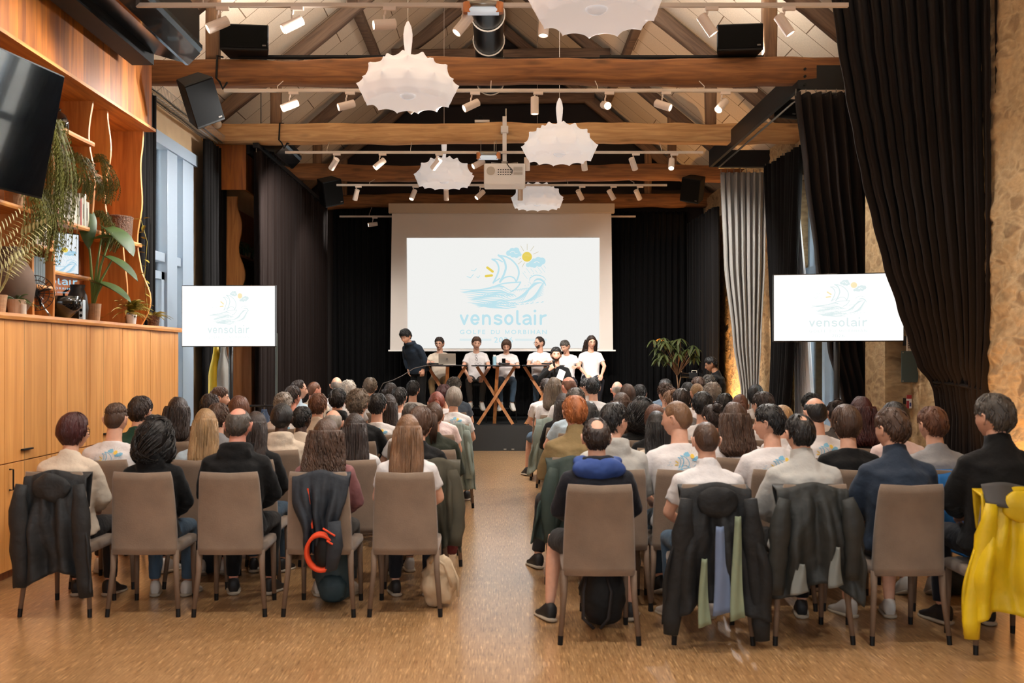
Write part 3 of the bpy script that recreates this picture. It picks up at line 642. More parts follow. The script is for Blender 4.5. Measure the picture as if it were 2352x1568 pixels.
SP = [[(497, (-.75, -.3, -.45)), (668, (-.75, -.3, -.5)), (880, (-.9, -.3, -.15)), (1060, (-.55, -.2, -.75)), (1245, (-.05, -.1, -1)), (1620, (.55, .0, -.8)), (1797, (.5, -.1, -.8))],
      [(663, (-.75, -.3, -.4)), (793, (-.85, -.3, -.3)), (950, (-.7, .3, -.6)), (1080, (-.8, -.3, -.45)), (1225, (0, 0, -1)), (1388, (.15, -1, -.32)), (1519, (.8, -.45, -.4)), (1655, (-.5, -.5, -.6))],
      [(765, (-.6, .3, -.7)), (870, (-.65, -.2, -.6)), (1000, (-.6, .2, -.6)), (1097, (-.75, -.3, -.45)), (1208, (0, 0, -1)), (1339, (.2, .3, -1)), (1452, (.4, .3, -.8)), (1540, (-.15, -.6, -.8))],
      [(816, (-.3, .1, -.9)), (947, (-.3, -.4, -.9)), (1023, (0, .2, -1)), (1101, (-.6, -.3, -.6)), (1193, (0, 0, -1)), (1330, (.5, .3, -.8)), (1402, (.5, -.1, -.8)), (1463, (.5, .3, -.8))],
      [(855, (-1, -.25, -.15))]]
for i, d in enumerate(dep):
    x0, x1 = PX(tx[i][0], d), PX(tx[i][1], d); z = tz[i]
    zh = {0: 5.05, 1: BT[11.6]-.1, 2: BT[14.85]-.1, 3: BT[18.2]-.1, 4: BT[21.2]-.1}[i]; yb = {0: 8.3, 1: 11.6, 2: 14.85, 3: 18.2, 4: 21.2}[i]
    t = thing('light_track', (0, d, z), 'long cream light track, the %s from the camera' % TRN[i], 'light track', 'suspended light tracks')
    MB().span((x0, -.018, -.018), (x1, .018, .018), .003).build('rail', M_CREAMM, t)
    for k in range(5):
        xx = x0+(x1-x0)*(.1+.2*k)
        MB().tube([(xx, 0, .018), (xx, 0, .05), (xx, yb-d, max(.12, zh-z))], .005, 5).build('hanger', M_CREAMM, t)
    for k, (px, dr) in enumerate(SP[i]):
        fl = (i == 1 and k == 5)
        lab = 'glaring white spotlight aimed at the camera on the second nearest track' if fl else ('small white spotlight, %s from left on the %s light track' % (ORD[k], TRN[i]) if len(SP[i]) > 1 else 'small white spotlight left of the projection screen')
        spot(PX(px, d)+.02, d, z, dr if i < 2 else (dr[0], dr[1]+(.35 if dr[1] > -.2 else 0), dr[2]), lab, flare=fl, energy=([120, 240, 430, 170, 120][i])*({(2, 4): 2.6, (1, 4): 1.8, (0, 6): .3, (0, 5): .6}.get((i, k), 1)), cone=[80, 85, 100, 105, 60][i])
for d, xs in ((5.3, (-2.4, -1.2, 0, 1.2, 2.4)), (2.2, (-2, 0, 2))):                 # unseen tracks and spots added as fill above and behind the camera
    t = thing('light_track', (0, d, 4.76), 'added cream light track unseen overhead %s' % ('in front of the first truss' if d > 3 else 'above the camera'), 'light track', 'suspended light tracks')
    MB().span((-3.1, -.018, -.018), (3.0, .018, .018)).build('rail', M_CREAMM, t)
    for q in (-2.4, 0, 2.4): MB().tube([(q, 0, 0), (q, 0, .35)], .005, 5).build('hanger', M_CREAMM, t)
    for k, x in enumerate(xs): spot(x, d, 4.76, (x*.1 if x < 1.9 else (-.4 if d > 3 else .05), .25, -1), 'added unseen overhead spotlight, %s on the track %s' % (ORD[k], 'before the first truss' if d > 3 else 'above the camera'), energy=(240 if (d < 3 and x > 1) else 140), cone=95 if x < 1.9 else 72)
for d, zl in ((5.1, 5.335), (8.3, 5.335), (11.6, 5.235), (14.85, 5.135)):
    tag((lambda q: q.span((-3.05, d-.045, zl-.02), (-1.15, d+.045, zl+.005)).span((1.15, d-.045, zl-.02), (3.05, d+.045, zl+.005)).span((-1.15, d-.01, zl-.02), (1.15, d+.01, zl-.01)))(MB()).build('fill_batten', M_BLACK), 'slim added fill batten unseen on top of the %s tie beam' % {5.1: 'nearest', 8.3: 'second', 11.6: 'wide upper', 14.85: 'light coloured'}[d], 'led strip')  # housings made up for the added fill lights on the beams
# ---------------------------------------------------------------- cocoon pendants
M_COC = mat('white cocoon fabric', (236, 230, 226), .6, emit=(255, 250, 247), estr=.32)
def pendant(px, py, d, dia, label, cab, seed):
    c = P(px, py, d); t = thing('pendant_lamp', c, label, 'pendant lamp', 'white cocoon pendant lamps')
    n = 12; R0 = dia/2; k = dia
    mb = MB(); nu, nv = 168, 52
    top = [(0.0, .075, .27), (.08, .10, .235), (.22, .46, .205), (.36, .76, .125), (.5, .93, .01), (.62, .99, -.10), (.72, .93, -.17), (.80, .80, -.205), (.92, .40, -.16), (1.0, .10, -.13)]
    def base(a, v): rr, zz = interp(top, v); return Vector((rr*R0*math.cos(a), rr*R0*math.sin(a), zz*k*1.02))
    sps = []
    for v_, n_, o_, am, dz in ((.20, 7, 0, .075, 1.7), (.38, 10, .5, .07, .9), (.56, 12, 0, .075, .2), (.77, 12, .5, .05, -1.2)):
        for q in range(n_): a = 2*pi*(q+o_)/n_; sps.append((base(a, v_), Vector((math.cos(a), math.sin(a), dz)).normalized(), am*k))
    def fn(u, v):
        p = base(2*pi*u, v); o = Vector((0, 0, 0)); 
        for (c_, d_, am) in sps:
            e_ = (p-c_).length
            if e_ < .30*k: o += d_*am*math.exp(-e_/(.045*k))
        return p*(1-.035*sm(v/.2)*sm((1-v)/.2))+o
    mb.grid(fn, nu, nv); mb.build('shade', M_COC, t, smooth=True)
    mb = MB(); mb.lathe([(.020*k, .22*k), (.027*k, .26*k), (.034*k, .32*k), (.045*k, .42*k), (.048*k, .49*k), (.036*k, .57*k), (.014*k, .62*k), (.004, .63*k)], (0, 0, 0), 14)
    mb.build('neck', M_COC, t, smooth=True)
    cab = ap+.26-SL*abs(c.x); MB().tube([(0, 0, .62*k), (0, 0, cab-c.z)], .004, 5).build('cable', M_CREAMM, t)
    mb = MB(); mb.sph((0, 0, -.14*k), (.085*k, .085*k, .045*k), 10, 16); mb.build('glass_bowl', mat('lamp bowl', (230, 232, 234), .15, spec=.8, emit=(240, 244, 250), estr=.25), t, smooth=True)
    t.rotation_euler = (0, 0, seed)
pendant(937, 188, 10.75, 1.04, 'large white cocoon pendant in front of the wide upper beam', 5.9, .1)
pendant(1285, 330, 14.1, 1.03, 'white cocoon pendant right of the projector', 6.8, .4)
pendant(1020, 398, 17.0, .98, 'white cocoon pendant just left of the projector', 7.2, .7)
pendant(1234, 452, 19.55, 1.0, 'smallest dim cocoon pendant over the projection screen top', 7.6, .2)
pendant(1370, -22, 7.9, 1.04, 'cocoon pendant cut off by the top edge of the photo', 6.6, .3)
# ---------------------------------------------------------------- projector
d = 14.45; c = P(1159, 397, d)
t = thing('projector', c, 'white ceiling projector with vents and sockets at the back', 'projector')
mb = MB(); mb.span((-.30, 0, -.17), (.30, .42, .14), .02); mb.build('body', mat('projector white', (232, 226, 218), .5), t)
mb = MB(); mb.lathe([(.001, .0), (.062, .0), (.062, .012), (.001, .012)], (-.20, 0, .03), 16, Matrix.Rotation(R(90), 3, 'X'))
for i in range(7): mb.span((.13, -.006, -.03+.018*i), (.26, .002, -.022+.018*i))
mb.build('vent', mat('vent beige', (176, 164, 148), .6), t)
mb = MB()
for i in range(6):
    for j in range(3): mb.span((-.10+.035*i, -.006, -.03+.035*j), (-.08+.035*i, .002, -.018+.035*j))
mb.build('socket_panel', M_BLACK, t)
MB().span((-.045, .15, .14), (.045, .24, .2)).build('mount_plate', M_CHROME, t)
MB().span((-.03, .16, .18), (.03, .22, .86)).build('mount_column', M_WHITE, t)
MB().span((-.055, .14, .62), (.055, .24, .72), .01).build('mount_clamp', M_WHITE, t); MB().tube([(.02, .19, .72), (.02, .19, .86), (.02, .19, .98)], .012, 8).build('mount_rod', M_CHROME, t)
mb = MB()
for s_ in (-1, 1): mb.tube([(0, .19, .16), (s_*.19, .05, .155)], .012, 6)
mb.build('mount_arm', M_CHROME, t)
t2 = MB(); t2.tube([(-.0, 0, 0), (.03, -.05, -.06), (.08, 0, -.1), (.07, .05, -.2)], .007, 6)
o = t2.build('cable', M_BLACK, t, smooth=True); o.location = (.03, -.02, .14)
for px, py, d, wpx, lab in ((1110, 17, 8.45, 72, 'glass tube heater lamp on the nearest track in front of the duct'), (1122, 357, 14.5, 44, 'small glass tube heater lamp beside the projector')):
    c = P(px, py, d); h_ = wpx/2*d/F; t = thing('tube_lamp', c, lab, 'tube lamp')
    MB().tube([(-h_, 0, .03), (h_, 0, .03)], .035, 14).build('bracket', M_CHROME, t, smooth=True)
    MB().tube([(-h_, 0, -.03), (h_, 0, -.03)], .036, 14).build('glass_tube', mat('cool tube', (210, 225, 235), .2, emit=(225, 240, 255), estr=.3), t, smooth=True)
    for s_ in (-1, 1): MB().tube([(s_*h_, 0, .04), (s_*h_, 0, -.05)], .04, 10).build('end_cap', mat('copper cap', (170, 110, 70), .4, .8), t); MB().tube([(s_*h_*.8, 0, .05), (s_*h_*.8, 0, .22)], .004, 5).build('hanger', M_CHROME, t)
# ---------------------------------------------------------------- loudspeakers
M_SPKF = mat('speaker grille', (5, 5, 5), .9, spec=.15)
def speaker(loc, size, rot, label, st=None):
    t = thing('loudspeaker', loc, label, 'loudspeaker', 'black wall loudspeakers'); t.rotation_euler = rot
    a, b, c = size
    mb = MB(); mb.prism([(-a/2, -b/2, -c/2), (a/2, -b/2, -c/2), (a/2*.8, b/2, -c/2), (-a/2*.8, b/2, -c/2)], (0, 0, c)); mb.build('cabinet', M_BLACK, t, mods=[('round', 'BEVEL', dict(width=.01))])
    MB().span((-a/2*.96, -b/2-.012, -c/2+.03), (a/2*.96, -b/2, c/2-.02)).build('grille', M_SPKF, t)
    MB().span((a/2-.07, -b/2-.015, -c/2+.05), (a/2-.03, -b/2-.011, -c/2+.065)).build('badge', mat('badge grey', (90, 85, 80), .4), t)
    if st: t.rotation_euler = rot; mw = t.rotation_euler.to_matrix(); tg = mw.transposed() @ (Vector(st)-Vector(loc)); MB().tube([(0, 0, c/2-.03), tg], .018, 8).build('bracket', M_BLACK, t)
d = 11.5
c = P(566, 100, d); speaker((c.x, d, BT[11.6]+.15+.15), (.55, .36, .30), (0, 0, R(6)), 'black loudspeaker lying on the wide beam, left')
c = P(1695, 108, d); speaker((c.x, d, BT[11.6]+.15+.15), (.52, .36, .31), (0, 0, R(-6)), 'black loudspeaker lying on the wide beam, right')
c = P(458, 230, 11.0); speaker(c, (.34, .30, .50), (R(26), R(-26), R(30)), 'tilted black loudspeaker hanging below the wide beam at left', (c.x, 11.55, BT[11.6]-.12))
c = P(757, 440, 17.6); speaker(c, (.36, .32, .46), (R(20), R(-16), R(30)), 'dark loudspeaker hanging above the long left curtain', (c.x, 18.15, BT[18.2]-.1))
c = P(1593, 434, 18.0); speaker(c, (.36, .32, .44), (R(20), R(14), R(-30)), 'dark loudspeaker hanging before the right backdrop curtain', (c.x, 18.2, BT[18.2]-.12))
c = P(1810, 250, 13.0); speaker(c, (.3, .28, .24), (R(10), R(10), R(-20)), 'loudspeaker half hidden behind the steel frame corner', (3.46, 13.0, 4.95))
# ---------------------------------------------------------------- black hanging air units
def airbox(x0, x1, y0, y1, z, h, label):
    t = thing('air_unit', (0, 0, 0), label, 'air unit', 'black hanging air units')
    mb = MB(); mb.span((x0, y0, z+.12), (x1, y1, z+h)); mb.build('housing', M_STEEL, t)
    MB().prism([(x0, y0, z), (x0+.22, y0, z), (x0+.22, y0, z+.12), (x0, y0, z+.12)], (0, y1-y0, 0)).build('inner_rim', M_BLACK, t)
    MB().prism([(x0+.22, y0, z+.11), (x1-.14, y0, z+.02), (x1-.14, y0, z+.12)], (0, y1-y0, 0)).build('deflector', mat('polished dark steel', (60, 66, 70), .18, .9), t)
    MB().prism([(x1-.14, y0, z+.0), (x1-.11, y0, z+.0), (x1+.01, y0, z+.12), (x1-.14, y0, z+.12)], (0, y1-y0, 0)).build('outer_lip', M_GLOSSB, t)
    MB().prism([(x1-.005, y0, z+.12), (x1+.03, y0, z+.16), (x1+.03, y0, z+.20), (x1-.005, y0, z+.16)], (0, y1-y0, 0)).build('edge_trim', mat('trim light steel', (90, 105, 115), .25, .8), t)
    for y in (y0+.1, y1-.1): MB().tube([((x0+x1)/2, y, z+h-.02), ((x0+x1)/2, y, ap-SL*abs((x0+x1)/2)+.1)], .01, 6).build('hanging_rod', M_CHROME, t)
airbox(-3.72, -3.04, 7.6, 10.05, 4.68, .55, 'black hanging air unit above the oak bookshelf')
airbox(-4.0, -3.27, 15.0, 16.2, 4.80, .28, 'second black air unit, above the far curtain')
# cable tray
t = thing('cable_tray', (0, 0, 0), 'wire cable tray running above the left window', 'cable tray'); mb = MB()
zt = 4.90
for x, z in ((-4.3, zt), (-4.2, zt-.0), (-4.1, zt), (-4.32, zt+.1), (-4.08, zt+.1)): mb.tube([(x, 11.2, z), (x, 14.8, z)], .004, 4)
y = 11.2
while y < 14.8: mb.tube([(-4.32, y, zt+.1), (-4.31, y, zt), (-4.09, y, zt), (-4.08, y, zt+.1)], .003, 4); y += .05
mb.build('wire_basket', M_CHROME, t)
for k in range(3): MB().tube([(-4.28+.07*k, 11.2+.04*j*6, zt+.02+.02*nz(j*.4, k, 0)) for j in range(16)], .012, 6).build('cable', M_WHITE if k % 2 else M_BLACK, t, smooth=True)
c = P(500, 286, 14.65); t = thing('smoke_detector', c, 'round cream alarm disc on the beam end at left', 'alarm')
MB().lathe([(.001, 0), (.065, 0), (.06, .03), (.035, .035), (.03, .045), (.001, .045)], (0, 0, 0), 18, Matrix.Rotation(R(90), 3, 'X')).build('disc', M_CREAMM, t, smooth=True)
c = P(1107, 288, 14.7); t = thing('power_adapter', (c.x, 14.8, BT[14.85]+.15), 'small white power box with black wire on the beam', 'power box')
MB().span((-.11, -.03, 0), (.11, .03, .04), .006).build('box', M_WHITE, t)
MB().tube([(-.05, 0, .04), (-.04, 0, .12), (0, 0, .1), (.02, .01, .03), (.12, .02, .02), (.3, 0, .02)], .006, 6).build('wire', M_BLACK, t, smooth=True)
for px, d, r_, lab in ((508, 11.6, .155, 'black cable wrapped around the wide beam at left'), (648, 14.85, .15, 'thin black cable looped over the light beam at left')):
    x = PX(px, d); zt_ = BT[d]
    tag(MB().tube([(x+.02, d, zt_+r_), (x, d-.16, zt_+r_-.03), (x-.01, d-.165, zt_-r_+.02), (x+.03, d-.17, zt_-r_-.02), (x+.06, d-.15, zt_-r_-.1), (x+.10, d-.12, zt_-r_-.02), (x+.1, d, zt_-r_-.0)], .012, 6).build('beam_cable', M_BLACK, smooth=True), lab, 'cable')
# window bay: wall plaques beside the right window
c = P(2098, 842, 10.9)
t = thing('wall_plaque', (XR-.10, 10.9, c.z), 'dark green plaque screwed to the stone wall', 'plaque', 'wall fixtures', R(-68))
d = 10.44
t.location = (PX(2092, d), d, PZ(842, d)); t.rotation_euler = (0, 0, R(-6))
MB().span((-.095, 0, -.165), (.095, .012, .165), .004).build('plate', mat('plaque green grey', (62, 76, 72), .5), t)
for sx in (-1, 1):
    for sz in (-1, 1): MB().tube([(sx*.08, -.006, sz*.15), (sx*.08, .002, sz*.15)], .008, 8).build('screw', M_CHROME, t)
MB().span((-.03, .01, -.1), (.03, .2, .1)).build('spacer', M_BLACK, t)
t = thing('wall_strip', (PX(2090, d), d, PZ(782, d)), 'slim white printed strip above the green plaque', 'wall strip', 'wall fixtures', R(-6))
MB().span((-.028, 0, -.11), (.028, .03, .11), .004).build('strip', M_CREAMM, t)
mb = MB()
for i in range(7): mb.span((-.02, -.002, -.08+.022*i), (.02, .001, -.072+.022*i))
mb.build('print', M_BLACK, t); MB().span((-.02, .03, -.05), (.02, .2, .05)).build('spacer', M_BLACK, t)
t = thing('safety_label', (PX(2088, d), d, PZ(922, d)), 'small red and white safety label low on the stone wall', 'label', 'wall fixtures', R(-6))
MB().span((-.026, 0, -.07), (.026, .006, .07)).build('backing', M_WHITE, t); mb = MB(); mb.span((-.026, -.002, .03), (.026, .001, .07)); mb.span((-.026, -.002, -.07), (.0, .001, .01)); mb.build('red_print', mat('label red', (150, 40, 40), .6), t)
MB().span((.004, -.002, -.05), (.022, .001, -.01)).build('blue_print', mat('label blue', (50, 60, 110), .6), t); MB().span((-.01, .006, -.03), (.01, .2, .03)).build('spacer', M_BLACK, t)
struct(MB().span((4.10, d+.18, 0), (XR, 11.2, 5.0)).build('wall_pier', M_STONE))
# warm wall-washers that light the rubble (small up-lights standing on the floor by the wall)
for x, y, e_, lab in ((3.95, 8.1, 40, 'small black floor uplight at the near stone wall'), (3.9, 18.2, 130, 'small black floor uplight by the far stone wall')):
    t = thing('floor_uplight', (x, y, 0), lab, 'uplight', 'floor uplights'); MB().lathe([(.001, 0), (.07, 0), (.07, .12), (.06, .13), (.055, .11), (.001, .11)], (0, 0, 0), 16).build('can', M_BLACK, t, smooth=False)
    MB().lathe([(.001, .112), (.053, .112), (.053, .115), (.001, .115)], (0, 0, 0), 16).build('lens', emis('amber lens', (255, 190, 110), 4), t)
    l = bpy.data.lights.new('amber beam', 'SPOT'); l.energy = e_*4; l.color = (1.0, .50, .16); l.spot_size = R(110); l.spot_blend = .8; l.shadow_soft_size = .04
    lo = link('beam', l, t); lo.location = (0, 0, .16); lo.rotation_euler = (0, R(180+14), 0)
# ================================================================== left cabinet and bookshelf
XC = -3.83
t = thing('sideboard_cabinet', (0, 0, 0), 'tall oak cabinet wall with black pulls along the left side', 'cabinet')
MB().span((XL+.02, 3.4, .07), (XC-.02, 11.83, 2.03)).build('carcass', M_SHELFD, t)
MB().span((XL+.02, 3.4, 0), (XC-.05, 11.8, .07)).build('plinth', M_SHELFD, t)
k = 0
y = 3.69
while y < 11.7:
    a, b = y+.004, y+.8-.004
    if b > 11.83: b = 11.83
    dr = MB().span((XC-.02, a, .912), (XC, b, 2.028), .003).build('door', M_CAB, t)
    hy = .25 if abs(y-7.69) < .1 else .3
    MB().span((XC, a+hy, .99), (XC+.03, a+hy+.16, 1.002)).build('handle', M_BLACK, dr)
    dl = MB().span((XC-.02, a, .075), (XC, b, .904), .003).build('door', M_CAB, t)
    MB().tube([(XC, a+.07, .86), (XC+.03, a+.07, .86), (XC+.03, a+.07, .70), (XC, a+.07, .70)], .007, 6).build('handle', M_BLACK, dl)
    y += .8
def live_board(mb, p0, p1, along, w_, th, amp=.02, seed=0, n=30, edge=(1, 0, 0)):
    """board from p0 to p1, thickness th in 'along', width w_ away from -edge with a wavy live edge on +edge"""
    p0 = Vector(p0); p1 = Vector(p1); e = Vector(edge); a = Vector(along); rs = []
    for i in range(n+1):
        f = i/n; p = p0+(p1-p0)*f; s_ = f*(p1-p0).length
        k_ = w_+amp*nz(s_*1.6, seed, 0)*1.6
        rs.append([p-a*th/2, p+e*k_-a*th/2, p+e*(k_+.006)+a*th*0, p+e*k_+a*th/2, p+a*th/2])
    mb.rings(rs); return mb
mb = MB(); live_board(mb, (XL, 3.4, 2.055), (XL, 11.86, 2.055), (0, 0, 1), XC-XL+.025, .05, .02, 3, 70)
tag(mb.build('cabinet_top', M_SHELF), 'live edge oak slab lying on the left cabinet', 'worktop')
bs = thing('bookshelf', (0, 0, 0), 'live edge oak bookshelf with deep fascia above the left cabinet', 'bookshelf')
MB().span((XC-.03, 3.4, 4.25), (XC, 10.93, 4.93)).build('fascia', M_FASC, bs); MB().span((XL, 3.4, 4.22), (XC+.02, 11.0, 4.25)).build('soffit', M_SHELF, bs)
MB().span((XL, 3.4, 2.08), (XL+.03, 10.98, 4.25)).build('back_panel', M_SHELFD, bs)
XS = -3.96
def shelf(y0, y1, z, th=.035, se=0): mb = MB(); live_board(mb, (XL+.03, y0, z), (XL+.03, y1, z), (0, 0, 1), XS-XL-.03, th, .02, se); mb.build('shelf_board', M_SHELF, bs)
def divd(y, z0, z1, se=0, amp=.05, th=.035): mb = MB(); live_board(mb, (XL+.03, y, z0), (XL+.03, y, z1), (0, 1, 0), XS-XL-.03, th, amp, se); mb.build('divider', M_SHELFV, bs)
shelf(3.4, 10.98, 2.965, .04, 1); shelf(8.82, 9.68, 3.80, .04, 2); shelf(8.82, 9.68, 3.40, .04, 3); shelf(9.68, 10.02, 3.52, .03, 4); shelf(8.45, 8.81, 2.68, .035, 5)
shelf(8.82, 9.62, 2.49, .035, 6); shelf(8.45, 8.81, 2.34, .035, 7); shelf(5.0, 8.82, 3.62, .035, 8)
divd(8.44, 2.08, 2.965, 2, .02); divd(8.82, 2.08, 4.22, 3, .03); divd(9.68, 2.98, 4.22, 4, .06); divd(10.04, 2.98, 4.22, 9, .12); divd(10.98, 2.08, 4.22, 12, .14, .04); divd(10.5, 2.08, 2.95, 1, .03); divd(6.0, 2.08, 4.22, 6, .03)
# second shelf unit beyond the window
t = thing('bookshelf', (0, 0, 0), 'second dark oak shelf unit behind the curtains beyond the window', 'bookshelf')
MB().span((XL, 15.3, 0), (XC, 18.2, 2.03)).build('cabinet_base', wood('oak end panel', (150, 96, 54), (186, 128, 80), 2, .5, 1.6), t)
mb = MB(); live_board(mb, (XL+.0, 15.3, 2.08), (XL+.0, 15.3, 4.2), (0, 1, 0), .40, .04, .12, 20); mb.build('end_board', M_SHELFV, t)
MB().span((XL, 15.32, 2.03), (XL+.03, 18.2, 4.2)).build('back_panel', M_SHELFD, t)
for z in (2.7, 3.3): mb = MB(); live_board(mb, (XL, 15.3, z), (XL, 18.2, z), (0, 0, 1), .42, .035, .02, z); mb.build('shelf_board', M_SHELFD, t)
MB().span((XC-.03, 15.0, 4.25), (XC, 18.2, 4.93)).build('fascia', M_FASC, t); MB().span((XL, 14.97, 4.25), (XC, 15.0, 4.93)).build('fascia_end', M_FASC, t)
for i, z in enumerate((2.715, 3.32)):
    for j in range(3):
        m2 = MB(); m2.lathe([(.001, 0), (.05, 0), (.07, .13), (.065, .13), (.05, .03), (.001, .03)], (0, 0, 0), 12)
        tt = thing('potted_plant', (XL+.24, 15.7+j*.7, z+.003), 'dark trailing plant on the %s board of the second shelf, %s back' % (('lower', 'upper')[i], ORD[j]), 'plant', 'plants of the second shelf')
        m2.build('pot', M_TERRA, tt); fm = MB(); random.seed(i*5+j)
        for q in range(46):
            a = random.random()*2*pi; l = .08+.15*random.random(); pts = [(0, 0, .12), (math.cos(a)*l*.5, math.sin(a)*l*.5, .12+l*.5), (math.cos(a)*l, math.sin(a)*l, .12+l*.3), (math.cos(a)*l*1.1, math.sin(a)*l*1.1, .08-l*.2)]
            fm.tube(pts, [.003, .010, .009, .001], 4, flat=.3)
        fm.build('foliage', M_GREEND, tt)
# ---------------------------------------------------------------- books
BC = [(214, 204, 188), (188, 180, 162), (226, 214, 196), (150, 146, 134), (232, 222, 206), (196, 150, 120), (206, 196, 176), (170, 60, 48), (220, 212, 200), (176, 170, 150)]
BN = ['ivory', 'grey green', 'cream', 'stone grey', 'off white', 'salmon', 'beige', 'red', 'pale', 'sage']
def bookrow(y0, y1, z, hmin, hmax, dmin, where, seed):
    random.seed(seed); y = y0; k = 0; usedn = {}
    while y < y1:
        w_ = random.uniform(.022, .045); h_ = random.uniform(hmin, hmax); dp = random.uniform(dmin, dmin+.04); c = random.randrange(10)
        if y+w_ > y1: break
        nm = BN[c]; 
        t = thing('book', (XS-.02, y+w_/2, z), 'upright %s book, %s from the near end, %s' % (nm, (ORD+['thirteenth', 'fourteenth', 'fifteenth', 'sixteenth', 'seventeenth', 'eighteenth', 'nineteenth', 'twentieth']+['later']*9)[k], where), 'book', 'books '+where)
        mb = MB(); mb.span((-dp, -w_/2, 0), (-dp+.0, w_/2, 0)); mb = MB(); mb.span((-dp, -w_/2, 0), (0, -w_/2+.003, h_)); mb.span((-dp, w_/2-.003, 0), (0, w_/2, h_)); mb.span((-.004, -w_/2, 0), (0, w_/2, h_))
        mb.build('cover', mat('book '+nm, BC[c], .7), t)
        MB().span((-dp+.004, -w_/2+.003, .004), (-.004, w_/2-.003, h_-.004)).build('pages', mat('book pages', (225, 215, 195), .9), t)
        if k % 3 == 0: MB().span((-.001, -w_/2*.5, h_*.25), (.001, w_/2*.5, h_*.75)).build('spine_band', mat('book band', (90, 80, 72), .7), t)
        y += w_+.002; k += 1
bookrow(8.87, 9.64, 2.987, .24, .32, .2, 'on the long book shelf', 3); bookrow(8.48, 8.74, 2.70, .2, .235, .18, 'on the small lower shelf', 4)
t = thing('folder_stack', (XS-.02, 8.48, 2.36), 'blue grey folders standing below the small book row', 'folders')
for i in range(5): MB().span((-.25, i*.045, 0), (0, i*.045+.04, .24)).build('folder', mat('folder blue grey', (96, 108, 112), .7), t)
t = thing('mirror_glow', (XS-.06, 9.2, 2.512), 'small bright monitor standing in for a mirror reflection inside the shelf', 'glow')  # emissive panel in place of a mirror reflecting the logo
t.rotation_euler = (0, 0, R(58)); MB().span((-.20, 0, .0), (.42, .03, .40)).build('housing', M_BLACK, t)
s_ = MB().span((-.19, -.004, .02), (.41, 0, .39)).build('display', emis('monitor white', (236, 242, 246), 1.0), t)
link('logo', logo_mesh('logo', [emis('monitor blue', (170, 210, 230), 1.0), LY, LT, emis('monitor white', (236, 242, 246))], lambda x, y, z: (-.19+(x-640)*.6/960, -.006-z*.0002, .41-(y-100)*.6/960)), s_).scale = (1, 1, .72)
t.location = (XS-.30, 9.18, 2.512)
for y, k, lab in ((8.93, .8, 'smaller glass cloche on the upper shelf'), (9.25, 1.0, 'larger glass cloche with knob on the upper shelf')):
    t = thing('glass_cloche', (XS-.14, y, 3.822), lab, 'cloche', 'glass cloches')
    MB().lathe([(.001, 0), (.095*k, 0), (.095*k, .015), (.001, .015)], (0, 0, 0), 20).build('base', M_BLACK, t)
    MB().lathe([(.085*k, .016), (.085*k, .10*k), (.06*k, .16*k), (.02, .19*k), (.012, .2*k), (.02, .215*k), (.001, .225*k)], (0, 0, 0), 20).build('dome', mat('smoky glass', (40, 34, 30), .06, coat=.6, spec=.9), t, smooth=True)
t = thing('wicker_basket', (-4.14, 10.74, 2.987), 'brown wicker basket with pale leaves at the shelf end', 'basket')
MB().lathe([(.001, 0), (.15, 0), (.17, .25), (.155, .25), (.14, .02), (.001, .02)], (0, 0, 0), 24).build('basket_body', M_WICK, t)
MB().tube([(.16*math.cos(a), .16*math.sin(a), .25) for a in np.linspace(0, 2*pi, 25)], .014, 6).build('rim', M_WICK, t)
# ---------------------------------------------------------------- plants
def leafblade(mb, base, d, L_, W_, droop=.3, n=6, heart=False, fold=.15):
    d = Vector(d).normalized(); sd = d.cross(Vector((0, 0, 1))); sd = sd.normalized() if sd.length > .05 else Vector((1, 0, 0)); up = sd.cross(d)
    pts = []; b = Vector(base)
    for i in range(n+1):
        f = i/n; wv = W_*(math.sin(pi*(f*.92+.06))**.8 if not heart else (math.sin(pi*min(1, f*.80+.20))**.75))
        c = b+d*L_*f-Vector((0, 0, 1))*droop*L_*f*f
        pts.append((c-sd*wv/2+up*wv*fold, c, c+sd*wv/2+up*wv*fold))
    vs_ = [p for q in pts for p in q]; fs = []
    for i in range(n): a = i*3; fs += [(a, a+3, a+4, a+1), (a+1, a+4, a+5, a+2)]
    mb._add(vs_, fs)
def pot(t, r_, h_, m, y=1.0): return MB().lathe([(.001, 0), (r_*.8, 0), (r_, h_), (r_*.93, h_), (r_*.78, h_*.85), (.001, h_*.85)], (0, 0, 0), 20).build('pot', m, t, smooth=False)
ZT = 2.083
def cab(px, d_=None, off=.14): 
    x = XC-off; d = (x)*F/(px-VX); return (x, d, ZT)
t = thing('elephant_ear_plant', cab(214, off=.13), 'potted plant with big heart shaped leaves on the cabinet', 'plant')
pot(t, .075, .17, M_TERRA); st = MB(); lf = MB(); random.seed(3)
y0 = t.location.y
for px, py, L_, W_, dr in ((203, 505, .34, .18, (.2, -.3, -.75)), (262, 535, .40, .30, (.75, -.3, -.45)), (262, 598, .42, .20, (.9, -.3, -.35)), (240, 655, .42, .24, (.85, -.2, -.2)), (238, 545, .2, .16, (-.7, -.3, .1))):
    q = P(px, py, y0)-Vector(t.location); q.y = -.05
    st.tube([(0, 0, .15), (q.x*.4, q.y*.4, .15+(q.z-.15)*.55), (q.x, q.y, q.z)], [.016, .012, .007], 7)
    leafblade(lf, q-Vector(dr).normalized()*.10, dr, L_, W_, .25, 8, True)
st.build('stem', mat('pale stem', (110, 130, 62), .5), t, smooth=True); lf.build('leaf', M_GREENV, t, smooth=True, mods=[SOL(.003)])
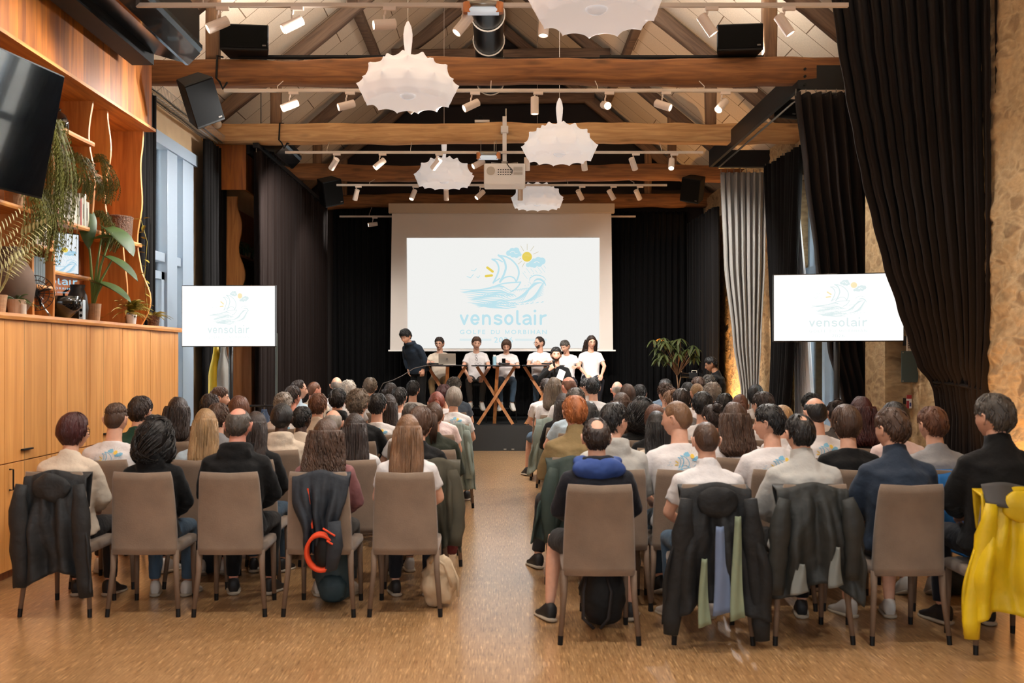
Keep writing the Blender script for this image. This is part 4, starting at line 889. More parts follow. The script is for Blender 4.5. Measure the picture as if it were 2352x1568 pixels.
def fern(loc, label, n, L_, m, seed, potr=.09, poth=.14, mpot=M_TERRA, up=.9, spread=1.0, nm='fern'):
    t = thing(nm, loc, label, 'plant'); pot(t, potr, poth, mpot); random.seed(seed); mb = MB()
    for k in range(n):
        a = random.random()*2*pi; el = random.uniform(.1, 1.0)*up; l = L_*random.uniform(.6, 1.05)
        d = Vector((math.cos(a)*spread, math.sin(a)*spread*.8, el*1.6)).normalized(); p = Vector((0, 0, poth*.9)); pts = []
        for i in range(9):
            f = i/8; pts.append(p+d*l*f-Vector((0, 0, 1))*l*.55*f*f)
        mb.tube(pts, [.003]*8+[.001], 3)
        for i in range(1, 9):
            tn = (pts[i]-pts[i-1]).normalized(); sd = tn.cross(Vector((0, 0, 1))); sd = sd.normalized() if sd.length > .01 else Vector((1, 0, 0))
            ll = l*.16*math.sin(pi*min(1, i/8*.85+.12))
            for s_ in (-1, 1):
                for h_ in (0, .5):
                    b_ = pts[i-1].lerp(pts[i], h_); e_ = b_+(sd*s_+tn*.5).normalized()*ll-Vector((0, 0, ll*.3)); w_ = tn*ll*.14
                    mb._add([b_-w_, b_+w_, e_], [(0, 1, 2)])
    mb.build('foliage', m, t); return t
fern(cab(292), 'yellow green fern bushing out over the cabinet top', 80, .40, M_FERN, 5, .08, .13, up=1.0, spread=.75)
fern(cab(352, off=.16), 'small brown potted fern near the cabinet end', 26, .25, M_FERN, 8, .075, .13, M_WICK)
t = fern(cab(302, off=.06), 'little green succulent in a white pot before the fern', 14, .10, M_GREEND, 9, .055, .10, M_WHITE); t.name = 'succulent'
fern(cab(38, off=.10), 'leafy green plant in a pale pot by the black fan', 16, .20, M_GREENV, 10, .075, .12, mat('blush pot', (190, 158, 132), .8))
t = thing('philodendron', cab(-8, off=.12), 'pale cut leaf plant at the left photo edge', 'plant'); pot(t, .08, .14, M_TERRA); lf = MB(); random.seed(12)
for k in range(9):
    y0 = t.location.y; q = P(random.uniform(0, 46), random.uniform(535, 640), y0)-Vector(t.location); q.y = random.uniform(-.1, .1)
    lf.tube([(0, 0, .12), q*.6, q], .004, 4); d = Vector((q.x*1.0+.1, 0, .15)).normalized()
    for i in range(7):
        for s_ in (-1, 1): leafblade(lf, q+d*.035*i, d*.6+Vector((-d.z, 0, d.x))*s_, .10-.007*i, .02, .2, 4)
lf.build('leaf', mat('pale leaf', (186, 176, 120), .6, vary=.2), t)
def trailing(x, y, z, n, L_, m, label, seed, wid=.25):
    t = thing('trailing_plant', (x, y, z), label, 'plant', 'trailing shelf plants'); random.seed(seed)
    MB().lathe([(.001, .0), (.07, 0), (.08, .12), (.07, .12), (.001, .10)], (-.06, 0, .0), 14).build('pot', M_TERRA, t); mb = MB()
    for k in range(n):
        yo = random.uniform(-wid, wid); l = L_*random.uniform(.4, 1); xo = random.uniform(.02, .14); pts = [(-.05, yo*.3, .12), (.07+xo*.4, yo*.7, .14+random.random()*.06), (.09+xo, yo, .02-l*.3), (.09+xo*1.1, yo*1.1, -l*.65), (.08+xo, yo*1.15, -l)]
        mb.tube(pts, .0022, 3); c_ = catm([(p[0], p[2]) for p in pts], 4)
        for i, (a, b) in enumerate(c_[3:]):
            for s_ in (-1, 1): mb._add([(a, yo, b), (a+.003, yo+s_*.022, b-.028), (a+.01, yo+s_*.006, b-.012)], [(0, 1, 2)])
    mb.build('foliage', m, t)
M_TR = mat('olive trailing green', (92, 92, 36), .6, vary=.35, vscale=8)
trailing(XS-.05, 8.68, 3.64, 90, 1.0, M_TR, 'dense trailing plant hanging beside the switched off television', 1, .22)
trailing(XS-.05, 9.2, 3.425, 46, .22, M_TR, 'trailing plant spilling over the middle shelf', 2, .3)
trailing(XS-.05, 8.35, 2.99, 60, .45, M_TR, 'trailing plant spilling from the long shelf under the television', 3, .3)
trailing(XS-.08, 9.86, 2.99, 36, .20, M_TR, 'ivy pot in the narrow shelf bay', 4, .1)
trailing(XS-.08, 9.86, 3.54, 26, .28, M_TR, 'light flowering trailer in the narrow upper bay', 5, .1)
t = thing('vine', (-4.1, 10.9, 3.2), 'thin vine with yellow leaves creeping down the shelf end', 'plant'); mb = MB()
mb.tube([(.0, -.05, .03), (.16, 0, .05), (.22, .03, -.2), (.20, 0, -.6), (.24, 0, -1.0)], .003, 4); random.seed(6)
for k in range(14): leafblade(mb, (.2, 0, .05-k*.075), (random.uniform(-1, 1), -.2, random.uniform(-.5, .3)), .075, .045, .2, 4, True)
mb.build('foliage', M_FERN, t)
t = thing('floor_vase', cab(25, off=.22), 'large matt brown clay vase on the cabinet top', 'vase')
MB().lathe([(.001, 0), (.10, 0), (.17, .12), (.19, .24), (.17, .36), (.10, .47), (.075, .52), (.085, .56), (.07, .56), (.06, .5), (.001, .45)], (0, 0, 0), 28).build('body', mat('brown clay', (96, 74, 58), .8, vary=.15), t, smooth=True)
t = thing('table_fan', cab(82, off=.14), 'black wire cage table fan on the cabinet', 'fan'); t.rotation_euler = (0, 0, R(35))
mb = MB()
for r_ in (.03, .07, .11, .15): mb.tube([(r_*math.cos(a), 0, .20+r_*math.sin(a)) for a in np.linspace(0, 2*pi, 25)], .004, 5)
for k in range(24):
    a = 2*pi*k/24; mb.tube([(.03*math.cos(a), -.04, .2+.03*math.sin(a)), (.12*math.cos(a), -.035, .2+.12*math.sin(a)), (.15*math.cos(a), 0, .2+.15*math.sin(a)), (.12*math.cos(a), .035, .2+.12*math.sin(a)), (.03*math.cos(a), .05, .2+.03*math.sin(a))], .002, 4)
mb.build('cage', mat('fan dark bronze', (58, 48, 42), .35, .6), t); mb = MB()
for k in range(4):
    a = pi/2*k+.3; leafblade(mb, (.02*math.cos(a), 0, .2+.02*math.sin(a)), (math.cos(a), .0, math.sin(a)), .11, .09, 0, 5)
mb.build('blade', M_BLACK, t, mods=[SOL(.004)]); MB().tube([(0, .0, .2), (0, .10, .2)], .04, 12).build('motor', M_BLACK, t)
MB().tube([(-.10, -.06, .01), (-.1, .02, .03), (0, .06, .2), (.1, .02, .03), (.10, -.06, .01)], .008, 6).build('stand', M_CHROME, t)
t = thing('gloss_bowl', cab(140, off=.16), 'wide gloss black bowl on the cabinet top', 'bowl')
MB().lathe([(.001, 0), (.07, 0), (.17, .10), (.19, .20), (.18, .20), (.15, .11), (.001, .03)], (0, 0, 0), 28).build('body', M_GLOSSB, t, smooth=True)
t = thing('black_pitcher', cab(178, off=.20), 'tall dark pitcher behind the black bowl', 'pitcher')
MB().lathe([(.001, 0), (.085, 0), (.10, .12), (.085, .24), (.06, .30), (.07, .34), (.055, .34), (.001, .2)], (0, 0, 0), 22).build('body', mat('dark iron', (44, 36, 34), .5), t, smooth=True)
MB().tube([(-.07, 0, .31), (-.13, 0, .27), (-.13, 0, .15), (-.09, 0, .10)], .012, 8).build('handle', mat('dark iron'), t, smooth=True)
t = thing('power_strip', cab(189, off=.03), 'pale blue power strip standing upright on the cabinet edge', 'power strip')
MB().span((-.02, -.03, 0), (.02, .03, .18), .006).build('body', mat('strip blue white', (196, 210, 220), .4), t)
mb = MB()
for i in range(3): mb.tube([(.0, -.032, .035+.05*i), (0, -.028, .035+.05*i)], .015, 10)
mb.build('socket', M_BLACK, t)
t = thing('candle', cab(54, off=.03), 'short cream candle jar at the front edge of the cabinet', 'candle'); MB().lathe([(.001, 0), (.022, 0), (.022, .08), (.001, .08)], (0, 0, 0), 14).build('jar', M_CREAMM, t)
# ================================================================== stage furniture
def high_table(px, d, rad, label, zt=1.585):
    x = PX(px, d); t = thing('high_table', (x, d, .461), label, 'high table', 'round high tables with crossed oak legs'); h_ = zt-.461
    MB().lathe([(.001, h_-.022), (rad-.01, h_-.022), (rad, h_-.012), (rad, h_-.004), (rad-.008, h_), (.001, h_)], (0, 0, 0), 40).build('table_top', mat('black table top', (24, 24, 25), .25), t)
    for (ax, ay), (bx, by) in (((-.36, .08), (.32, .0)), ((.36, -.02), (-.34, -.10)), ((.03, -.22), (-.03, .30))):
        a = Vector((bx, by, 0)); b = Vector((ax, ay, h_-.022)); dd = b-a
        rot = Vector((0, 0, 1)).rotation_difference(dd).to_matrix(); m_ = MB(); m_.box((0, 0, 0), (.065, .05, dd.length*1.0)); 
        vs_ = [rot @ Vector(v)+(a+b)/2 for v in m_.v]
        vs_ = [Vector((v.x, v.y, min(max(v.z, 0), h_-.02))) for v in vs_]; m_.v = [tuple(v) for v in vs_]; m_.build('leg', M_TLEG, t)
    return t
high_table(1026, 18.95, .41, 'high round table with the open laptop, left on stage')
high_table(1139, 18.85, .47, 'high round table in the middle with both crossed legs visible')
high_table(1248, 18.95, .41, 'high round table on the right behind the speaker')
def bar_stool(x, d, z0, label, h_=.76):
    t = thing('bar_stool', (x, d, z0), label, 'stool', 'black bar stools on stage')
    MB().box((0, 0, h_-.025), (.36, .34, .05), None, .015).build('seat', M_BLACK, t)
    for sx in (-1, 1):
        for sy in (-1, 1): MB().tube([(sx*.14, sy*.13, h_-.05), (sx*.2, sy*.18, 0)], .012, 6).build('leg', M_BLACK, t)
    MB().tube([(-.17, -.155, .28), (.17, -.155, .28)], .01, 6).build('foot_rail', M_BLACK, t); return t
# laptop, bottle, microphones, glasses
x, d = PX(1027, 18.8), 18.8
t = thing('laptop', (x, d, 1.585), 'open silver laptop on the left high table', 'laptop', rz=0)
M_SILV = mat('silver', (176, 166, 152), .4, .5)
MB().box((0, .10, .008), (.32, .22, .016), None, .004).build('base', M_SILV, t)
MB().box((0, 0, .115), (.325, .010, .215), Matrix.Rotation(R(12), 3, 'X'), .004).build('lid', M_SILV, t)
MB().tube([(0, -.032, .115), (0, -.006, .115)], .017, 18).build('round_badge', mat('badge dark', (70, 66, 60), .3), t)
t = thing('water_bottle', (PX(1136, 18.7), 18.7, 1.585), 'pale blue metal water bottle on the middle table', 'bottle')
MB().lathe([(.001, 0), (.036, 0), (.036, .15), (.03, .165), (.001, .165)], (0, 0, 0), 18).build('body', mat('bottle blue', (150, 186, 200), .35), t); MB().lathe([(.001, .165), (.028, .165), (.028, .195), (.001, .195)], (0, 0, 0), 16).build('cap', M_WHITE, t)
M_MIC = mat('mic black', (18, 18, 19), .5)
def micro(loc, rot, label):
    t = thing('microphone', loc, label, 'microphone', 'handheld black microphones'); t.rotation_euler = rot
    MB().tube([(0, 0, -.17), (0, 0, -.02), (0, 0, 0)], [.013, .018, .020], 12).build('handle', M_MIC, t, smooth=True); MB().sph((0, 0, .022), .027, 8, 12).build('grille', mat('mic mesh', (36, 36, 38), .4, .5), t, smooth=True)
    return t
micro((PX(1148, 18.65)+.02, 18.65, 1.612), (0, R(-90), R(0)), 'black microphone lying on the middle table near the bottle')
micro((PX(1262, 18.8)+.02, 18.8, 1.612), (0, R(90), 0), 'black microphone lying on the right high table')
micro((PX(991, 18.75), 18.75, 1.612), (0, R(-90), R(40)), 'black microphone lying beside the laptop')
def specs(loc, label, rot=(0, 0, 0)):
    t = thing('eyeglasses', loc, label, 'glasses'); t.rotation_euler = rot
    mb = MB()
    for s_ in (-1, 1): mb.tube([(s_*.034+.026*math.cos(a), 0, .02+.02*math.sin(a)) for a in np.linspace(0, 2*pi, 13)], .003, 5); mb.tube([(s_*.06, 0, .03), (s_*.062, .12, .03)], .0025, 5)
    mb.tube([(-.01, 0, .02), (.01, 0, .02)], .003, 5); mb.build('frame', M_BLACK, t)
specs((PX(1098, 18.7), 18.7, 1.59), 'folded dark glasses lying on the middle high table')
o = MB().tube([P(1018, 838, 18.75)+Vector((0, 0, .012)), P(975, 840, 18.6), P(950, 846, 18.5), P(925, 862, 18.4), P(905, 872, 18.3), P(880, 880, 18.3), P(870, 900, 18.3), P(868, 975, 18.6)], .008, 6).build('loose_cable', mat('grey cable', (70, 62, 56), .6), smooth=True)
tag(o, 'loose grey cable sagging from the laptop table to the stage edge', 'cable')
# stage plant
d = 19.6; t = thing('umbrella_plant', (PX(1560, d), d, .461), 'potted tree with fingered leaves right of the screen', 'plant')
pot(t, .17, .32, mat('dark pot', (30, 28, 27), .5)); mb = MB(); lf = MB(); lo_ = MB(); random.seed(21)
mb.tube([(0, 0, .28), (-.02, 0, .7), (-.06, 0, 1.0)], [.02, .016, .012], 7); mb.tube([(-.02, 0, .6), (.05, 0, 1.0)], [.014, .01], 6)
for k in range(26):
    px, py = random.uniform(1500, 1600), random.uniform(775, 825); q = Vector((PX(px, d)-t.location.x, random.uniform(-.25, .25), PZ(py, d)-.461)); mb.tube([(-.04, 0, .9), q*.5+Vector((0, 0, .5)), q], .006, 5)
    for j in range(7):
        a = 2*pi*j/7+k; leafblade(lf if k != 12 else lo_, q, (math.cos(a), math.sin(a)*.8, -.35), .19, .055, .5, 5)
mb.build('stem', M_BEAMV, t, smooth=True); lf.build('leaf', mat('umbrella leaf', (66, 74, 38), .5, vary=.3), t, smooth=True); lo_.build('yellow_leaf', mat('amber leaf', (200, 130, 40), .6), t, smooth=True)
# coat rack at left with hangers
d = 13.6; t = thing('coat_rack', (0, 0, 0), 'grey steel coat rail with empty hangers behind the left audience', 'coat rack')
mb = MB(); x0, x1 = PX(572, d), PX(640, d); xp = PX(634, d)
MB().tube([(x0-.5, d, PZ(932, d)), (x1, d, PZ(932, d))], .016, 8).build('rail', M_STEEL, t)
MB().tube([(xp, d+.02, 0), (xp, d+.02, PZ(765, d))], .017, 8).build('post', mat('green grey steel', (74, 82, 78), .5), t); MB().tube([(x0-.5, d, 0), (x0-.5, d, PZ(932, d))], .017, 8).build('post', mat('green grey steel'), t)
for px in (585, 607):
    x = PX(px, d); zz = PZ(932, d); MB().tube([(x, d, zz+.02), (x, d, zz-.06), (x-.0, d-.2, zz-.14), (x, d+.2, zz-.14), (x, d, zz-.06)], .005, 5).build('hanger', M_CHROME, t)
# ================================================================== chairs
def make_chair(label):
    t = thing('upholstered_chair', (0, 0, 0), label, 'chair', 'taupe high back chairs set out in rows')
    mb = MB(); rs = []
    for i in range(13):
        f = i/12; z = .415+f*(.972-.415); hw = .222-.026*f+.004*math.sin(pi*f); yc = -.205-.055*f+.012*math.sin(pi*f); th = .030-.006*f
        if i == 12: th *= .75; hw -= .006
        r_ = []
        for j in range(20):
            a = 2*pi*j/20; c_, s_ = math.cos(a), math.sin(a)
            xx = hw*math.copysign(abs(c_)**.28, c_); r_.append(Vector((xx, yc+th*math.copysign(abs(s_)**.6, s_)-.018*(1-(xx/hw)**2)*(1 if s_ < 0 else .6), z-(.010*(1-(xx/hw)**2) if i > 10 else 0))))
        rs.append(r_)
    mb.rings(rs); mb.build('backrest', M_TAUPE, t, smooth=True)
    MB().box((0, .01, .445), (.445, .45, .07), None, .025).build('seat', M_TAUPE, t, smooth=True)
    for sx in (-1, 1):
        l = MB(); l.tube([(sx*.207, -.205, .44), (sx*.212, -.215, .3), (sx*.234, -.245, .055)], [.022, .019, .016], 8); l = l.build('leg', M_TAUPEL, t, smooth=True)
        MB().tube([(sx*.234, -.245, .055), (sx*.237, -.25, 0)], [.0165, .0155], 8).build('foot_tip', M_BLACK, l)
        l = MB(); l.tube([(sx*.2, .2, .42), (sx*.205, .215, .05)], [.021, .016], 8); l = l.build('leg', M_TAUPEL, t, smooth=True)
        MB().tube([(sx*.205, .215, .05), (sx*.206, .217, 0)], [.0165, .0155], 8).build('foot_tip', M_BLACK, l)
    return t
CH0 = make_chair('x'); register(CH0); _ch = [0]
def place_chair(x, y, rz, label):
    c = CH0 if _ch[0] == 0 else copy_tree(CH0); _ch[0] += 1
    c.location = (x, y, 0); c.rotation_euler = (0, 0, rz); c['label'] = label; return c
# ================================================================== garments over chair backs
def drape(x, y, rz, m, label, zb=.30, wt=.24, wb=.34, off=.05, seed=0, sleeves=(1, 1), zl=.35, hood=True, front=.25, lining=None, nm='jacket', tilt=0.0, extra=None, ztop=.985):
    t = thing(nm, (x, y, 0), label, 'jacket', None, rz); mb = MB()
    def fn(u, v):
        # v: 0 at the front hem, rises over the back top, falls to the rear hem
        X = (u-.5)*2
        if v < front:
            f = 1-v/front; z = ztop-.26*f; yy = -.235+.045+.02*f; w_ = wt*(1-.15*f)
        else:
            f = (v-front)/(1-front); z = ztop-(ztop-zb)*f**.95-.07*abs(X)**3*min(1, f*6); yy = -.262-off*.6-.02*f-.05*math.sin(pi*min(1, f*1.2)); w_ = wt+(wb-wt)*sm(f*1.6)
            z -= .05*sm(abs(X))*(1-f)
            fold = (.022+.02*f)*(math.sin(X*9+seed+2*f)+.6*math.sin(X*17+seed*2-3*f))*sm(f*3); yy += fold*.8-.02*f
            z += .035*math.sin(X*4+seed)*f+.02*nz(X*2, seed, 0)*f
        xx = X*w_+.012*nz(v*6, X*2, seed)+tilt*(max(0, v-front))
        return (xx, yy+.008*nz(X*8, v*9, seed), z)
    mb.grid(fn, 34, 40); mb.build('body', m, t, smooth=True, mods=[SOL(.012)])
    for s_, sx in zip(sleeves, (-1, 1)):
        if not s_: continue
        q = MB(); pts = []; rr = []
        for i in range(9):
            f = i/8; pts.append((sx*(wt-.035+(wb-wt)*.8*min(1, f*1.5)+.015*math.sin(f*5+seed)), -.31-off*.7-.03*math.sin(f*3+seed), .90-(.90-zl)*f*s_)); rr.append((.035+.035*min(1, f*4)-.022*f)*(1+.10*math.sin(f*21+seed)))
        q.tube(pts, rr, 12, flat=.6, up=(0, 1, 0)); q.build('sleeve', m, t, smooth=True)
    if hood:
        q = MB(); q.sph((0, -.325-off*.4, .875), (.125, .040, .095), 14, 22)
        q.v = [(a+.01*nz(a*20, c*20, seed), b+.02*nz(a*12, c*12, seed+2), c+.02*nz(a*9, b*9, seed+5)) for a, b, c in q.v]; q.build('hood', m, t, smooth=True)
    if lining:
        for (xa, xb, za, zc, mm) in lining:
            q = MB(); q.grid(lambda u, v: ((xa+xb)/2+(xb-xa)*(u-.5)*(.35+.65*v)+.006*math.sin(v*4+xa*30), -.345-off*.9-.02*v+.012*math.sin(u*5+v*2+seed), za+(zc-za)*v+.02*u*v), 10, 14); q.build('lining', mm, t, smooth=True, mods=[SOL(.006)])
    return t
M_JK = mat('black shell fabric', (14, 15, 16), .75, bump=.4, bscale=18, vary=.3)
M_JKS = mat('charcoal shell fabric', (27, 29, 31), .7, bump=.4, bscale=18, vary=.2)
M_JKO = mat('dark olive shell', (30, 32, 29), .65, bump=.4, bscale=14, vary=.25)
M_JKY = mat('yellow oilskin', (206, 172, 8), .5, bump=.3, bscale=9, vary=.12)
M_JKN = mat('navy softshell', (24, 30, 38), .75, bump=.4, bscale=16, vary=.2)
M_ORG = mat('orange red lining', (214, 66, 22), .7)
M_DEN = mat('denim blue lining', (98, 112, 138), .8, vary=.1); M_SAGE = mat('sage green lining', (122, 132, 106), .8, vary=.1)
M_BLU = mat('azure fabric', (22, 108, 178), .7, bump=.3, bscale=12); M_SGE = mat('sage jacket', (120, 132, 124), .7, bump=.3, bscale=12, vary=.15)
# ================================================================== people
SKINS = {'light': (214, 164, 138), 'pink': (214, 148, 126), 'mid': (158, 112, 84), 'dark': (70, 46, 36)}
HAIRC = {'black': (20, 17, 16), 'darkbrown': (42, 29, 23), 'brown': (70, 48, 34), 'lightbrown': (112, 80, 54), 'redbrown': (96, 58, 36), 'auburn': (92, 54, 34), 'ginger': (158, 92, 48),
         'red': (120, 52, 30), 'wine': (58, 20, 20), 'blonde': (150, 118, 80), 'darkgrey': (74, 68, 62), 'grey': (138, 128, 118), 'greybrown': (98, 82, 66), 'white': (190, 182, 172)}
CLO = {'white': (216, 211, 209), 'cream': (206, 190, 170), 'black': (12, 12, 13), 'palegrey': (176, 174, 168), 'midgrey': (140, 140, 142), 'grey': (120, 120, 122), 'navy': (24, 26, 34), 'bluenavy': (40, 50, 64),
       'rose': (128, 84, 84), 'green': (28, 62, 48), 'forest': (40, 44, 34), 'khaki': (132, 112, 76), 'darkgreen': (38, 50, 46), 'paleblue': (176, 196, 208), 'brown': (70, 52, 40), 'palepink': (228, 206, 202),
       'slate': (70, 80, 92), 'pattern': (70, 66, 64), 'darkblue': (28, 38, 50), 'darktrouser': (34, 33, 34), 'jeans': (62, 82, 100), 'greytrouser': (58, 56, 54), 'tan': (176, 150, 110)}
def mskin(k): return mat('skin '+k, SKINS[k], .5, spec=.4, vary=.06, vscale=30)
def mhair(k):
    nm = 'hair '+k
    if nm in MC: return MC[nm]
    m = mat(nm, HAIRC[k], .42, spec=.45, vary=.35, vscale=14, bump=.5, bscale=90, stretch=(1, 1, .25)); return m
def mclo(k): return mat('cloth '+k, CLO[k], .85, spec=.25, sheen=.05, bump=.35, bscale=26)
M_EYE = mat('eye white', (186, 172, 162), .35); M_IRIS = mat('iris', (40, 28, 22), .25); M_LIP = mat('lips', (160, 96, 88), .5); M_SHOEW = mat('white trainer', (196, 190, 182), .6); M_SHOEB = mat('black trainer', (26, 25, 26), .6)
M_SOCK = mat('white sock', (190, 182, 172), .9); M_SOLE = mat('cream sole', (170, 158, 140), .7)
def ga(v, s_): return math.exp(-(v/s_)**2)
def hsurf(th, ph, face=True):
    nx, ny, nzv = math.sin(th)*math.sin(ph), math.cos(th)*math.sin(ph), math.cos(ph)
    x, y, z = .077*nx, .098*ny, .119*nzv
    if z < -.005: x *= 1-.34*sm((-.005-z)/.115)
    if y < 0:
        y *= 1.05; x *= 1.02
        if z < -.015: y *= 1-.42*sm((-.015-z)/.09)
    else:
        y = y*(1-.06*sm(z/.11))
        if z < 0: y = max(y, 0)*(1+.10*sm(-z/.1)*(ny > .3))
        if face and y > .02:
            g_ = 0
            if z > -.036: g_ += .024*ga(x, .0105)*max(0, min(1, (.022-z)/.052))
            else: g_ += .024*ga(x, .0105)*ga(z+.036, .007)
            g_ += .005*ga(abs(x)-.028, .02)*ga(z-.026, .009)-.010*ga(abs(x)-.031, .014)*ga(z-.006, .012)
            g_ += .006*ga(x, .02)*ga(z+.064, .009)+.009*ga(x, .024)*ga(z+.100, .015)-.004*ga(x, .02)*ga(z+.081, .007)+.004*ga(abs(x)-.045, .018)*ga(z+.02, .02)
            y += g_
    return Vector((x, y, z))
def head_mb(mb, T, iris_off=0):
    """adds a head with face and ears to mb, transformed by matrix T"""
    old = mb.M; mb.M = T; n1, n2 = 44, 34
    vs_ = [hsurf(0, 0)]+[hsurf(2*pi*j/n1, pi*i/n2) for i in range(1, n2) for j in range(n1)]+[hsurf(0, pi)]
    fs = [(0, 1+j, 1+(j+1) % n1) for j in range(n1)]
    for i in range(n2-2):
        for j in range(n1): a = 1+i*n1; fs.append((a+j, a+n1+j, a+n1+(j+1) % n1, a+(j+1) % n1))
    e = len(vs_)-1; a = 1+(n2-2)*n1; fs += [(e, a+(j+1) % n1, a+j) for j in range(n1)]
    st = len(mb.f); mb.mi = 0; mb._add(vs_, fs)
    for k, f in enumerate(fs):
        c = sum((vs_[i] for i in f), Vector())/len(f)
        if c.y > .07 and abs(c.x) < .024 and -.071 < c.z < -.056: mb.m[st+k] = 2
    for s_ in (-1, 1):
        mb.mi = 1; mb.sph((s_*.031, .0765, .005), (.0125, .0115, .0062), 8, 10); mb.mi = 4; mb.sph((s_*.031+iris_off, .0862, .0045), (.0052, .0032, .0050), 6, 8); mb.mi = 0; mb.tube([(s_*.019, .0855, .006), (s_*.031, .0885, .0115), (s_*.043, .0815, .0065)], [.002, .0036, .002], 6)
        mb.mi = 3; mb.tube([(s_*.014, .098, .025), (s_*.031, .096, .030), (s_*.048, .082, .025)], [.0028, .0036, .002], 6, flat=.8)
        mb.mi = 0; mb.sph((s_*.0775, -.008, -.005), (.008, .018, .030), 8, 12, Matrix.Rotation(s_*R(-18), 3, 'Z') @ Matrix.Rotation(R(-8), 3, 'X'))
        mb.tube([(s_*.083, .004, .012), (s_*.091, -.008, .024), (s_*.094, -.022, .016), (s_*.090, -.022, -.006), (s_*.082, -.008, -.034)], [.0045, .0055, .0055, .005, .0055], 6)
    mb.M = old; mb.mi = 0
def remesh(mb, vox, it=4, wr=0.0, wsc=9.0, seed=0.0, flatz=None):
    me = mb.mesh('tmp', []); o = link('tmp', me); m = o.modifiers.new('r', 'REMESH'); m.mode = 'VOXEL'; m.voxel_size = vox; m.use_smooth_shade = True
    s = o.modifiers.new('s', 'SMOOTH'); s.iterations = it; s.factor = .5
    dg = bpy.context.evaluated_depsgraph_get(); m2 = bpy.data.meshes.new_from_object(o.evaluated_get(dg)); bpy.data.objects.remove(o); bpy.data.meshes.remove(me)
    if wr:
        for v in m2.vertices:
            p = v.co; a = noise.noise(Vector((p.x*wsc, p.y*wsc, p.z*wsc*.8+seed)))+.5*noise.noise(Vector((p.x*wsc*2.6+seed, p.y*wsc*2, p.z*wsc*2.6)))
            ridge = 1-abs(noise.noise(Vector((p.x*6+seed, p.y*6, p.z*11+p.x*5))))*2.2
            v.co = p+v.normal*wr*(a+.55*ridge-.3)
    return m2
def tomb(mb, me):
    o = len(mb.v); old = mb.M
    mb.v.extend([tuple(v.co) for v in me.vertices]); mb.f.extend([tuple(i+o for i in p.vertices) for p in me.polygons]); mb.m.extend([0]*len(me.polygons)); bpy.data.meshes.remove(me)
def hand(mb, W, d, nrm, side, curl=.5, grip=False):
    """palm, four unequal fingers and a thumb; d points along the hand, nrm out of the back of the hand"""
    W = Vector(W); d = Vector(d).normalized(); nrm = Vector(nrm); nrm = (nrm-d*nrm.dot(d)).normalized(); s_ = d.cross(nrm)*side
    mb.tube([W-d*.03, W, W+d*.03, W+d*.075, W+d*.09], [.026, .027, .038, .042, .03], 10, flat=.42, up=nrm)
    for k, (off, L_, r_) in enumerate(((-.030, .066, .0085), (-.010, .076, .009), (.011, .070, .0088), (.030, .054, .0078))):
        b = W+d*.083+s_*off; c = curl*(1.0+.12*k); p = [b-d*.01]; dd = d.copy(); q = b
        for j, fl in enumerate((.42, .32, .26)):
            ang = c*(.9, 1.1, .7)[j]; dd = (dd*math.cos(ang)-nrm*math.sin(ang)).normalized(); nn = nrm; q = q+dd*L_*fl*1.08; p.append(q)
            nrm_ = nrm
        mb.tube(p, [r_, r_, r_*.92, r_*.7], 7)
    b = W+d*.03-s_*.034; mb.tube([b+s_*.012, b-s_*.012+d*.012, b-s_*.022+d*.035-nrm*.012*(1+curl), b-s_*.016+d*.058-nrm*.028*curl], [.013, .0125, .0105, .008], 8)
ARMS = {'lap': ((.235, .02, .77), (.085, .27, .655), .7), 'wide': ((.285, .0, .78), (.15, .30, .64), .5), 'cross': ((.25, .09, .80), (-.02, .22, .83), .5), 'phone': ((.24, .06, .79), (.05, .27, .86), 1.0),
        'knee': ((.25, .08, .78), (.14, .38, .63), .35), 'down': ((.25, -.04, .78), (.235, .04, .56), .5), 'table': ((.25, .12, .82), (.16, .36, .86), .4)}
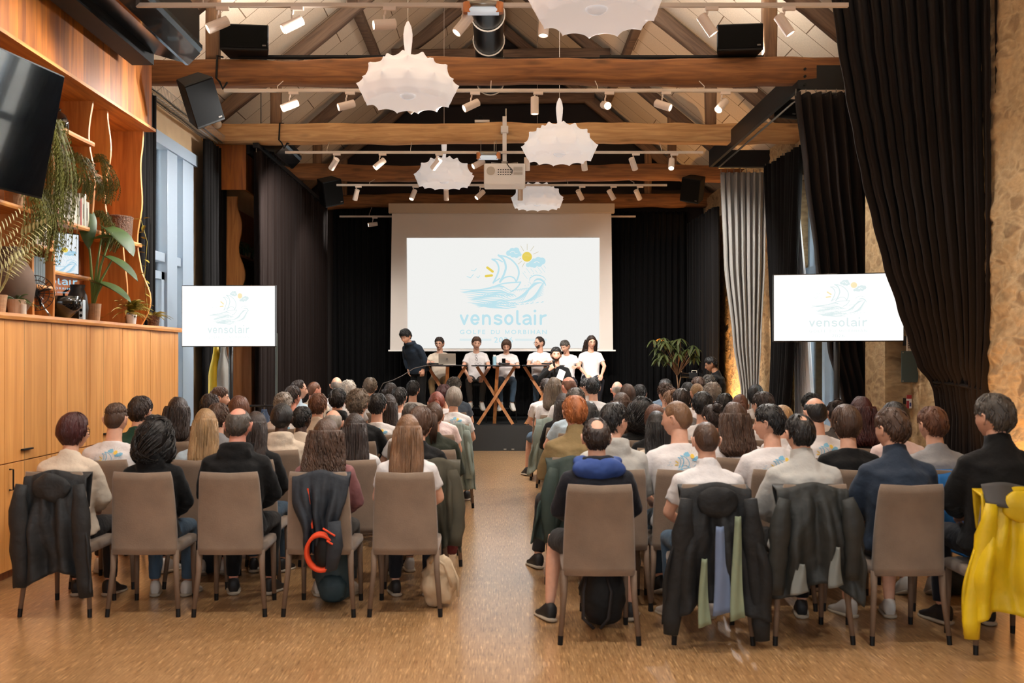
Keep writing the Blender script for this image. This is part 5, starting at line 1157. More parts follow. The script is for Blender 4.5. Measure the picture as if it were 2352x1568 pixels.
def pose(seat=.47, arms='lap', armr=None, legs='flat', lean=0.0, yaw=0, pitch=-4, stand=False, roll=0):
    J = {}; dz = seat-.47; armr = armr or arms
    if stand: dz = .43
    z = lambda v: v+dz
    sp = [(0, -.015, .52), (0, -.035, .66), (0, -.06, .86), (0, -.055, .962), (0, -.045, 1.022), (0, -.028, 1.090)]
    Lm = Matrix.Rotation(-lean, 3, 'X'); piv = Vector((0, -.02, .52))
    lf = lambda p: Lm @ (Vector(p)-piv)+piv+Vector((0, 0, dz))
    J['sp'] = [lf(p) for p in sp]; J['lat'] = Vector((1, 0, 0)); J['arms'] = []
    for s_, k in ((-1, arms), (1, armr)):
        e, w_, c = ARMS[k]; m_ = lambda p: Vector((s_*p[0], p[1], p[2]))
        if k == 'down' or True: J['arms'].append((lf(m_((.168, -.05, .975))), lf(m_(e)), lf(m_(w_)), s_, c, k))
    J['legs'] = []
    for s_ in (-1, 1):
        if stand: h_, k, a = (.085, 0, .95), (.095, .02, .50), (.10, -.01, .09)
        elif seat > .6: h_, k, a = (.095, -.0, z(.54)), (.14, .37, z(.50)), (.11, .20, .39)
        elif legs == 'flat': h_, k, a = (.095, -.0, .545), (.135, .42, .535), (.13, .40, .10)
        elif legs == 'back': h_, k, a = (.095, 0, .545), (.12, .40, .52), (.10, .22, .11)
        elif legs == 'cross': h_, k, a = ((.095, 0, .545), (.05, .42, .62), (.24, .55, .36)) if s_ < 0 else ((.095, 0, .545), (.10, .42, .53), (.08, .36, .10))
        else: h_, k, a = ((.095, -.0, .545), (.22, .38, .53), (.26, .33, .10))
        kx = lambda p: Vector(((s_ if not (legs == 'cross' and s_ < 0 and p is a) else 1)*p[0], p[1], p[2]))
        J['legs'].append((kx(h_), kx(k), kx(a), s_))
    nb = J['sp'][-1]; HR = Matrix.Rotation(R(yaw), 3, 'Z') @ Matrix.Rotation(R(pitch), 3, 'X') @ Matrix.Rotation(R(roll), 3, 'Y')
    J['hc'] = nb+Vector((0, .022, 0))+HR @ Vector((0, .010, .140)); J['HR'] = HR
    return J
TW = [(.172, .125), (.148, .108), (.170, .118), (.174, .105), (.090, .072), (.054, .058)]
def torso(mb, J, m, loose=0.0, collar=0.0, tmax=5.0):
    sp = J['sp']; rs = []; K = 18
    for i in range(K+1):
        t = i/K*tmax; a = min(int(t), len(sp)-2); f = t-a; f2 = f*f*(3-2*f); p = sp[a].lerp(sp[a+1], f); wa = TW[a][0]+(TW[a+1][0]-TW[a][0])*f2+m+loose*max(0, 1-t/3.2)*.6; wb = TW[a][1]+(TW[a+1][1]-TW[a][1])*f2+m+loose*max(0, 1-t/3.2)
        tn = (sp[min(a+1, len(sp)-1)]-sp[a]).normalized(); v = tn.cross(J['lat']).normalized()
        r_ = []
        for j in range(20):
            an_ = 2*pi*j/20; c_, s_ = math.cos(an_), math.sin(an_)
            r_.append(p+J['lat']*wa*math.copysign(abs(c_)**.83, c_)+v*wb*math.copysign(abs(s_)**.83, s_))
        rs.append(r_)
    mb.rings(rs)
    if collar:
        p = sp[-1]; u = (J['hc']-p).normalized(); mb.tube([p-u*.03, p+u*.01, p+u*collar], [.072, .068, .066], 16)
BODY = {}
def body_mesh(key, J, shorts=False):
    if key in BODY: return BODY[key]
    mb = MB(); torso(mb, J, -.012)
    for (S, E, W, s_, c, k) in J['arms']: mb.tube([J['sp'][4]+Vector((0, 0, -.005)), J['sp'][4].lerp(S, .55)+Vector((0, 0, .012)), S], [.044, .042, .040], 10); mb.tube([S, S.lerp(E, .35), E, E.lerp(W, .4), W], [.050, .047, .039, .036, .026], 12); mb.sph(S, .052, 8, 12)
    for (h_, k, a, s_) in J['legs']: mb.tube([h_, h_.lerp(k, .5), k, k.lerp(a, .35), a], [.080, .068, .055, .054, .034], 12)
    u = J['hc']+J['HR'] @ Vector((0, -.012, -.05)); mb.tube([J['sp'][-1]-Vector((0, 0, .06)), J['sp'][-1], u], [.064, .058, .055], 14)
    me = remesh(mb, .0155, 4); out = MB(); tomb(out, me)
    for (S, E, W, s_, c, k) in J['arms']:
        d = (W-E).normalized(); n_ = Vector((s_*.35, .15, .9)) if k != 'mic' else Vector((s_, .2, 0))
        if k in ('phone', 'mic'): n_ = Vector((s_*.8, .5, -.1))
        if k == 'cross': n_ = Vector((0, 1, .2))
        hand(out, W, d, n_, s_, c)
    head_mb(out, Matrix.Translation(J['hc']) @ J['HR'].to_4x4())
    BODY[key] = out.mesh('body', [mskin('light'), M_EYE, M_LIP, mhair('brown'), M_IRIS], True); return BODY[key]
def shirt_mesh(key, J, kind):
    kk = ('s',)+key+(kind,)
    if kk in BODY: return BODY[kk]
    heavy = kind in ('long', 'hoodie', 'knit', 'collar', 'coat', 'hoodblue'); m = .016 if heavy else .008
    mb = MB(); tee = kind in ('tee', 'printtee', 'shirtlong'); torso(mb, J, m, .02 if heavy else .016, {'collar': .055, 'shirt': .03, 'polo': .03, 'coat': .05, 'tee': 0, 'printtee': 0, 'shirtlong': 0}.get(kind, .012), 4.62 if tee else 5.0)
    for (S, E, W, s_, c, k) in J['arms']:
        mb.sph(S, .053+m*.7, 8, 12); mb.tube([J['sp'][4]+Vector((0, 0, -.012)), J['sp'][4].lerp(S, .55)+Vector((0, 0, .010)), S], [.046+m*.7, .050+m*.7, .050+m*.7], 12)
        if heavy or kind == 'shirtlong': mb.tube([S, S.lerp(E, .5), E, E.lerp(W, .5), W.lerp(E, .06), W.lerp(E, .04)], [.056+m*.5, .055+m*.4, .052+m*.3, .046+m*.3, .036, .036], 12)
        else: mb.tube([S, S.lerp(E, .3), S.lerp(E, .62)], [.056, .058, .061], 12)
    nb = J['sp'][-1]
    if kind in ('hoodie', 'coat', 'hoodblue'):
        mb.tube([nb+Vector((.085*math.cos(a), -.02+.085*math.sin(a), .0-.02*math.sin(a))) for a in np.linspace(0, 2*pi, 17)], .030, 8)
        if kind != 'hoodblue': mb.sph(nb+Vector((0, -.085, -.045)), (.12, .05, .08), 10, 14)
    me = remesh(mb, .0145, 3, .0075 if heavy else .006, 8.0, 3+len(kind)); 
    for p in me.polygons: p.use_smooth = True
    me.name = 'shirt'; me.materials.clear(); me.materials.append(M_BLACK); BODY[kk] = me; return me
def trouser_mesh(key, J, shorts, stand=False):
    kk = ('t',)+key+(shorts,)
    if kk in BODY: return BODY[kk]
    mb = MB(); p = J['sp'][0]; mb.sph(p+Vector((0, .01, .0)), (.178, .135, .085), 10, 16); mb.sph(p+Vector((0, 0, .05)), (.165, .125, .07), 10, 16)
    for (h_, k, a, s_) in J['legs']:
        if shorts: mb.tube([h_, h_.lerp(k, .5), h_.lerp(k, .92)], [.092, .086, .078], 12)
        else: mb.tube([h_, h_.lerp(k, .5), k, k.lerp(a, .35), a.lerp(k, .06)], [.092, .082, .068, .062, .050], 12)
    me = remesh(mb, .016, 3, .006, 8.0, 5); me.name = 'trousers'; me.materials.clear(); me.materials.append(M_BLACK); BODY[kk] = me; return me
def shoe_mesh(key, J):
    kk = ('f',)+key
    if kk in BODY: return BODY[kk]
    out = []
    for (h_, k, a, s_) in J['legs']:
        mb = MB(); f = Vector((s_*.25, 1, 0)).normalized(); dn = (a-k).normalized(); fwd = Vector((f.x, f.y, 0)); fwd = (fwd-dn*fwd.dot(dn)*.9).normalized(); up = -dn; up = (up-fwd*up.dot(fwd)).normalized(); sd = fwd.cross(up)
        o = a+dn*.03; g = lambda x, y, z: o+sd*x+fwd*y+up*z
        def ring(y, w_, zb, zt): return [g(w_*math.cos(q), y, (zb+zt)/2+(zt-zb)/2*math.copysign(abs(math.sin(q))**.7, math.sin(q))) for q in np.linspace(0, 2*pi, 14, endpoint=False)]
        mb.rings([ring(-.065, .020, -.055, .02), ring(-.055, .034, -.06, .045), ring(0, .040, -.06, .055), ring(.05, .042, -.06, .03), ring(.10, .046, -.06, -.005), ring(.15, .044, -.06, -.018), ring(.185, .028, -.058, -.03)]); mb.mi = 1
        mb.rings([[p for p in ring(y, w_+.004, -.070, -.045)] for y, w_ in ((-.07, .022), (-.055, .038), (0, .043), (.05, .045), (.10, .049), (.15, .047), (.19, .030))]); mb.mi = 0
        out.append(mb.mesh('shoe', [M_SHOEW, M_SOLE], True))
    BODY[kk] = out; return out
# ---------------------------------------------------------------- hair (in head coordinates)
HL_SHORT = [(0, .064), (40, .060), (58, .035), (72, .012), (84, .020), (98, .030), (110, -.015), (130, -.062), (155, -.080), (180, -.084)]
HL_COVER = [(0, .066), (45, .050), (62, .010), (74, -.04), (90, -.085), (120, -.10), (180, -.105)]
HL_LONG = [(0, .068), (45, .052), (62, .012), (74, -.035), (90, -.07), (120, -.08), (180, -.08)]
HLC = {}
def hl(tab, th):
    a = abs((math.degrees(th)+180) % 360-180); return interp(tab, a)[0]
def cap(mb, tab, th_, amp=.004, sc=22, seed=0, crown=None, top=1.0, n1=40, n2=18, back=0.0):
    def fn(u, v):
        th = 2*pi*u; zl = hl(tab, th)+.004*nz(th*6, seed, 1); pl = math.acos(max(-.98, min(.98, zl/.119))); ph = pl*max(v, .002); p = hsurf(th, ph, False); n_ = Vector((p.x/.077**2, p.y/.098**2, p.z/.119**2)).normalized()
        e = sm((1-v)/.16); t = th_*(.35+.65*e)*(1+(top-1)*sm(p.z/.09))+amp*nz(p.x*sc*2, p.y*sc*2, p.z*sc*.8+seed)*e+amp*.6*nz(p.x*sc*4, p.y*sc*4, p.z*sc*2+seed)*e+back*sm(-p.y/.08)*e
        if crown:
            dd = (p-Vector((0, crown[0], crown[2]))).length; t *= sm((dd-crown[1])/.02); 
            if dd < crown[1]: t = -.006
        if v > .995: t = -.004
        return p+n_*t
    mb.grid(fn, n1, n2)
def locks(mb, tab, th_, n, L_, r_, seed, up=.0, curl=0.0, top=1.0, zmin=None, crown=None):
    random.seed(seed)
    for k in range(n):
        th = random.random()*2*pi; zl = hl(tab, th); pl = math.acos(max(-.98, min(.98, zl/.119))); ph = pl*math.sqrt(random.uniform(.01, .92)); pts = []
        if crown and (hsurf(th, ph, False)-Vector((0, crown[0], crown[2]))).length < crown[1]+.012: continue
        dth = random.uniform(-.25, .25)
        for i in range(5):
            f = i/4; pp = min(ph+f*L_/.1, pl*1.02); p = hsurf(th+dth*f, pp, False); n_ = Vector((p.x/.077**2, p.y/.098**2, p.z/.119**2)).normalized()
            t = th_*(1+(top-1)*sm(p.z/.09))*(.4+.6*sm((pl-pp)/.25))+r_*.3+up*f; q = p+n_*t
            if curl: q += Vector((math.sin(f*9+k), math.cos(f*8+k*2), math.sin(f*7+k*3)))*curl
            pts.append(q)
        mb.tube(pts, [r_*.7, r_, r_, r_*.8, r_*.15], 5)
def fall(mb, L_, th0, seed, curl=0.0, wid=1.0, n=170, strands=True, volume=0.0):
    """long hair falling behind the head and down the back"""
    sec = [(.055, -.030, .086, .088), (.02, -.034, .096, .092), (-.03, -.046, .101, .090), (-.08, -.066, .104, .078), (-.13, -.088, .108, .064), (-.18, -.118, .112, .050), (-.25, -.152, .112, .038), (-.34, -.172, .104, .030), (-.45, -.186, .088, .022), (-.60, -.196, .06, .014)]
    tab = [(-s[0],)+s[1:] for s in sec]; rs = []; N_ = 22; M_ = 34
    def at(zz, a):
        yc, a_, b_ = interp(tab, -zz); a_ = (a_+volume)*wid; b_ += volume*.6; endt = sm((zz+L_+.02)/.07); a_ *= .55+.45*endt; b_ *= .3+.7*endt
        return Vector((a_*math.sin(a), yc-b_*math.cos(a), zz))
    for i in range(N_+1):
        zz = .055-(L_+.055)*i/N_; r_ = []
        for j in range(M_):
            a = 2*pi*j/M_; p = at(zz, a); g_ = nz(a*5, zz*(4 if curl else 1.5), seed)*.010+nz(a*14, zz*(9 if curl else 2), seed)*(.010+curl*.5); d = Vector((math.sin(a), -math.cos(a), 0))
            if math.cos(a) < -.25 and zz > -.14: p = p+Vector((0, -.035*sm((-.25-math.cos(a))/.5), 0))
            r_.append(p+d*g_)
        rs.append(r_)
    mb.rings(rs)
    random.seed(seed)
    for k in range(n):
        a = random.uniform(-2.0, 2.0); z0 = random.uniform(-.02, .05) if k % 3 else random.uniform(-.02-L_*.5, 0); l = random.uniform(.6, 1.06)*(L_+z0); pts = []; ph = random.random()*6
        m_ = 12 if curl else 7
        for i in range(m_):
            f = i/(m_-1); zz = z0-l*f; aa = a*(1-.1*f)+.05*nz(k, zz*5, 0); p = at(max(zz, -L_-.01), aa); d = Vector((math.sin(aa), -math.cos(aa), 0)); p.z = zz
            p = p+d*(.004+.003*math.sin(f*5+k))
            if curl: p += Vector((math.sin(zz*70+ph), math.cos(zz*70+ph), 0))*curl*(.4+f)
            pts.append(p)
        r_ = .0055 if curl else .0045; mb.tube(pts, [r_*.6]+[r_]*(m_-2)+[r_*.15], 4)
def ball(mb, c, r_, seed, n=40, curl=.004):
    mb.sph(c, r_, 12, 16); random.seed(seed); c = Vector(c)
    for k in range(n):
        a, b = random.random()*2*pi, math.acos(random.uniform(-1, 1)); u = Vector((math.cos(a)*math.sin(b), math.sin(a)*math.sin(b), math.cos(b))); w_ = u.orthogonal().normalized(); rr = r_[0] if hasattr(r_, '__len__') else r_
        mb.tube([c+(u*math.cos(t)+w_*math.sin(t))*rr*(1.02+.1*random.random()) for t in (0, .4, .8, 1.2)], [.002, .005, .005, .001], 4)
HAIR = {}
def hair_mesh(st):
    if st in HAIR: return HAIR[st]
    mb = MB()
    if st == 'short': cap(mb, HL_SHORT, .014, .006, 22, 1, top=1.35); locks(mb, HL_SHORT, .013, 230, .035, .0048, 5, .004, .0015, 1.35)
    elif st == 'thin': cap(mb, HL_SHORT, .009, .003, 22, 1, crown=(-.050, .018, .098)); locks(mb, HL_SHORT, .009, 170, .04, .004, 5, .001, .001, 1.1, crown=(-.050, .016, .098))
    elif st == 'spot': cap(mb, HL_SHORT, .010, .004, 22, 2, crown=(-.062, .036, .088)); locks(mb, HL_SHORT, .009, 230, .03, .0042, 6, .001, .001, crown=(-.062, .034, .088))
    elif st == 'spotbuzz': cap(mb, HL_SHORT, .006, .001, 40, 3, crown=(-.030, .048, .102)); locks(mb, HL_SHORT, .005, 120, .02, .003, 6, .0005, 0, crown=(-.030, .05, .102))
    elif st == 'crown': cap(mb, [(0, .05), (58, .045), (72, .012), (84, .02), (98, .03), (110, -.015), (130, -.06), (180, -.08)], .005, .002, 22, 3, crown=(-.012, .070, .11))
    elif st == 'receding': cap(mb, [(0, .10), (30, .095), (50, .075), (72, .012), (84, .02), (98, .03), (110, -.015), (130, -.06), (180, -.08)], .010, .004, 22, 3); locks(mb, [(0, .10), (40, .09), (72, .02), (98, .03), (110, -.015), (130, -.06), (180, -.08)], .009, 150, .035, .0045, 8)
    elif st == 'buzz': cap(mb, HL_SHORT, .0045, .0008, 60, 4)
    elif st == 'fade': cap(mb, HL_SHORT, .0035, .0008, 60, 4); cap(mb, [(0, .064), (60, .06), (90, .062), (180, .045)], .013, .003, 30, 5); locks(mb, [(0, .064), (60, .06), (90, .062), (180, .045)], .012, 110, .03, .0042, 3)
    elif st == 'bald': cap(mb, [(0, .02), (60, .0), (84, .0), (98, .02), (110, -.03), (180, -.07)], .002, .0005, 20, 6, crown=(.0, .105, .11))
    elif st == 'curlyshort': cap(mb, HL_SHORT, .020, .010, 26, 7, top=1.3); locks(mb, HL_SHORT, .018, 300, .03, .0062, 9, .004, .006, 1.3)
    elif st == 'afrosmall': cap(mb, HL_SHORT, .020, .003, 60, 7, top=1.2)
    elif st == 'bob': cap(mb, HL_COVER, .020, .004, 14, 8, top=1.1, back=.006); locks(mb, HL_COVER, .020, 230, .09, .0055, 10, .002)
    elif st == 'afro':
        cap(mb, HL_COVER, .050, .012, 18, 9, back=.02, top=.9); ball(mb, (0, -.055, -.055), (.150, .09, .11), 3, 260, .01); ball(mb, (0, -.03, .030), (.132, .115, .10), 4, 340); ball(mb, (.09, -.05, -.10), (.075, .065, .085), 5, 120); ball(mb, (-.09, -.05, -.10), (.075, .065, .085), 6, 120)
    elif st == 'straightlong': cap(mb, HL_LONG, .016, .003, 14, 11, top=1.1); fall(mb, .34, 0, 3)
    elif st == 'verylong': cap(mb, HL_LONG, .017, .003, 14, 12, top=1.1); fall(mb, .42, 0, 5, wid=1.04, n=260)
    elif st == 'wavylong': cap(mb, HL_LONG, .022, .006, 18, 13, top=1.15); fall(mb, .28, 0, 6, curl=.004, wid=1.12, volume=.012)
    elif st == 'curlylong': cap(mb, HL_LONG, .022, .006, 18, 14, top=1.1); fall(mb, .33, 0, 7, curl=.011, wid=1.15, n=240, volume=.018)
    elif st == 'ponytail':
        cap(mb, HL_COVER[:0]+[(0, .066), (60, .04), (84, .0), (98, .01), (115, -.03), (180, -.08)], .012, .003, 18, 15); ball(mb, (0, -.115, .045), .022, 3, 20)
        random.seed(4)
        for k in range(70):
            a = random.random()*2*pi; r_ = random.random()**.5; mb.tube([(.012*r_*math.cos(a), -.118+.01*r_*math.sin(a), .045), (.035*r_*math.cos(a), -.15+.02*r_*math.sin(a), .01), (.04*r_*math.cos(a), -.155+.02*r_*math.sin(a), -.09), (.03*r_*math.cos(a), -.165+.02*r_*math.sin(a), -.18-.05*random.random())], [.003, .007, .006, .001], 4)
    elif st == 'bun': cap(mb, [(0, .066), (60, .04), (84, .0), (98, .01), (115, -.03), (180, -.08)], .014, .004, 18, 16); locks(mb, [(0, .066), (60, .04), (84, .0), (98, .01), (115, -.03), (180, -.08)], .014, 120, .05, .0045, 3, .003, .003); ball(mb, (0, -.085, .105), (.048, .042, .04), 5, 90)
    HAIR[st] = mb.mesh('hair', [M_BLACK], True); return HAIR[st]
SM = draw_logo(False)
PRN = {}
def print_mesh(shirt, key):
    if key in PRN: return PRN[key]
    vs_ = [v.co.copy() for v in shirt.vertices]; bv = BVHTree.FromPolygons(vs_, [tuple(p.vertices) for p in shirt.polygons]); hit = []
    for (x, y, z) in SM.v:
        X = (x-1110)/940*.235; Z = 1.035-(y-90)/880*.235; h_ = bv.ray_cast(Vector((X, -.6, Z)), Vector((0, 1, 0)))
        hit.append(None if h_[0] is None else (X, h_[0].y-.0025-z*.0003, Z))
    fs = []; ms = []
    for f, m_ in zip(SM.f, SM.m):
        if m_ != 3 and all(hit[i] is not None for i in f): fs.append(f); ms.append(m_)
    me = bpy.data.meshes.new('back_print'); me.from_pydata([h_ or (0, 0, 1) for h_ in hit], [], fs)
    for c in (mat('print blue', (120, 178, 206), .8), mat('print yellow', (226, 190, 80), .8), mat('print tan', (180, 170, 140), .8)): me.materials.append(c)
    me.polygons.foreach_set('material_index', ms); me.update(); PRN[key] = me; return me
def setmat(o, i, m): o.material_slots[i].link = 'OBJECT'; o.material_slots[i].material = m
def person(loc, rz, label, key, J, hair, hairc, kind, cloth, skin='light', trous='darktrouser', shorts=False, shoes='b', scale=1.0, wide=1.0, glasses=False, beard=None, extra=None, group=None, hood=None, prnt=False, mcl=None):
    t = thing('person', loc, label, 'person', group, rz); t.scale = (scale*wide, scale*wide, scale)
    b = link('body', body_mesh(key, J), t); setmat(b, 0, mskin(skin)); setmat(b, 3, mhair(hairc)); 
    if skin == 'dark': setmat(b, 2, mat('dark lips', (80, 46, 42), .5))
    key = key[:1]; sh = shirt_mesh(key, J, kind); s_ = link({'hoodie': 'hooded_top', 'coat': 'jacket', 'hoodblue': 'jacket', 'knit': 'jumper', 'collar': 'fleece' if cloth not in ('white',) else 'shirt', 'long': 'jumper'}.get(kind, 't_shirt' if kind in ('tee', 'printtee') else 'shirt'), sh, t); setmat(s_, 0, mcl or mclo(cloth))
    r_ = link('shorts' if shorts else 'trousers', trouser_mesh(key, J, shorts), t); setmat(r_, 0, mclo(trous))
    for me in shoe_mesh(key, J):
        o = link('shoe', me, t); setmat(o, 0, M_SHOEW if shoes == 'w' else M_SHOEB)
    h_ = link('hair', hair_mesh(hair), t); setmat(h_, 0, mhair(hairc)); h_.location = J['hc']; h_.rotation_euler = J['HR'].to_euler()
    if prnt: link('back_print', print_mesh(sh, (key, kind)), t)
    if glasses:
        mb = MB()
        for q in (-1, 1): mb.tube([(q*.033+.024*math.cos(a), .100-.006*abs(math.cos(a)), .002+.019*math.sin(a)) for a in np.linspace(0, 2*pi, 15)], .0022, 5); mb.tube([(q*.056, .096, .006), (q*.080, .06, .008), (q*.084, -.005, .008)], .002, 5)
        mb.tube([(-.010, .104, .004), (.010, .104, .004)], .002, 5); g_ = mb.build('glasses', M_BLACK, t); g_.location = J['hc']; g_.rotation_euler = J['HR'].to_euler()
    if beard:
        mb = MB()
        def fn(u, v):
            th = R(-78+156*u); ph = math.acos(max(-.985, min(.985, (-.052-.055*v-.012*math.cos(th*2)*(1-v)+.05*abs(math.sin(th))**3*(1-v))/.119))); p = hsurf(th, ph); e = math.sin(pi*max(.02, min(.98, u)))**.4*math.sin(pi*max(.05, min(.98, v)))**.3
            return p+Vector((math.sin(th), math.cos(th), -.3))*(.0032*e-.0016)
        mb.grid(fn, 24, 8); g_ = mb.build('beard', mhair(beard), t, smooth=True); g_.location = J['hc']; g_.rotation_euler = J['HR'].to_euler()
    if hood:
        nb = J['sp'][-1]; mb = MB(); mb.sph(nb+Vector((0, -.095, -.040)), (.165, .060, .075), 12, 18); mb.sph(nb+Vector((.10, -.03, .0)), (.055, .06, .035), 8, 12); mb.sph(nb+Vector((-.10, -.03, .0)), (.055, .06, .035), 8, 12)
        link('hood', remesh(mb, .012, 3, .009, 14, 2), t).data.materials.append(hood)
    return t
ARMS['mic'] = ((.26, .10, .84), (.10, .19, 1.00), 1.3); ARMS['paper'] = ((.25, .03, .78), (.10, .24, .84), .9); ARMS['pocket'] = ((.24, -.03, .78), (.19, .06, .60), .4)
# ---------------------------------------------------------------- on stage
ST = .461
def z2s(ztop, base): return (ztop-ST)/base
def panel(px, pytop, d, label, key, J, hair, hairc, kind, cloth, rz=180, **kw):
    base = (J['hc'].z+.119+.012); sc_ = (PZ(pytop, d)-ST)/base
    person((PX(px, d), d, ST), R(rz), label, key, J, hair, hairc, kind, cloth, scale=sc_, wide=1.0, **kw)
dP = 19.55
for px, nm in ((1010, 'under the man with the laptop'), (1094, 'under the man left of the middle table'), (1163, 'under the woman with the phone'), (1243, 'under the man with folded arms'), (1303, 'under the grey haired man looking down'), (1357, 'under the long haired woman')):
    bar_stool(PX(px, dP), dP-.02, ST, 'black bar stool '+nm)
panel(1010, 774, dP, 'seated man with glasses and off white shirt behind the laptop', ('p1',), pose(.76, 'table', 'table', yaw=-12, pitch=-6), 'short', 'darkbrown', 'tee', 'cream', glasses=True, trous='tan')
panel(1094, 773, dP, 'seated man with short hair, white tee, spectacles hung at neck', ('p2',), pose(.76, 'knee', 'knee', yaw=10, pitch=-10, lean=.10), 'short', 'brown', 'tee', 'white', trous='greytrouser', shoes='w')
panel(1163, 779, dP, 'seated woman in white tee and jeans looking at her phone', ('p3',), pose(.76, 'phone', 'phone', yaw=0, pitch=-24), 'bob', 'brown', 'tee', 'white', trous='jeans', shoes='w')
panel(1241, 772, dP, 'seated bearded man in white tee with folded arms looking aside', ('p4',), pose(.76, 'cross', 'cross', yaw=-62, pitch=-4), 'receding', 'darkbrown', 'tee', 'white', rz=186, trous='jeans', glasses=True, beard='brown')
panel(1301, 781, dP, 'seated grey haired man in white tee with head bowed', ('p5',), pose(.76, 'table', 'lap', yaw=-35, pitch=-22, lean=.12), 'short', 'darkgrey', 'tee', 'white', trous='navy')
panel(1357, 771, dP, 'woman with long dark hair and glasses leaning on her hands', ('p6',), pose(.76, 'knee', 'knee', yaw=8, pitch=-4, lean=.05), 'wavylong', 'darkbrown', 'tee', 'white', rz=184, trous='navy', glasses=True)
J = pose(.47, 'pocket', 'pocket', stand=True, lean=.50, pitch=-30, yaw=10)
panel(962, 757, 19.0, 'man in dark blue hooded top bending over at the left table', ('p0',), J, 'curlyshort', 'black', 'hoodie', 'darkblue', rz=140, trous='black')
c = P(1157, 828, dP-.36); t = thing('phone', c, 'dark phone held up by the woman behind the middle table', 'phone'); MB().box((0, 0, 0), (.07, .01, .10), Matrix.Rotation(R(35), 3, 'X'), .003).build('case', M_BLACK, t)
specs((PX(1092, dP-.16), dP-.155, PZ(822, dP)), 'spectacles hanging from the collar of the second seated man', (0, R(80), 0))
# speaker on the floor before the stage
J = pose(.47, 'paper', 'mic', stand=True, yaw=4, pitch=2); dS = 17.3
sc_ = PZ(797, dS)/(J['hc'].z+.131)
person((PX(1277, dS), dS, 0), R(176), 'man in black shirt speaking into a microphone before the stage', ('p7',), J, 'short', 'black', 'shirtlong', 'black', scale=sc_, wide=.98, beard='brown', trous='black')
Wm = Matrix.Translation(Vector((PX(1277, dS), dS, 0))) @ Matrix.Rotation(R(176), 4, 'Z') @ Matrix.Scale(sc_, 4)
for (S, E, W_, s_, c, k) in J['arms']:
    d_ = (W_-E).normalized()
    if k == 'mic': q = Wm @ (W_+d_*.075+Vector((-s_*.02, .012, .01))); micro(q+Vector((.0, .0, .055)), (R(14), R(-6), 0), 'black microphone held at the mouth by the standing speaker')
    else:
        q = Wm @ (W_+d_*.08); t = thing('paper_sheet', q+Vector((.03, -.02, .06)), 'white folded paper held by the standing speaker', 'paper', rz=0); t.rotation_euler = (R(70), R(25), R(10))
        MB().prism([(-.06, -.09, 0), (.0, -.09, .012), (.0, .09, .012), (-.06, .09, 0)], (0, 0, .001)).build('left_leaf', M_WHITE, t); MB().prism([(0, -.09, .012), (.06, -.09, 0), (.06, .09, 0), (0, .09, .012)], (0, 0, .001)).build('right_leaf', M_WHITE, t)
# cameraman at right
J = pose(.47, 'phone', 'phone', stand=True, yaw=12, pitch=-18); dC = 16.6; sc_ = PZ(819, dC)/(J['hc'].z+.131)
person((PX(1640, dC), dC, 0), R(70), 'man with glasses and dark shirt filming at the right of the stage', ('p8',), J, 'short', 'black', 'long', 'black', skin='mid', scale=sc_, glasses=True, trous='black')
t = thing('video_camera', P(1592, 862, dC), 'black video camera on a tripod rig beside the cameraman', 'camera')
MB().box((0, 0, 0), (.14, .10, .10), None, .01).build('body', M_MIC, t); MB().tube([(-.07, 0, 0), (-.20, 0, .01)], [.04, .045], 14).build('lens', M_GLOSSB, t); MB().tube([(-.02, 0, .05), (-.02, 0, .08), (.06, 0, .08), (.06, 0, .05)], .008, 6).build('top_handle', M_CREAMM, t)
MB().box((.12, 0, .07), (.09, .015, .06), Matrix.Rotation(R(20), 3, 'Y'), .003).build('viewfinder_display', M_GLOSSB, t)
zc_ = t.location.z
for a in (0, 2.1, 4.2): MB().tube([(0, 0, -.05), (.28*math.cos(a), .28*math.sin(a), -zc_)], .012, 6).build('tripod_leg', M_BLACK, t)
for i, (px, py) in enumerate(((1655, 800), (1606, 838))): pass
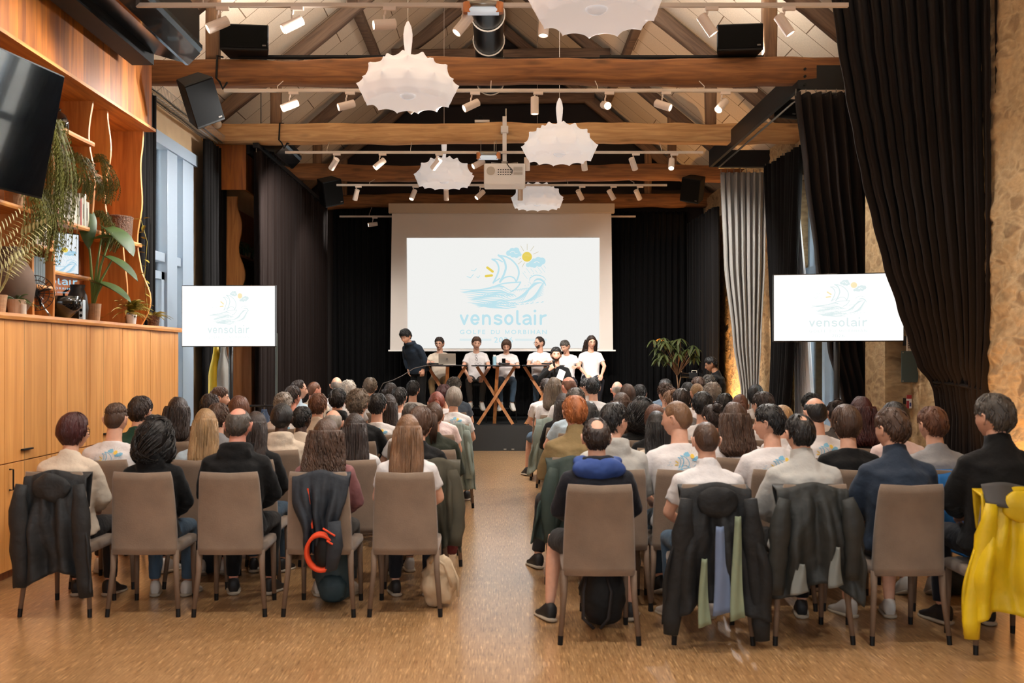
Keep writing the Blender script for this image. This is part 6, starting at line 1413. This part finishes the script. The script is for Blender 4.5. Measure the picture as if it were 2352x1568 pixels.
PEOPLE = [
 ('L', 165, 946, 80, 'bob', 'wine', 'knit', 'cream', 'light', -35, 'short wine red hair and cream knit jumper', 0),
 ('L', 357, 954, 100, 'afro', 'black', 'hoodie', 'black', 'mid', 0, 'big black curls and black hooded top', 0),
 ('L', 547, 933, 64, 'spotbuzz', 'darkgrey', 'hoodie', 'black', 'pink', 0, 'balding grey crop and black hooded top', 0),
 ('L', 749, 960, 72, 'curlylong', 'brown', 'hoodie', 'rose', 'light', 0, 'long brown curls and dusty pink hoodie', 0),
 ('L', 937, 952, 74, 'straightlong', 'lightbrown', 'tee', 'white', 'light', 0, 'very long straight light brown hair and white tee', 0),
 ('L', 265, 924, 60, 'fade', 'brown', 'printtee', 'white', 'light', 0, 'faded crop and white printed tee by the cabinet', 1),
 ('L', 587, 945, 44, 'straightlong', 'darkbrown', 'hoodie', 'black', 'light', 0, 'long dark hair falling over a black hood', 1),
 ('L', 472, 938, 66, 'straightlong', 'blonde', 'tee', 'paleblue', 'light', 10, 'long blonde hair and pale blue top', 1),
 ('L', 815, 949, 52, 'straightlong', 'darkbrown', 'shirt', 'white', 'light', 10, 'long dark brown hair and open white shirt', 1),
 ('L', 962, 932, 46, 'bob', 'brown', 'long', 'black', 'light', -45, 'brown hair, glasses and black top near the aisle', 1),
 ('L', 765, 941, 54, 'crown', 'grey', 'long', 'black', 'light', 0, 'bald crown with grey sides and black jumper', 2),
 ('L', 321, 908, 56, 'short', 'darkbrown', 'long', 'green', 'light', -10, 'thick dark hair and green collar', 2),
 ('L', 647, 928, 47, 'afrosmall', 'black', 'hoodie', 'cream', 'dark', 0, 'black cropped curls and cream hooded top', 2),
 ('L', 692, 932, 42, 'short', 'black', 'long', 'cream', 'dark', -20, 'short black hair and pale jumper', 3),
 ('L', 500, 924, 50, 'short', 'brown', 'long', 'grey', 'light', 0, 'tousled brown hair and grey top', 2),
 ('L', 996, 922, 40, 'ponytail', 'brown', 'long', 'forest', 'light', 0, 'brown ponytail and dark green jacket', 2),
 ('L', 408, 911, 60, 'wavylong', 'darkbrown', 'long', 'brown', 'light', 0, 'long dark wavy hair beside the window', 3),
 ('L', 821, 892, 50, 'curlyshort', 'greybrown', 'long', 'black', 'light', -15, 'curly grey brown hair and black jumper', 3),
 ('L', 730, 902, 38, 'short', 'redbrown', 'shirt', 'cream', 'light', 0, 'red brown crop and cream shirt', 4),
 ('L', 945, 926, 44, 'short', 'darkgrey', 'tee', 'white', 'light', 0, 'greying short hair behind the long haired woman', 3),
 ('L', 548, 908, 50, 'bob', 'auburn', 'long', 'brown', 'light', 0, 'auburn bob beside the coat rack', 3),
 ('L', 866, 902, 40, 'short', 'black', 'printtee', 'white', 'light', -5, 'short black hair and wide white tee', 4),
 ('L', 650, 900, 42, 'curlyshort', 'grey', 'printtee', 'white', 'light', 0, 'wavy grey hair and white tee', 5),
 ('L', 481, 903, 46, 'short', 'darkbrown', 'long', 'brown', 'light', 0, 'dark hair in the left seats by the dark curtain', 4),
 ('L', 1003, 898, 36, 'ponytail', 'red', 'tee', 'palepink', 'light', 0, 'red ponytail and pale pink tee', 4),
 ('L', 893, 905, 32, 'straightlong', 'darkbrown', 'tee', 'white', 'light', 0, 'straight dark hair and white tee, middle of left block', 5),
 ('L', 775, 890, 34, 'short', 'black', 'hoodie', 'black', 'light', 0, 'short black hair and black hood', 5),
 ('L', 916, 888, 40, 'short', 'black', 'tee', 'white', 'light', -15, 'thick black hair and light collar', 6),
 ('L', 670, 885, 36, 'short', 'darkbrown', 'tee', 'grey', 'pink', -20, 'short dark hair, red neck and grey tee', 6),
 ('L', 501, 887, 40, 'short', 'brown', 'long', 'brown', 'light', -75, 'brown hair, face turned right, by the yellow coat', 6),
 ('L', 1042, 887, 28, 'bob', 'grey', 'printtee', 'white', 'light', -5, 'grey bowl haircut and white tee at the aisle', 6),
 ('L', 1019, 882, 34, 'short', 'wine', 'tee', 'white', 'light', -10, 'dark red crop and white tee', 7),
 ('L', 683, 871, 40, 'receding', 'darkbrown', 'shirt', 'paleblue', 'light', -75, 'receding dark hair in profile and blue grey shirt', 8),
 ('L', 799, 872, 34, 'curlyshort', 'white', 'tee', 'white', 'light', 0, 'curly silver white hair and white tee', 8),
 ('L', 719, 876, 26, 'buzz', 'redbrown', 'long', 'cream', 'pink', -40, 'ginger buzz cut and patterned top', 9),
 ('L', 773, 866, 30, 'bald', 'grey', 'polo', 'white', 'light', 0, 'bald head, pink collar and white shirt', 10),
 ('L', 850, 866, 33, 'short', 'greybrown', 'tee', 'white', 'light', 0, 'grey brown hair near the left front', 9),
 ('L', 948, 873, 29, 'short', 'black', 'tee', 'white', 'light', -10, 'neat black hair and bright white tee', 9),
 ('L', 897, 878, 26, 'wavylong', 'darkbrown', 'long', 'black', 'light', 0, 'dark wavy hair in the far left front', 8),
 ('L', 1042, 865, 32, 'curlyshort', 'darkgrey', 'tee', 'slate', 'light', -15, 'curly dark grey hair and slate shirt at the aisle', 9),
 ('R', 1370, 958, 72, 'spot', 'darkbrown', 'hoodblue', 'navy', 'light', 0, 'bald spot and navy jacket with blue hood', 0),
 ('R', 1622, 968, 72, 'buzz', 'brown', 'shirt', 'white', 'light', 0, 'brown buzz cut and white collared shirt', 0),
 ('R', 1839, 948, 68, 'thin', 'black', 'collar', 'palegrey', 'light', 10, 'thinning black hair and pale grey fleece', 0),
 ('R', 2052, 935, 74, 'short', 'brown', 'collar', 'bluenavy', 'light', 20, 'straight cut brown hair and navy fleece', 0),
 ('R', 2288, 902, 84, 'short', 'darkgrey', 'collar', 'black', 'light', 40, 'greying quiff and black jacket', 0),
 ('R', 1407, 923, 66, 'short', 'black', 'hoodie', 'palegrey', 'light', -50, 'black hair, glasses and pale grey hoodie', 1),
 ('R', 1560, 920, 68, 'buzz', 'lightbrown', 'printtee', 'white', 'light', 55, 'light brown buzz cut in profile and white tee', 1),
 ('R', 1772, 927, 56, 'short', 'black', 'printtee', 'white', 'light', 50, 'black hair in profile and white printed tee', 1),
 ('R', 1946, 928, 66, 'bob', 'brown', 'tee', 'black', 'light', 25, 'brown mop of hair and black tee', 1),
 ('R', 2144, 932, 60, 'short', 'redbrown', 'long', 'midgrey', 'light', 10, 'red brown crop and mid grey sweater', 1),
 ('R', 1321, 907, 44, 'short', 'ginger', 'collar', 'khaki', 'light', 15, 'ginger hair and khaki fleece', 2),
 ('R', 1509, 944, 50, 'straightlong', 'black', 'tee', 'cream', 'light', 0, 'long black hair and cream top', 2),
 ('R', 1687, 923, 80, 'wavylong', 'brown', 'tee', 'white', 'light', 0, 'very thick long wavy brown hair', 2),
 ('R', 1874, 913, 50, 'crown', 'black', 'printtee', 'white', 'light', 10, 'balding black hair and printed white tee', 2),
 ('R', 2058, 922, 50, 'bob', 'black', 'tee', 'palepink', 'mid', 40, 'dark bob, glasses and pale pink tee', 2),
 ('R', 1352, 921, 48, 'straightlong', 'black', 'coat', 'darkgreen', 'light', 0, 'long black hair and dark green jacket', 3),
 ('R', 1505, 928, 40, 'bob', 'auburn', 'long', 'black', 'light', 0, 'auburn hair behind the long black hair', 3),
 ('R', 1637, 919, 46, 'bun', 'darkbrown', 'tee', 'white', 'light', 25, 'messy dark bun in the right block', 3),
 ('R', 1799, 930, 32, 'bob', 'blonde', 'tee', 'white', 'light', 0, 'dark blonde hair beside the profile man', 3),
 ('R', 1979, 910, 54, 'wavylong', 'wine', 'tee', 'black', 'light', 0, 'long dark red hair near the tied curtain', 3),
 ('R', 1472, 911, 48, 'afro', 'black', 'long', 'black', 'light', 0, 'large dark curly hair and black top', 4),
 ('R', 1613, 898, 48, 'short', 'black', 'tee', 'white', 'light', -5, 'round black haircut and white neckline', 4),
 ('R', 1755, 898, 48, 'short', 'darkbrown', 'tee', 'white', 'light', 30, 'wavy short hair by the white curtain', 4),
 ('R', 1919, 912, 36, 'bun', 'darkbrown', 'long', 'pattern', 'light', 0, 'sunglasses on dark hair and patterned top', 4),
 ('R', 1322, 889, 42, 'short', 'darkgrey', 'tee', 'paleblue', 'light', 0, 'dark greying hair and pale blue shirt', 5),
 ('R', 1428, 901, 50, 'wavylong', 'brown', 'tee', 'white', 'light', 0, 'long chestnut hair in the right block', 5),
 ('R', 1865, 902, 48, 'curlyshort', 'black', 'tee', 'white', 'light', 0, 'black curls by the right window', 5),
 ('R', 1565, 891, 36, 'short', 'darkbrown', 'tee', 'grey', 'light', 0, 'dark round head in the right middle', 6),
 ('R', 1700, 904, 54, 'ponytail', 'auburn', 'tee', 'white', 'light', 0, 'frizzy auburn tied hair', 5),
 ('R', 1293, 903, 26, 'straightlong', 'darkbrown', 'coat', 'black', 'light', 0, 'straight brown hair and black and white jacket', 6),
 ('R', 1541, 889, 32, 'bun', 'lightbrown', 'tee', 'white', 'light', 20, 'light brown curls tied in a bun', 7),
 ('R', 1665, 902, 28, 'short', 'black', 'tee', 'white', 'light', 0, 'black top of head before the grey curtain', 6),
 ('R', 1635, 877, 40, 'curlyshort', 'grey', 'tee', 'white', 'light', -30, 'curly silver hair in the right front', 7),
 ('R', 1735, 882, 40, 'bob', 'black', 'tee', 'white', 'light', -20, 'smooth black hair under the grey curtain', 8),
 ('R', 1602, 880, 30, 'buzz', 'blonde', 'tee', 'white', 'light', 10, 'blond buzz cut in the right front', 8),
 ('R', 1308, 865, 40, 'crown', 'redbrown', 'tee', 'white', 'pink', 20, 'ginger hair with bald crown and white tee', 8),
 ('R', 1442, 881, 38, 'bob', 'brown', 'tee', 'white', 'light', 0, 'smooth brown bob in the right front', 8),
 ('R', 1362, 866, 36, 'short', 'black', 'tee', 'white', 'light', -5, 'glossy black hair and bright white tee', 9),
 ('R', 1273, 866, 34, 'wavylong', 'greybrown', 'tee', 'white', 'light', 0, 'wavy grey brown shoulder hair and white tee', 9),
 ('R', 1418, 876, 32, 'bald', 'grey', 'tee', 'white', 'pink', 0, 'bald pink head in the right front', 10),
 ('R', 1531, 879, 34, 'curlyshort', 'brown', 'tee', 'grey', 'light', 20, 'curly brown hair in the right front', 8),
 ('R', 1580, 877, 28, 'wavylong', 'black', 'tee', 'black', 'light', 0, 'black wavy hair in the right front', 9),
 ('R', 1469, 882, 26, 'short', 'black', 'tee', 'white', 'light', -10, 'short black hair and white collar at the front', 9),
 ('R', 1628, 860, 32, 'curlyshort', 'darkgrey', 'tee', 'grey', 'light', 0, 'dark grey curls in the front row', 11),
 ('R', 1604, 864, 26, 'short', 'brown', 'tee', 'grey', 'light', 0, 'brown crop in the front row', 10),
 ('R', 1529, 869, 26, 'short', 'black', 'long', 'slate', 'light', 0, 'black hair and slate top in the front row', 11),
 ('R', 1256, 868, 24, 'short', 'darkbrown', 'tee', 'white', 'light', 15, 'dark crop and white tee at the aisle front', 10),
 ('R', 1350, 868, 30, 'short', 'black', 'shirt', 'white', 'light', 60, 'black hair and glasses in the front row', 10),
]
NBROW = ['back', 'second', 'third', 'fourth', 'fifth', 'sixth', 'seventh', 'eighth', 'ninth', 'tenth', 'eleventh', 'twelfth']
def qy(y): return min((-75, -45, -25, -10, 0, 10, 25, 55), key=lambda k: abs(k-y))
POS = [('lap', 'lap', 'flat'), ('wide', 'wide', 'back'), ('lap', 'knee', 'wide')]
used_lab = set()
HSC = {'afro': 1.05}
for i, (blk, px, pyt, w_, hair, hc_, kind, cloth, skin, yaw, short, row) in enumerate(PEOPLE):
    d = (6.9 if blk == 'L' else 6.25)+.8*row
    if blk == 'R' and px == 2288: d = 6.05
    x = PX(px, d); zt_ = PZ(pyt, d)
    if hair == 'straightlong' and px == 937: hair = 'verylong'
    pz = POS[i % 3] if row > 0 else POS[0 if px != 1370 else 2]
    y_ = qy(yaw); key = (i % 3 if row > 0 else (0 if px != 1370 else 2), y_)
    J = pose(.47, pz[0], pz[1], pz[2], yaw=y_, pitch=-3)
    hh = {'afro': .05, 'curlyshort': .026, 'bun': .05, 'short': .019, 'wavylong': .022, 'curlylong': .022, 'bob': .02, 'buzz': .005, 'crown': .003, 'bald': .001, 'fade': .014}.get(hair, .014)
    sc_ = zt_/(J['hc'].z+.119+hh)
    fem = hair in ('straightlong', 'verylong', 'wavylong', 'curlylong', 'bob', 'ponytail', 'bun', 'afro')
    wide = {True: .95, False: 1.02}[fem]
    sho = 'w' if i % 2 else 'b'; tr = ['darktrouser', 'jeans', 'black', 'greytrouser', 'navy'][i % 5]; shorts = px in (1370, 2052, 1042, 1256)
    lab = 'seated person, %s' % short
    person((x, d, 0), R(random.uniform(-3, 3)), lab, key, J, hair, hc_, kind, cloth, skin, tr, shorts, sho, sc_, wide, glasses=('glasses' in short or px in (165,)), group='seated audience seen from behind', prnt=(kind == 'printtee'),
           hood=(mat('royal blue hood', (38, 66, 128), .8, vary=.1) if kind == 'hoodblue' else None))
    place_chair(x, d-.0, R(random.uniform(-2, 2)), 'taupe chair under the person with '+short if len(short.split()) <= 10 else 'taupe chair under '+short)
# empty or hidden-occupant chairs that the photo shows
# ---------------------------------------------------------------- coats on the chairs
CHX = lambda px, row, blk: (PX(px, (6.9 if blk == 'L' else 6.25)+.8*row), (6.9 if blk == 'L' else 6.25)+.8*row)
x, y = CHX(133, 0, 'L'); x = PX(133, 6.65)
drape(x, 6.9, 0, M_JKS, 'charcoal shell jacket with hood hung over the leftmost back row chair', zb=.28, wt=.21, wb=.27, seed=1, sleeves=(1.0, 1.1), zl=.22)
# backpack like navy jacket with orange lining on the fourth chair
x = PX(737, 6.63); t = drape(x, 6.9, 0, M_JKN, 'navy jacket with orange red lining and zip on the fourth back row chair', zb=.42, wt=.19, wb=.10, seed=4, sleeves=(0, 0), hood=False)
MB().tube([(-.075+.035*f, -.335-.02*f, .87-.26*f) for f in np.linspace(0, 1, 8)], .006, 6).build('zip', M_ORG, t)
mb = MB()
mb.grid(lambda u, v: (.0+.085*math.cos(2*pi*u)*(1+.15*v)+.02, -.37-.03*v-.02*math.sin(2*pi*u), .47+.12*math.sin(2*pi*u)-.02*v), 28, 3); mb.build('lining', M_ORG, t, smooth=True, mods=[SOL(.02)])
mb = MB(); mb.sph((.03, -.36, .46), (.062, .03, .105), 10, 16); mb.build('hood_opening', M_BLACK, t, smooth=True); mb = MB(); mb.tube([(.10, -.38, .66), (.115, -.39, .5), (.09, -.38, .36), (.05, -.37, .335)], [.05, .055, .04, .015], 10, flat=.6); mb.build('sleeve', M_JKN, t, smooth=True)
for a in ((.06, .61), (.10, .585), (.085, .53)): MB().tube([(a[0]-.02, -.415, a[1]+.01), (a[0]+.02, -.425, a[1]-.012)], .006, 6).build('cord_end', M_ORG, t)
x = PX(1640, 6.0); drape(x, 6.25, 0, M_JK, 'black coat with denim blue and sage lining on the second right chair', zb=.24, wt=.21, wb=.32, seed=2, sleeves=(1.1, 1.15), zl=.16, off=.06,
     lining=[(-.05, .07, .74, .22, M_DEN), (.06, .15, .80, .19, M_SAGE), (-.13, -.05, .55, .15, M_SAGE)])
x = PX(1860, 6.0); drape(x, 6.25, 0, M_JKO, 'dark olive rain jacket with grey facings on the third right chair', zb=.36, wt=.21, wb=.29, seed=7, sleeves=(.95, .8), zl=.30, off=.06, hood=False, lining=[(-.16, -.05, .52, .34, mat('grey facing', (104, 106, 100), .6)), (.06, .15, .62, .38, mat('grey facing'))])
x = PX(2330, 5.8); drape(x, 6.05, 0, M_JKY, 'bright yellow oilskin jacket with grey hood lining at the right edge', zb=.24, wt=.22, wb=.34, seed=3, sleeves=(1.05, 1), zl=.16, off=.07)
t = thing('grey_scarf', (x, 6.05, 0), 'grey cloth lying over the collar of the yellow oilskin', 'scarf'); mb = MB(); mb.grid(lambda u, v: (-.22+.44*u, -.30-.06*v-.02*math.sin(u*9), 1.0-.10*v*(1+.4*math.sin(u*5))+.015*math.sin(u*7)), 20, 6); mb.build('cloth', mat('dark grey cloth', (74, 72, 70), .8), t, smooth=True, mods=[SOL(.012)])
x, y = CHX(2190, 1, 'R'); drape(x, y, 0, M_BLU, 'azure blue jacket over the chair of the mid grey sweater', zb=.42, wt=.24, wb=.30, seed=5, sleeves=(0, 1), hood=False)
x, y = CHX(1300, 2, 'R'); drape(x+.0, y, R(6), mat('deep green coat', (40, 54, 48), .75, bump=.4, bscale=14, vary=.2), 'dark green coat trailing over the aisle chair of the khaki fleece', zb=.38, wt=.19, wb=.24, seed=6, sleeves=(1.0, 0), hood=False, tilt=-.12)
x, y = CHX(1256, 8, 'R'); drape(x, y, 0, M_SGE, 'sage green jacket on the far right block aisle chair', zb=.36, wt=.14, wb=.20, seed=8, sleeves=(1, 0), hood=False, tilt=-.08)
x, y = CHX(1290, 6, 'R'); drape(x-.06, y, 0, mat('pink cloth', (186, 66, 98), .8), 'narrow pink jacket hanging on a right block aisle chair', zb=.45, wt=.10, wb=.10, seed=9, sleeves=(0, 0), hood=False)
x, y = CHX(1052, 6, 'L'); drape(x+.02, y, 0, M_SGE, 'pale sage jacket on the left block aisle chair further forward', zb=.25, wt=.14, wb=.15, seed=10, sleeves=(0, 1), hood=False, tilt=.06)
x, y = CHX(1000, 1, 'L'); drape(x+.04, y, 0, mat('brown green parka', (62, 58, 44), .8, vary=.2), 'brown green parka hung on the second row aisle chair', zb=.34, wt=.16, wb=.17, seed=11, sleeves=(0, 1), hood=False)
# ---------------------------------------------------------------- bags and belongings on the floor
def lumpy(c, r_, amp, seed, nu=18, nv=24, rot=None, bottom=True):
    mb = MB(); mb.sph((0, 0, 0), r_, nu, nv); out = []
    for v in mb.v:
        p = Vector(v); n_ = p.normalized(); k = 1+amp*nz(n_.x*2.2, n_.y*2.2, n_.z*2.2+seed)+amp*.5*nz(n_.x*5, n_.y*5, n_.z*5+seed); p = Vector((p.x*k, p.y*k, p.z*k))
        if bottom: p.z = max(p.z, -r_[2]*.86)
        out.append(tuple(p))
    mb.v = out; return mb
c = Vector((PX(1006, 6.95), 6.95, .17)); t = thing('canvas_bag', c, 'cream canvas tote bag slumped on the floor by the aisle', 'bag'); lumpy(c, (.12, .11, .19), .28, 3).build('body', mat('cream canvas', (190, 168, 138), .85, bump=.4, bscale=12), t, smooth=True)
MB().tube([(-.05, -.06, .14), (-.02, -.12, .19), (.05, -.12, .14), (.10, -.08, -.02)], .010, 6).build('strap', mat('cream canvas'), t, smooth=True); MB().tube([(.0, -.02, .15), (.08, -.03, .16), (.14, -.02, .02), (.14, -.02, -.1)], .009, 6).build('strap', mat('cream canvas'), t, smooth=True)
c = Vector((PX(768, 7.05), 7.05, .20)); t = thing('backpack', c, 'teal backpack standing under the fourth back row chair', 'bag'); lumpy(c, (.14, .10, .22), .12, 6).build('body', mat('teal nylon', (34, 58, 66), .6, bump=.3, bscale=14), t, smooth=True); lumpy(c, (.10, .05, .10), .1, 2).build('front_pocket', mat('teal nylon'), t, (0, -.09, -.08), smooth=True)
MB().tube([(-.03, -.02, .21), (0, -.02, .25), (.03, -.02, .21)], .009, 6).build('carry_loop', M_BLACK, t)
c = Vector((PX(1385, 6.45), 6.45, .20)); t = thing('backpack', c, 'black backpack with straps under the first right chair', 'bag'); lumpy(c, (.15, .11, .22), .14, 9).build('body', M_JK, t, smooth=True)
for s_ in (-1, 1): MB().tube([(s_*.06-.05, -.08, .16), (s_*.09-.05, -.15, .05), (s_*.08-.06, -.14, -.12), (s_*.02-.05, -.12, -.19)], .012, 6, flat=.5).build('strap', mat('dark strap', (44, 40, 40), .7), t, smooth=True)
c = Vector((PX(1046, 7.9), 7.9, PZ(1130, 7.9))); x, y = PX(1030, 7.85), 7.85
t = thing('orange_bag', (x, y, .42), 'orange and red bag hanging off an aisle chair on the left', 'bag'); lumpy(c, (.085, .09, .13), .3, 4, bottom=False).build('body', M_ORG, t, smooth=True); lumpy(c, (.06, .07, .09), .3, 7, bottom=False).build('dark_panel', mat('dark red cloth', (90, 18, 22), .8), t, (.03, -.02, -.14), smooth=True); MB().tube([(-.02, 0, .10), (-.10, 0, .22), (-.16, 0, .2)], .01, 6).build('strap', M_BLACK, t)
for px, d, m_, lab in ((470, 8.0, M_JKN, 'dark bag under the seats in the left block'), (2200, 7.3, mat('dark green nylon', (40, 46, 40), .6), 'dark rucksack lying under the right seats near the yellow oilskin')):
    c = Vector((PX(px, d), d, .13)); t = thing('rucksack', c, lab, 'bag', None); lumpy(c, (.15, .12, .14), .2, px).build('body', m_, t, smooth=True); MB().tube([(-.04, -.08, .1), (0, -.12, .14), (.05, -.08, .1)], .01, 6).build('strap', M_BLACK, t)
# coats on the rack
for x_, m_, lab in ((PX(497, 13.62), M_JKY, 'yellow raincoat hanging at the coat rack behind the left television'), (PX(513, 13.62), mat('pale grey coat', (150, 148, 142), .8), 'pale grey coat hanging beside the yellow raincoat'), (PX(607, 13.62), mat('cap blue', (40, 56, 80), .8), 'blue cap and top on a hanger at the coat rail')):
    zt_ = PZ(796, 13.6) if m_ is not MC.get('cap blue') else PZ(940, 13.6); L_ = .68 if m_ is not MC['cap blue'] else .35 if 'cap blue' in MC else .68
    t = thing('hanging_coat', (x_, 13.6, zt_), lab, 'coat', 'coats at the rack'); mb = MB()
    mb.grid(lambda u, v: ((.03+.07*sm(v*1.6))*math.cos(2*pi*u)*(1+.2*math.sin(6*pi*u)), (.04+.10*sm(v*2))*math.sin(2*pi*u), -v*L_), 30, 12); mb.build('cloth', m_, t, smooth=True, mods=[SOL(.008)])
    MB().tube([(0, 0, 0), (0, 0, .04), (.0, .02, .07), (0, 0, .09)], .004, 5).build('hook', M_CHROME, t)
MB().tube([(PX(480, 13.6), 13.6, PZ(796, 13.6)+.09), (PX(572, 13.6), 13.6, PZ(796, 13.6)+.09)], .012, 8).build('upper_rail', M_STEEL, bpy.data.objects['coat_rack'])
MB().tube([(PX(520, 13.6)+.05, 13.62, 0), (PX(520, 13.6)+.05, 13.62, PZ(796, 13.6)+.09)], .016, 8).build('post', M_STEEL, bpy.data.objects['coat_rack'])
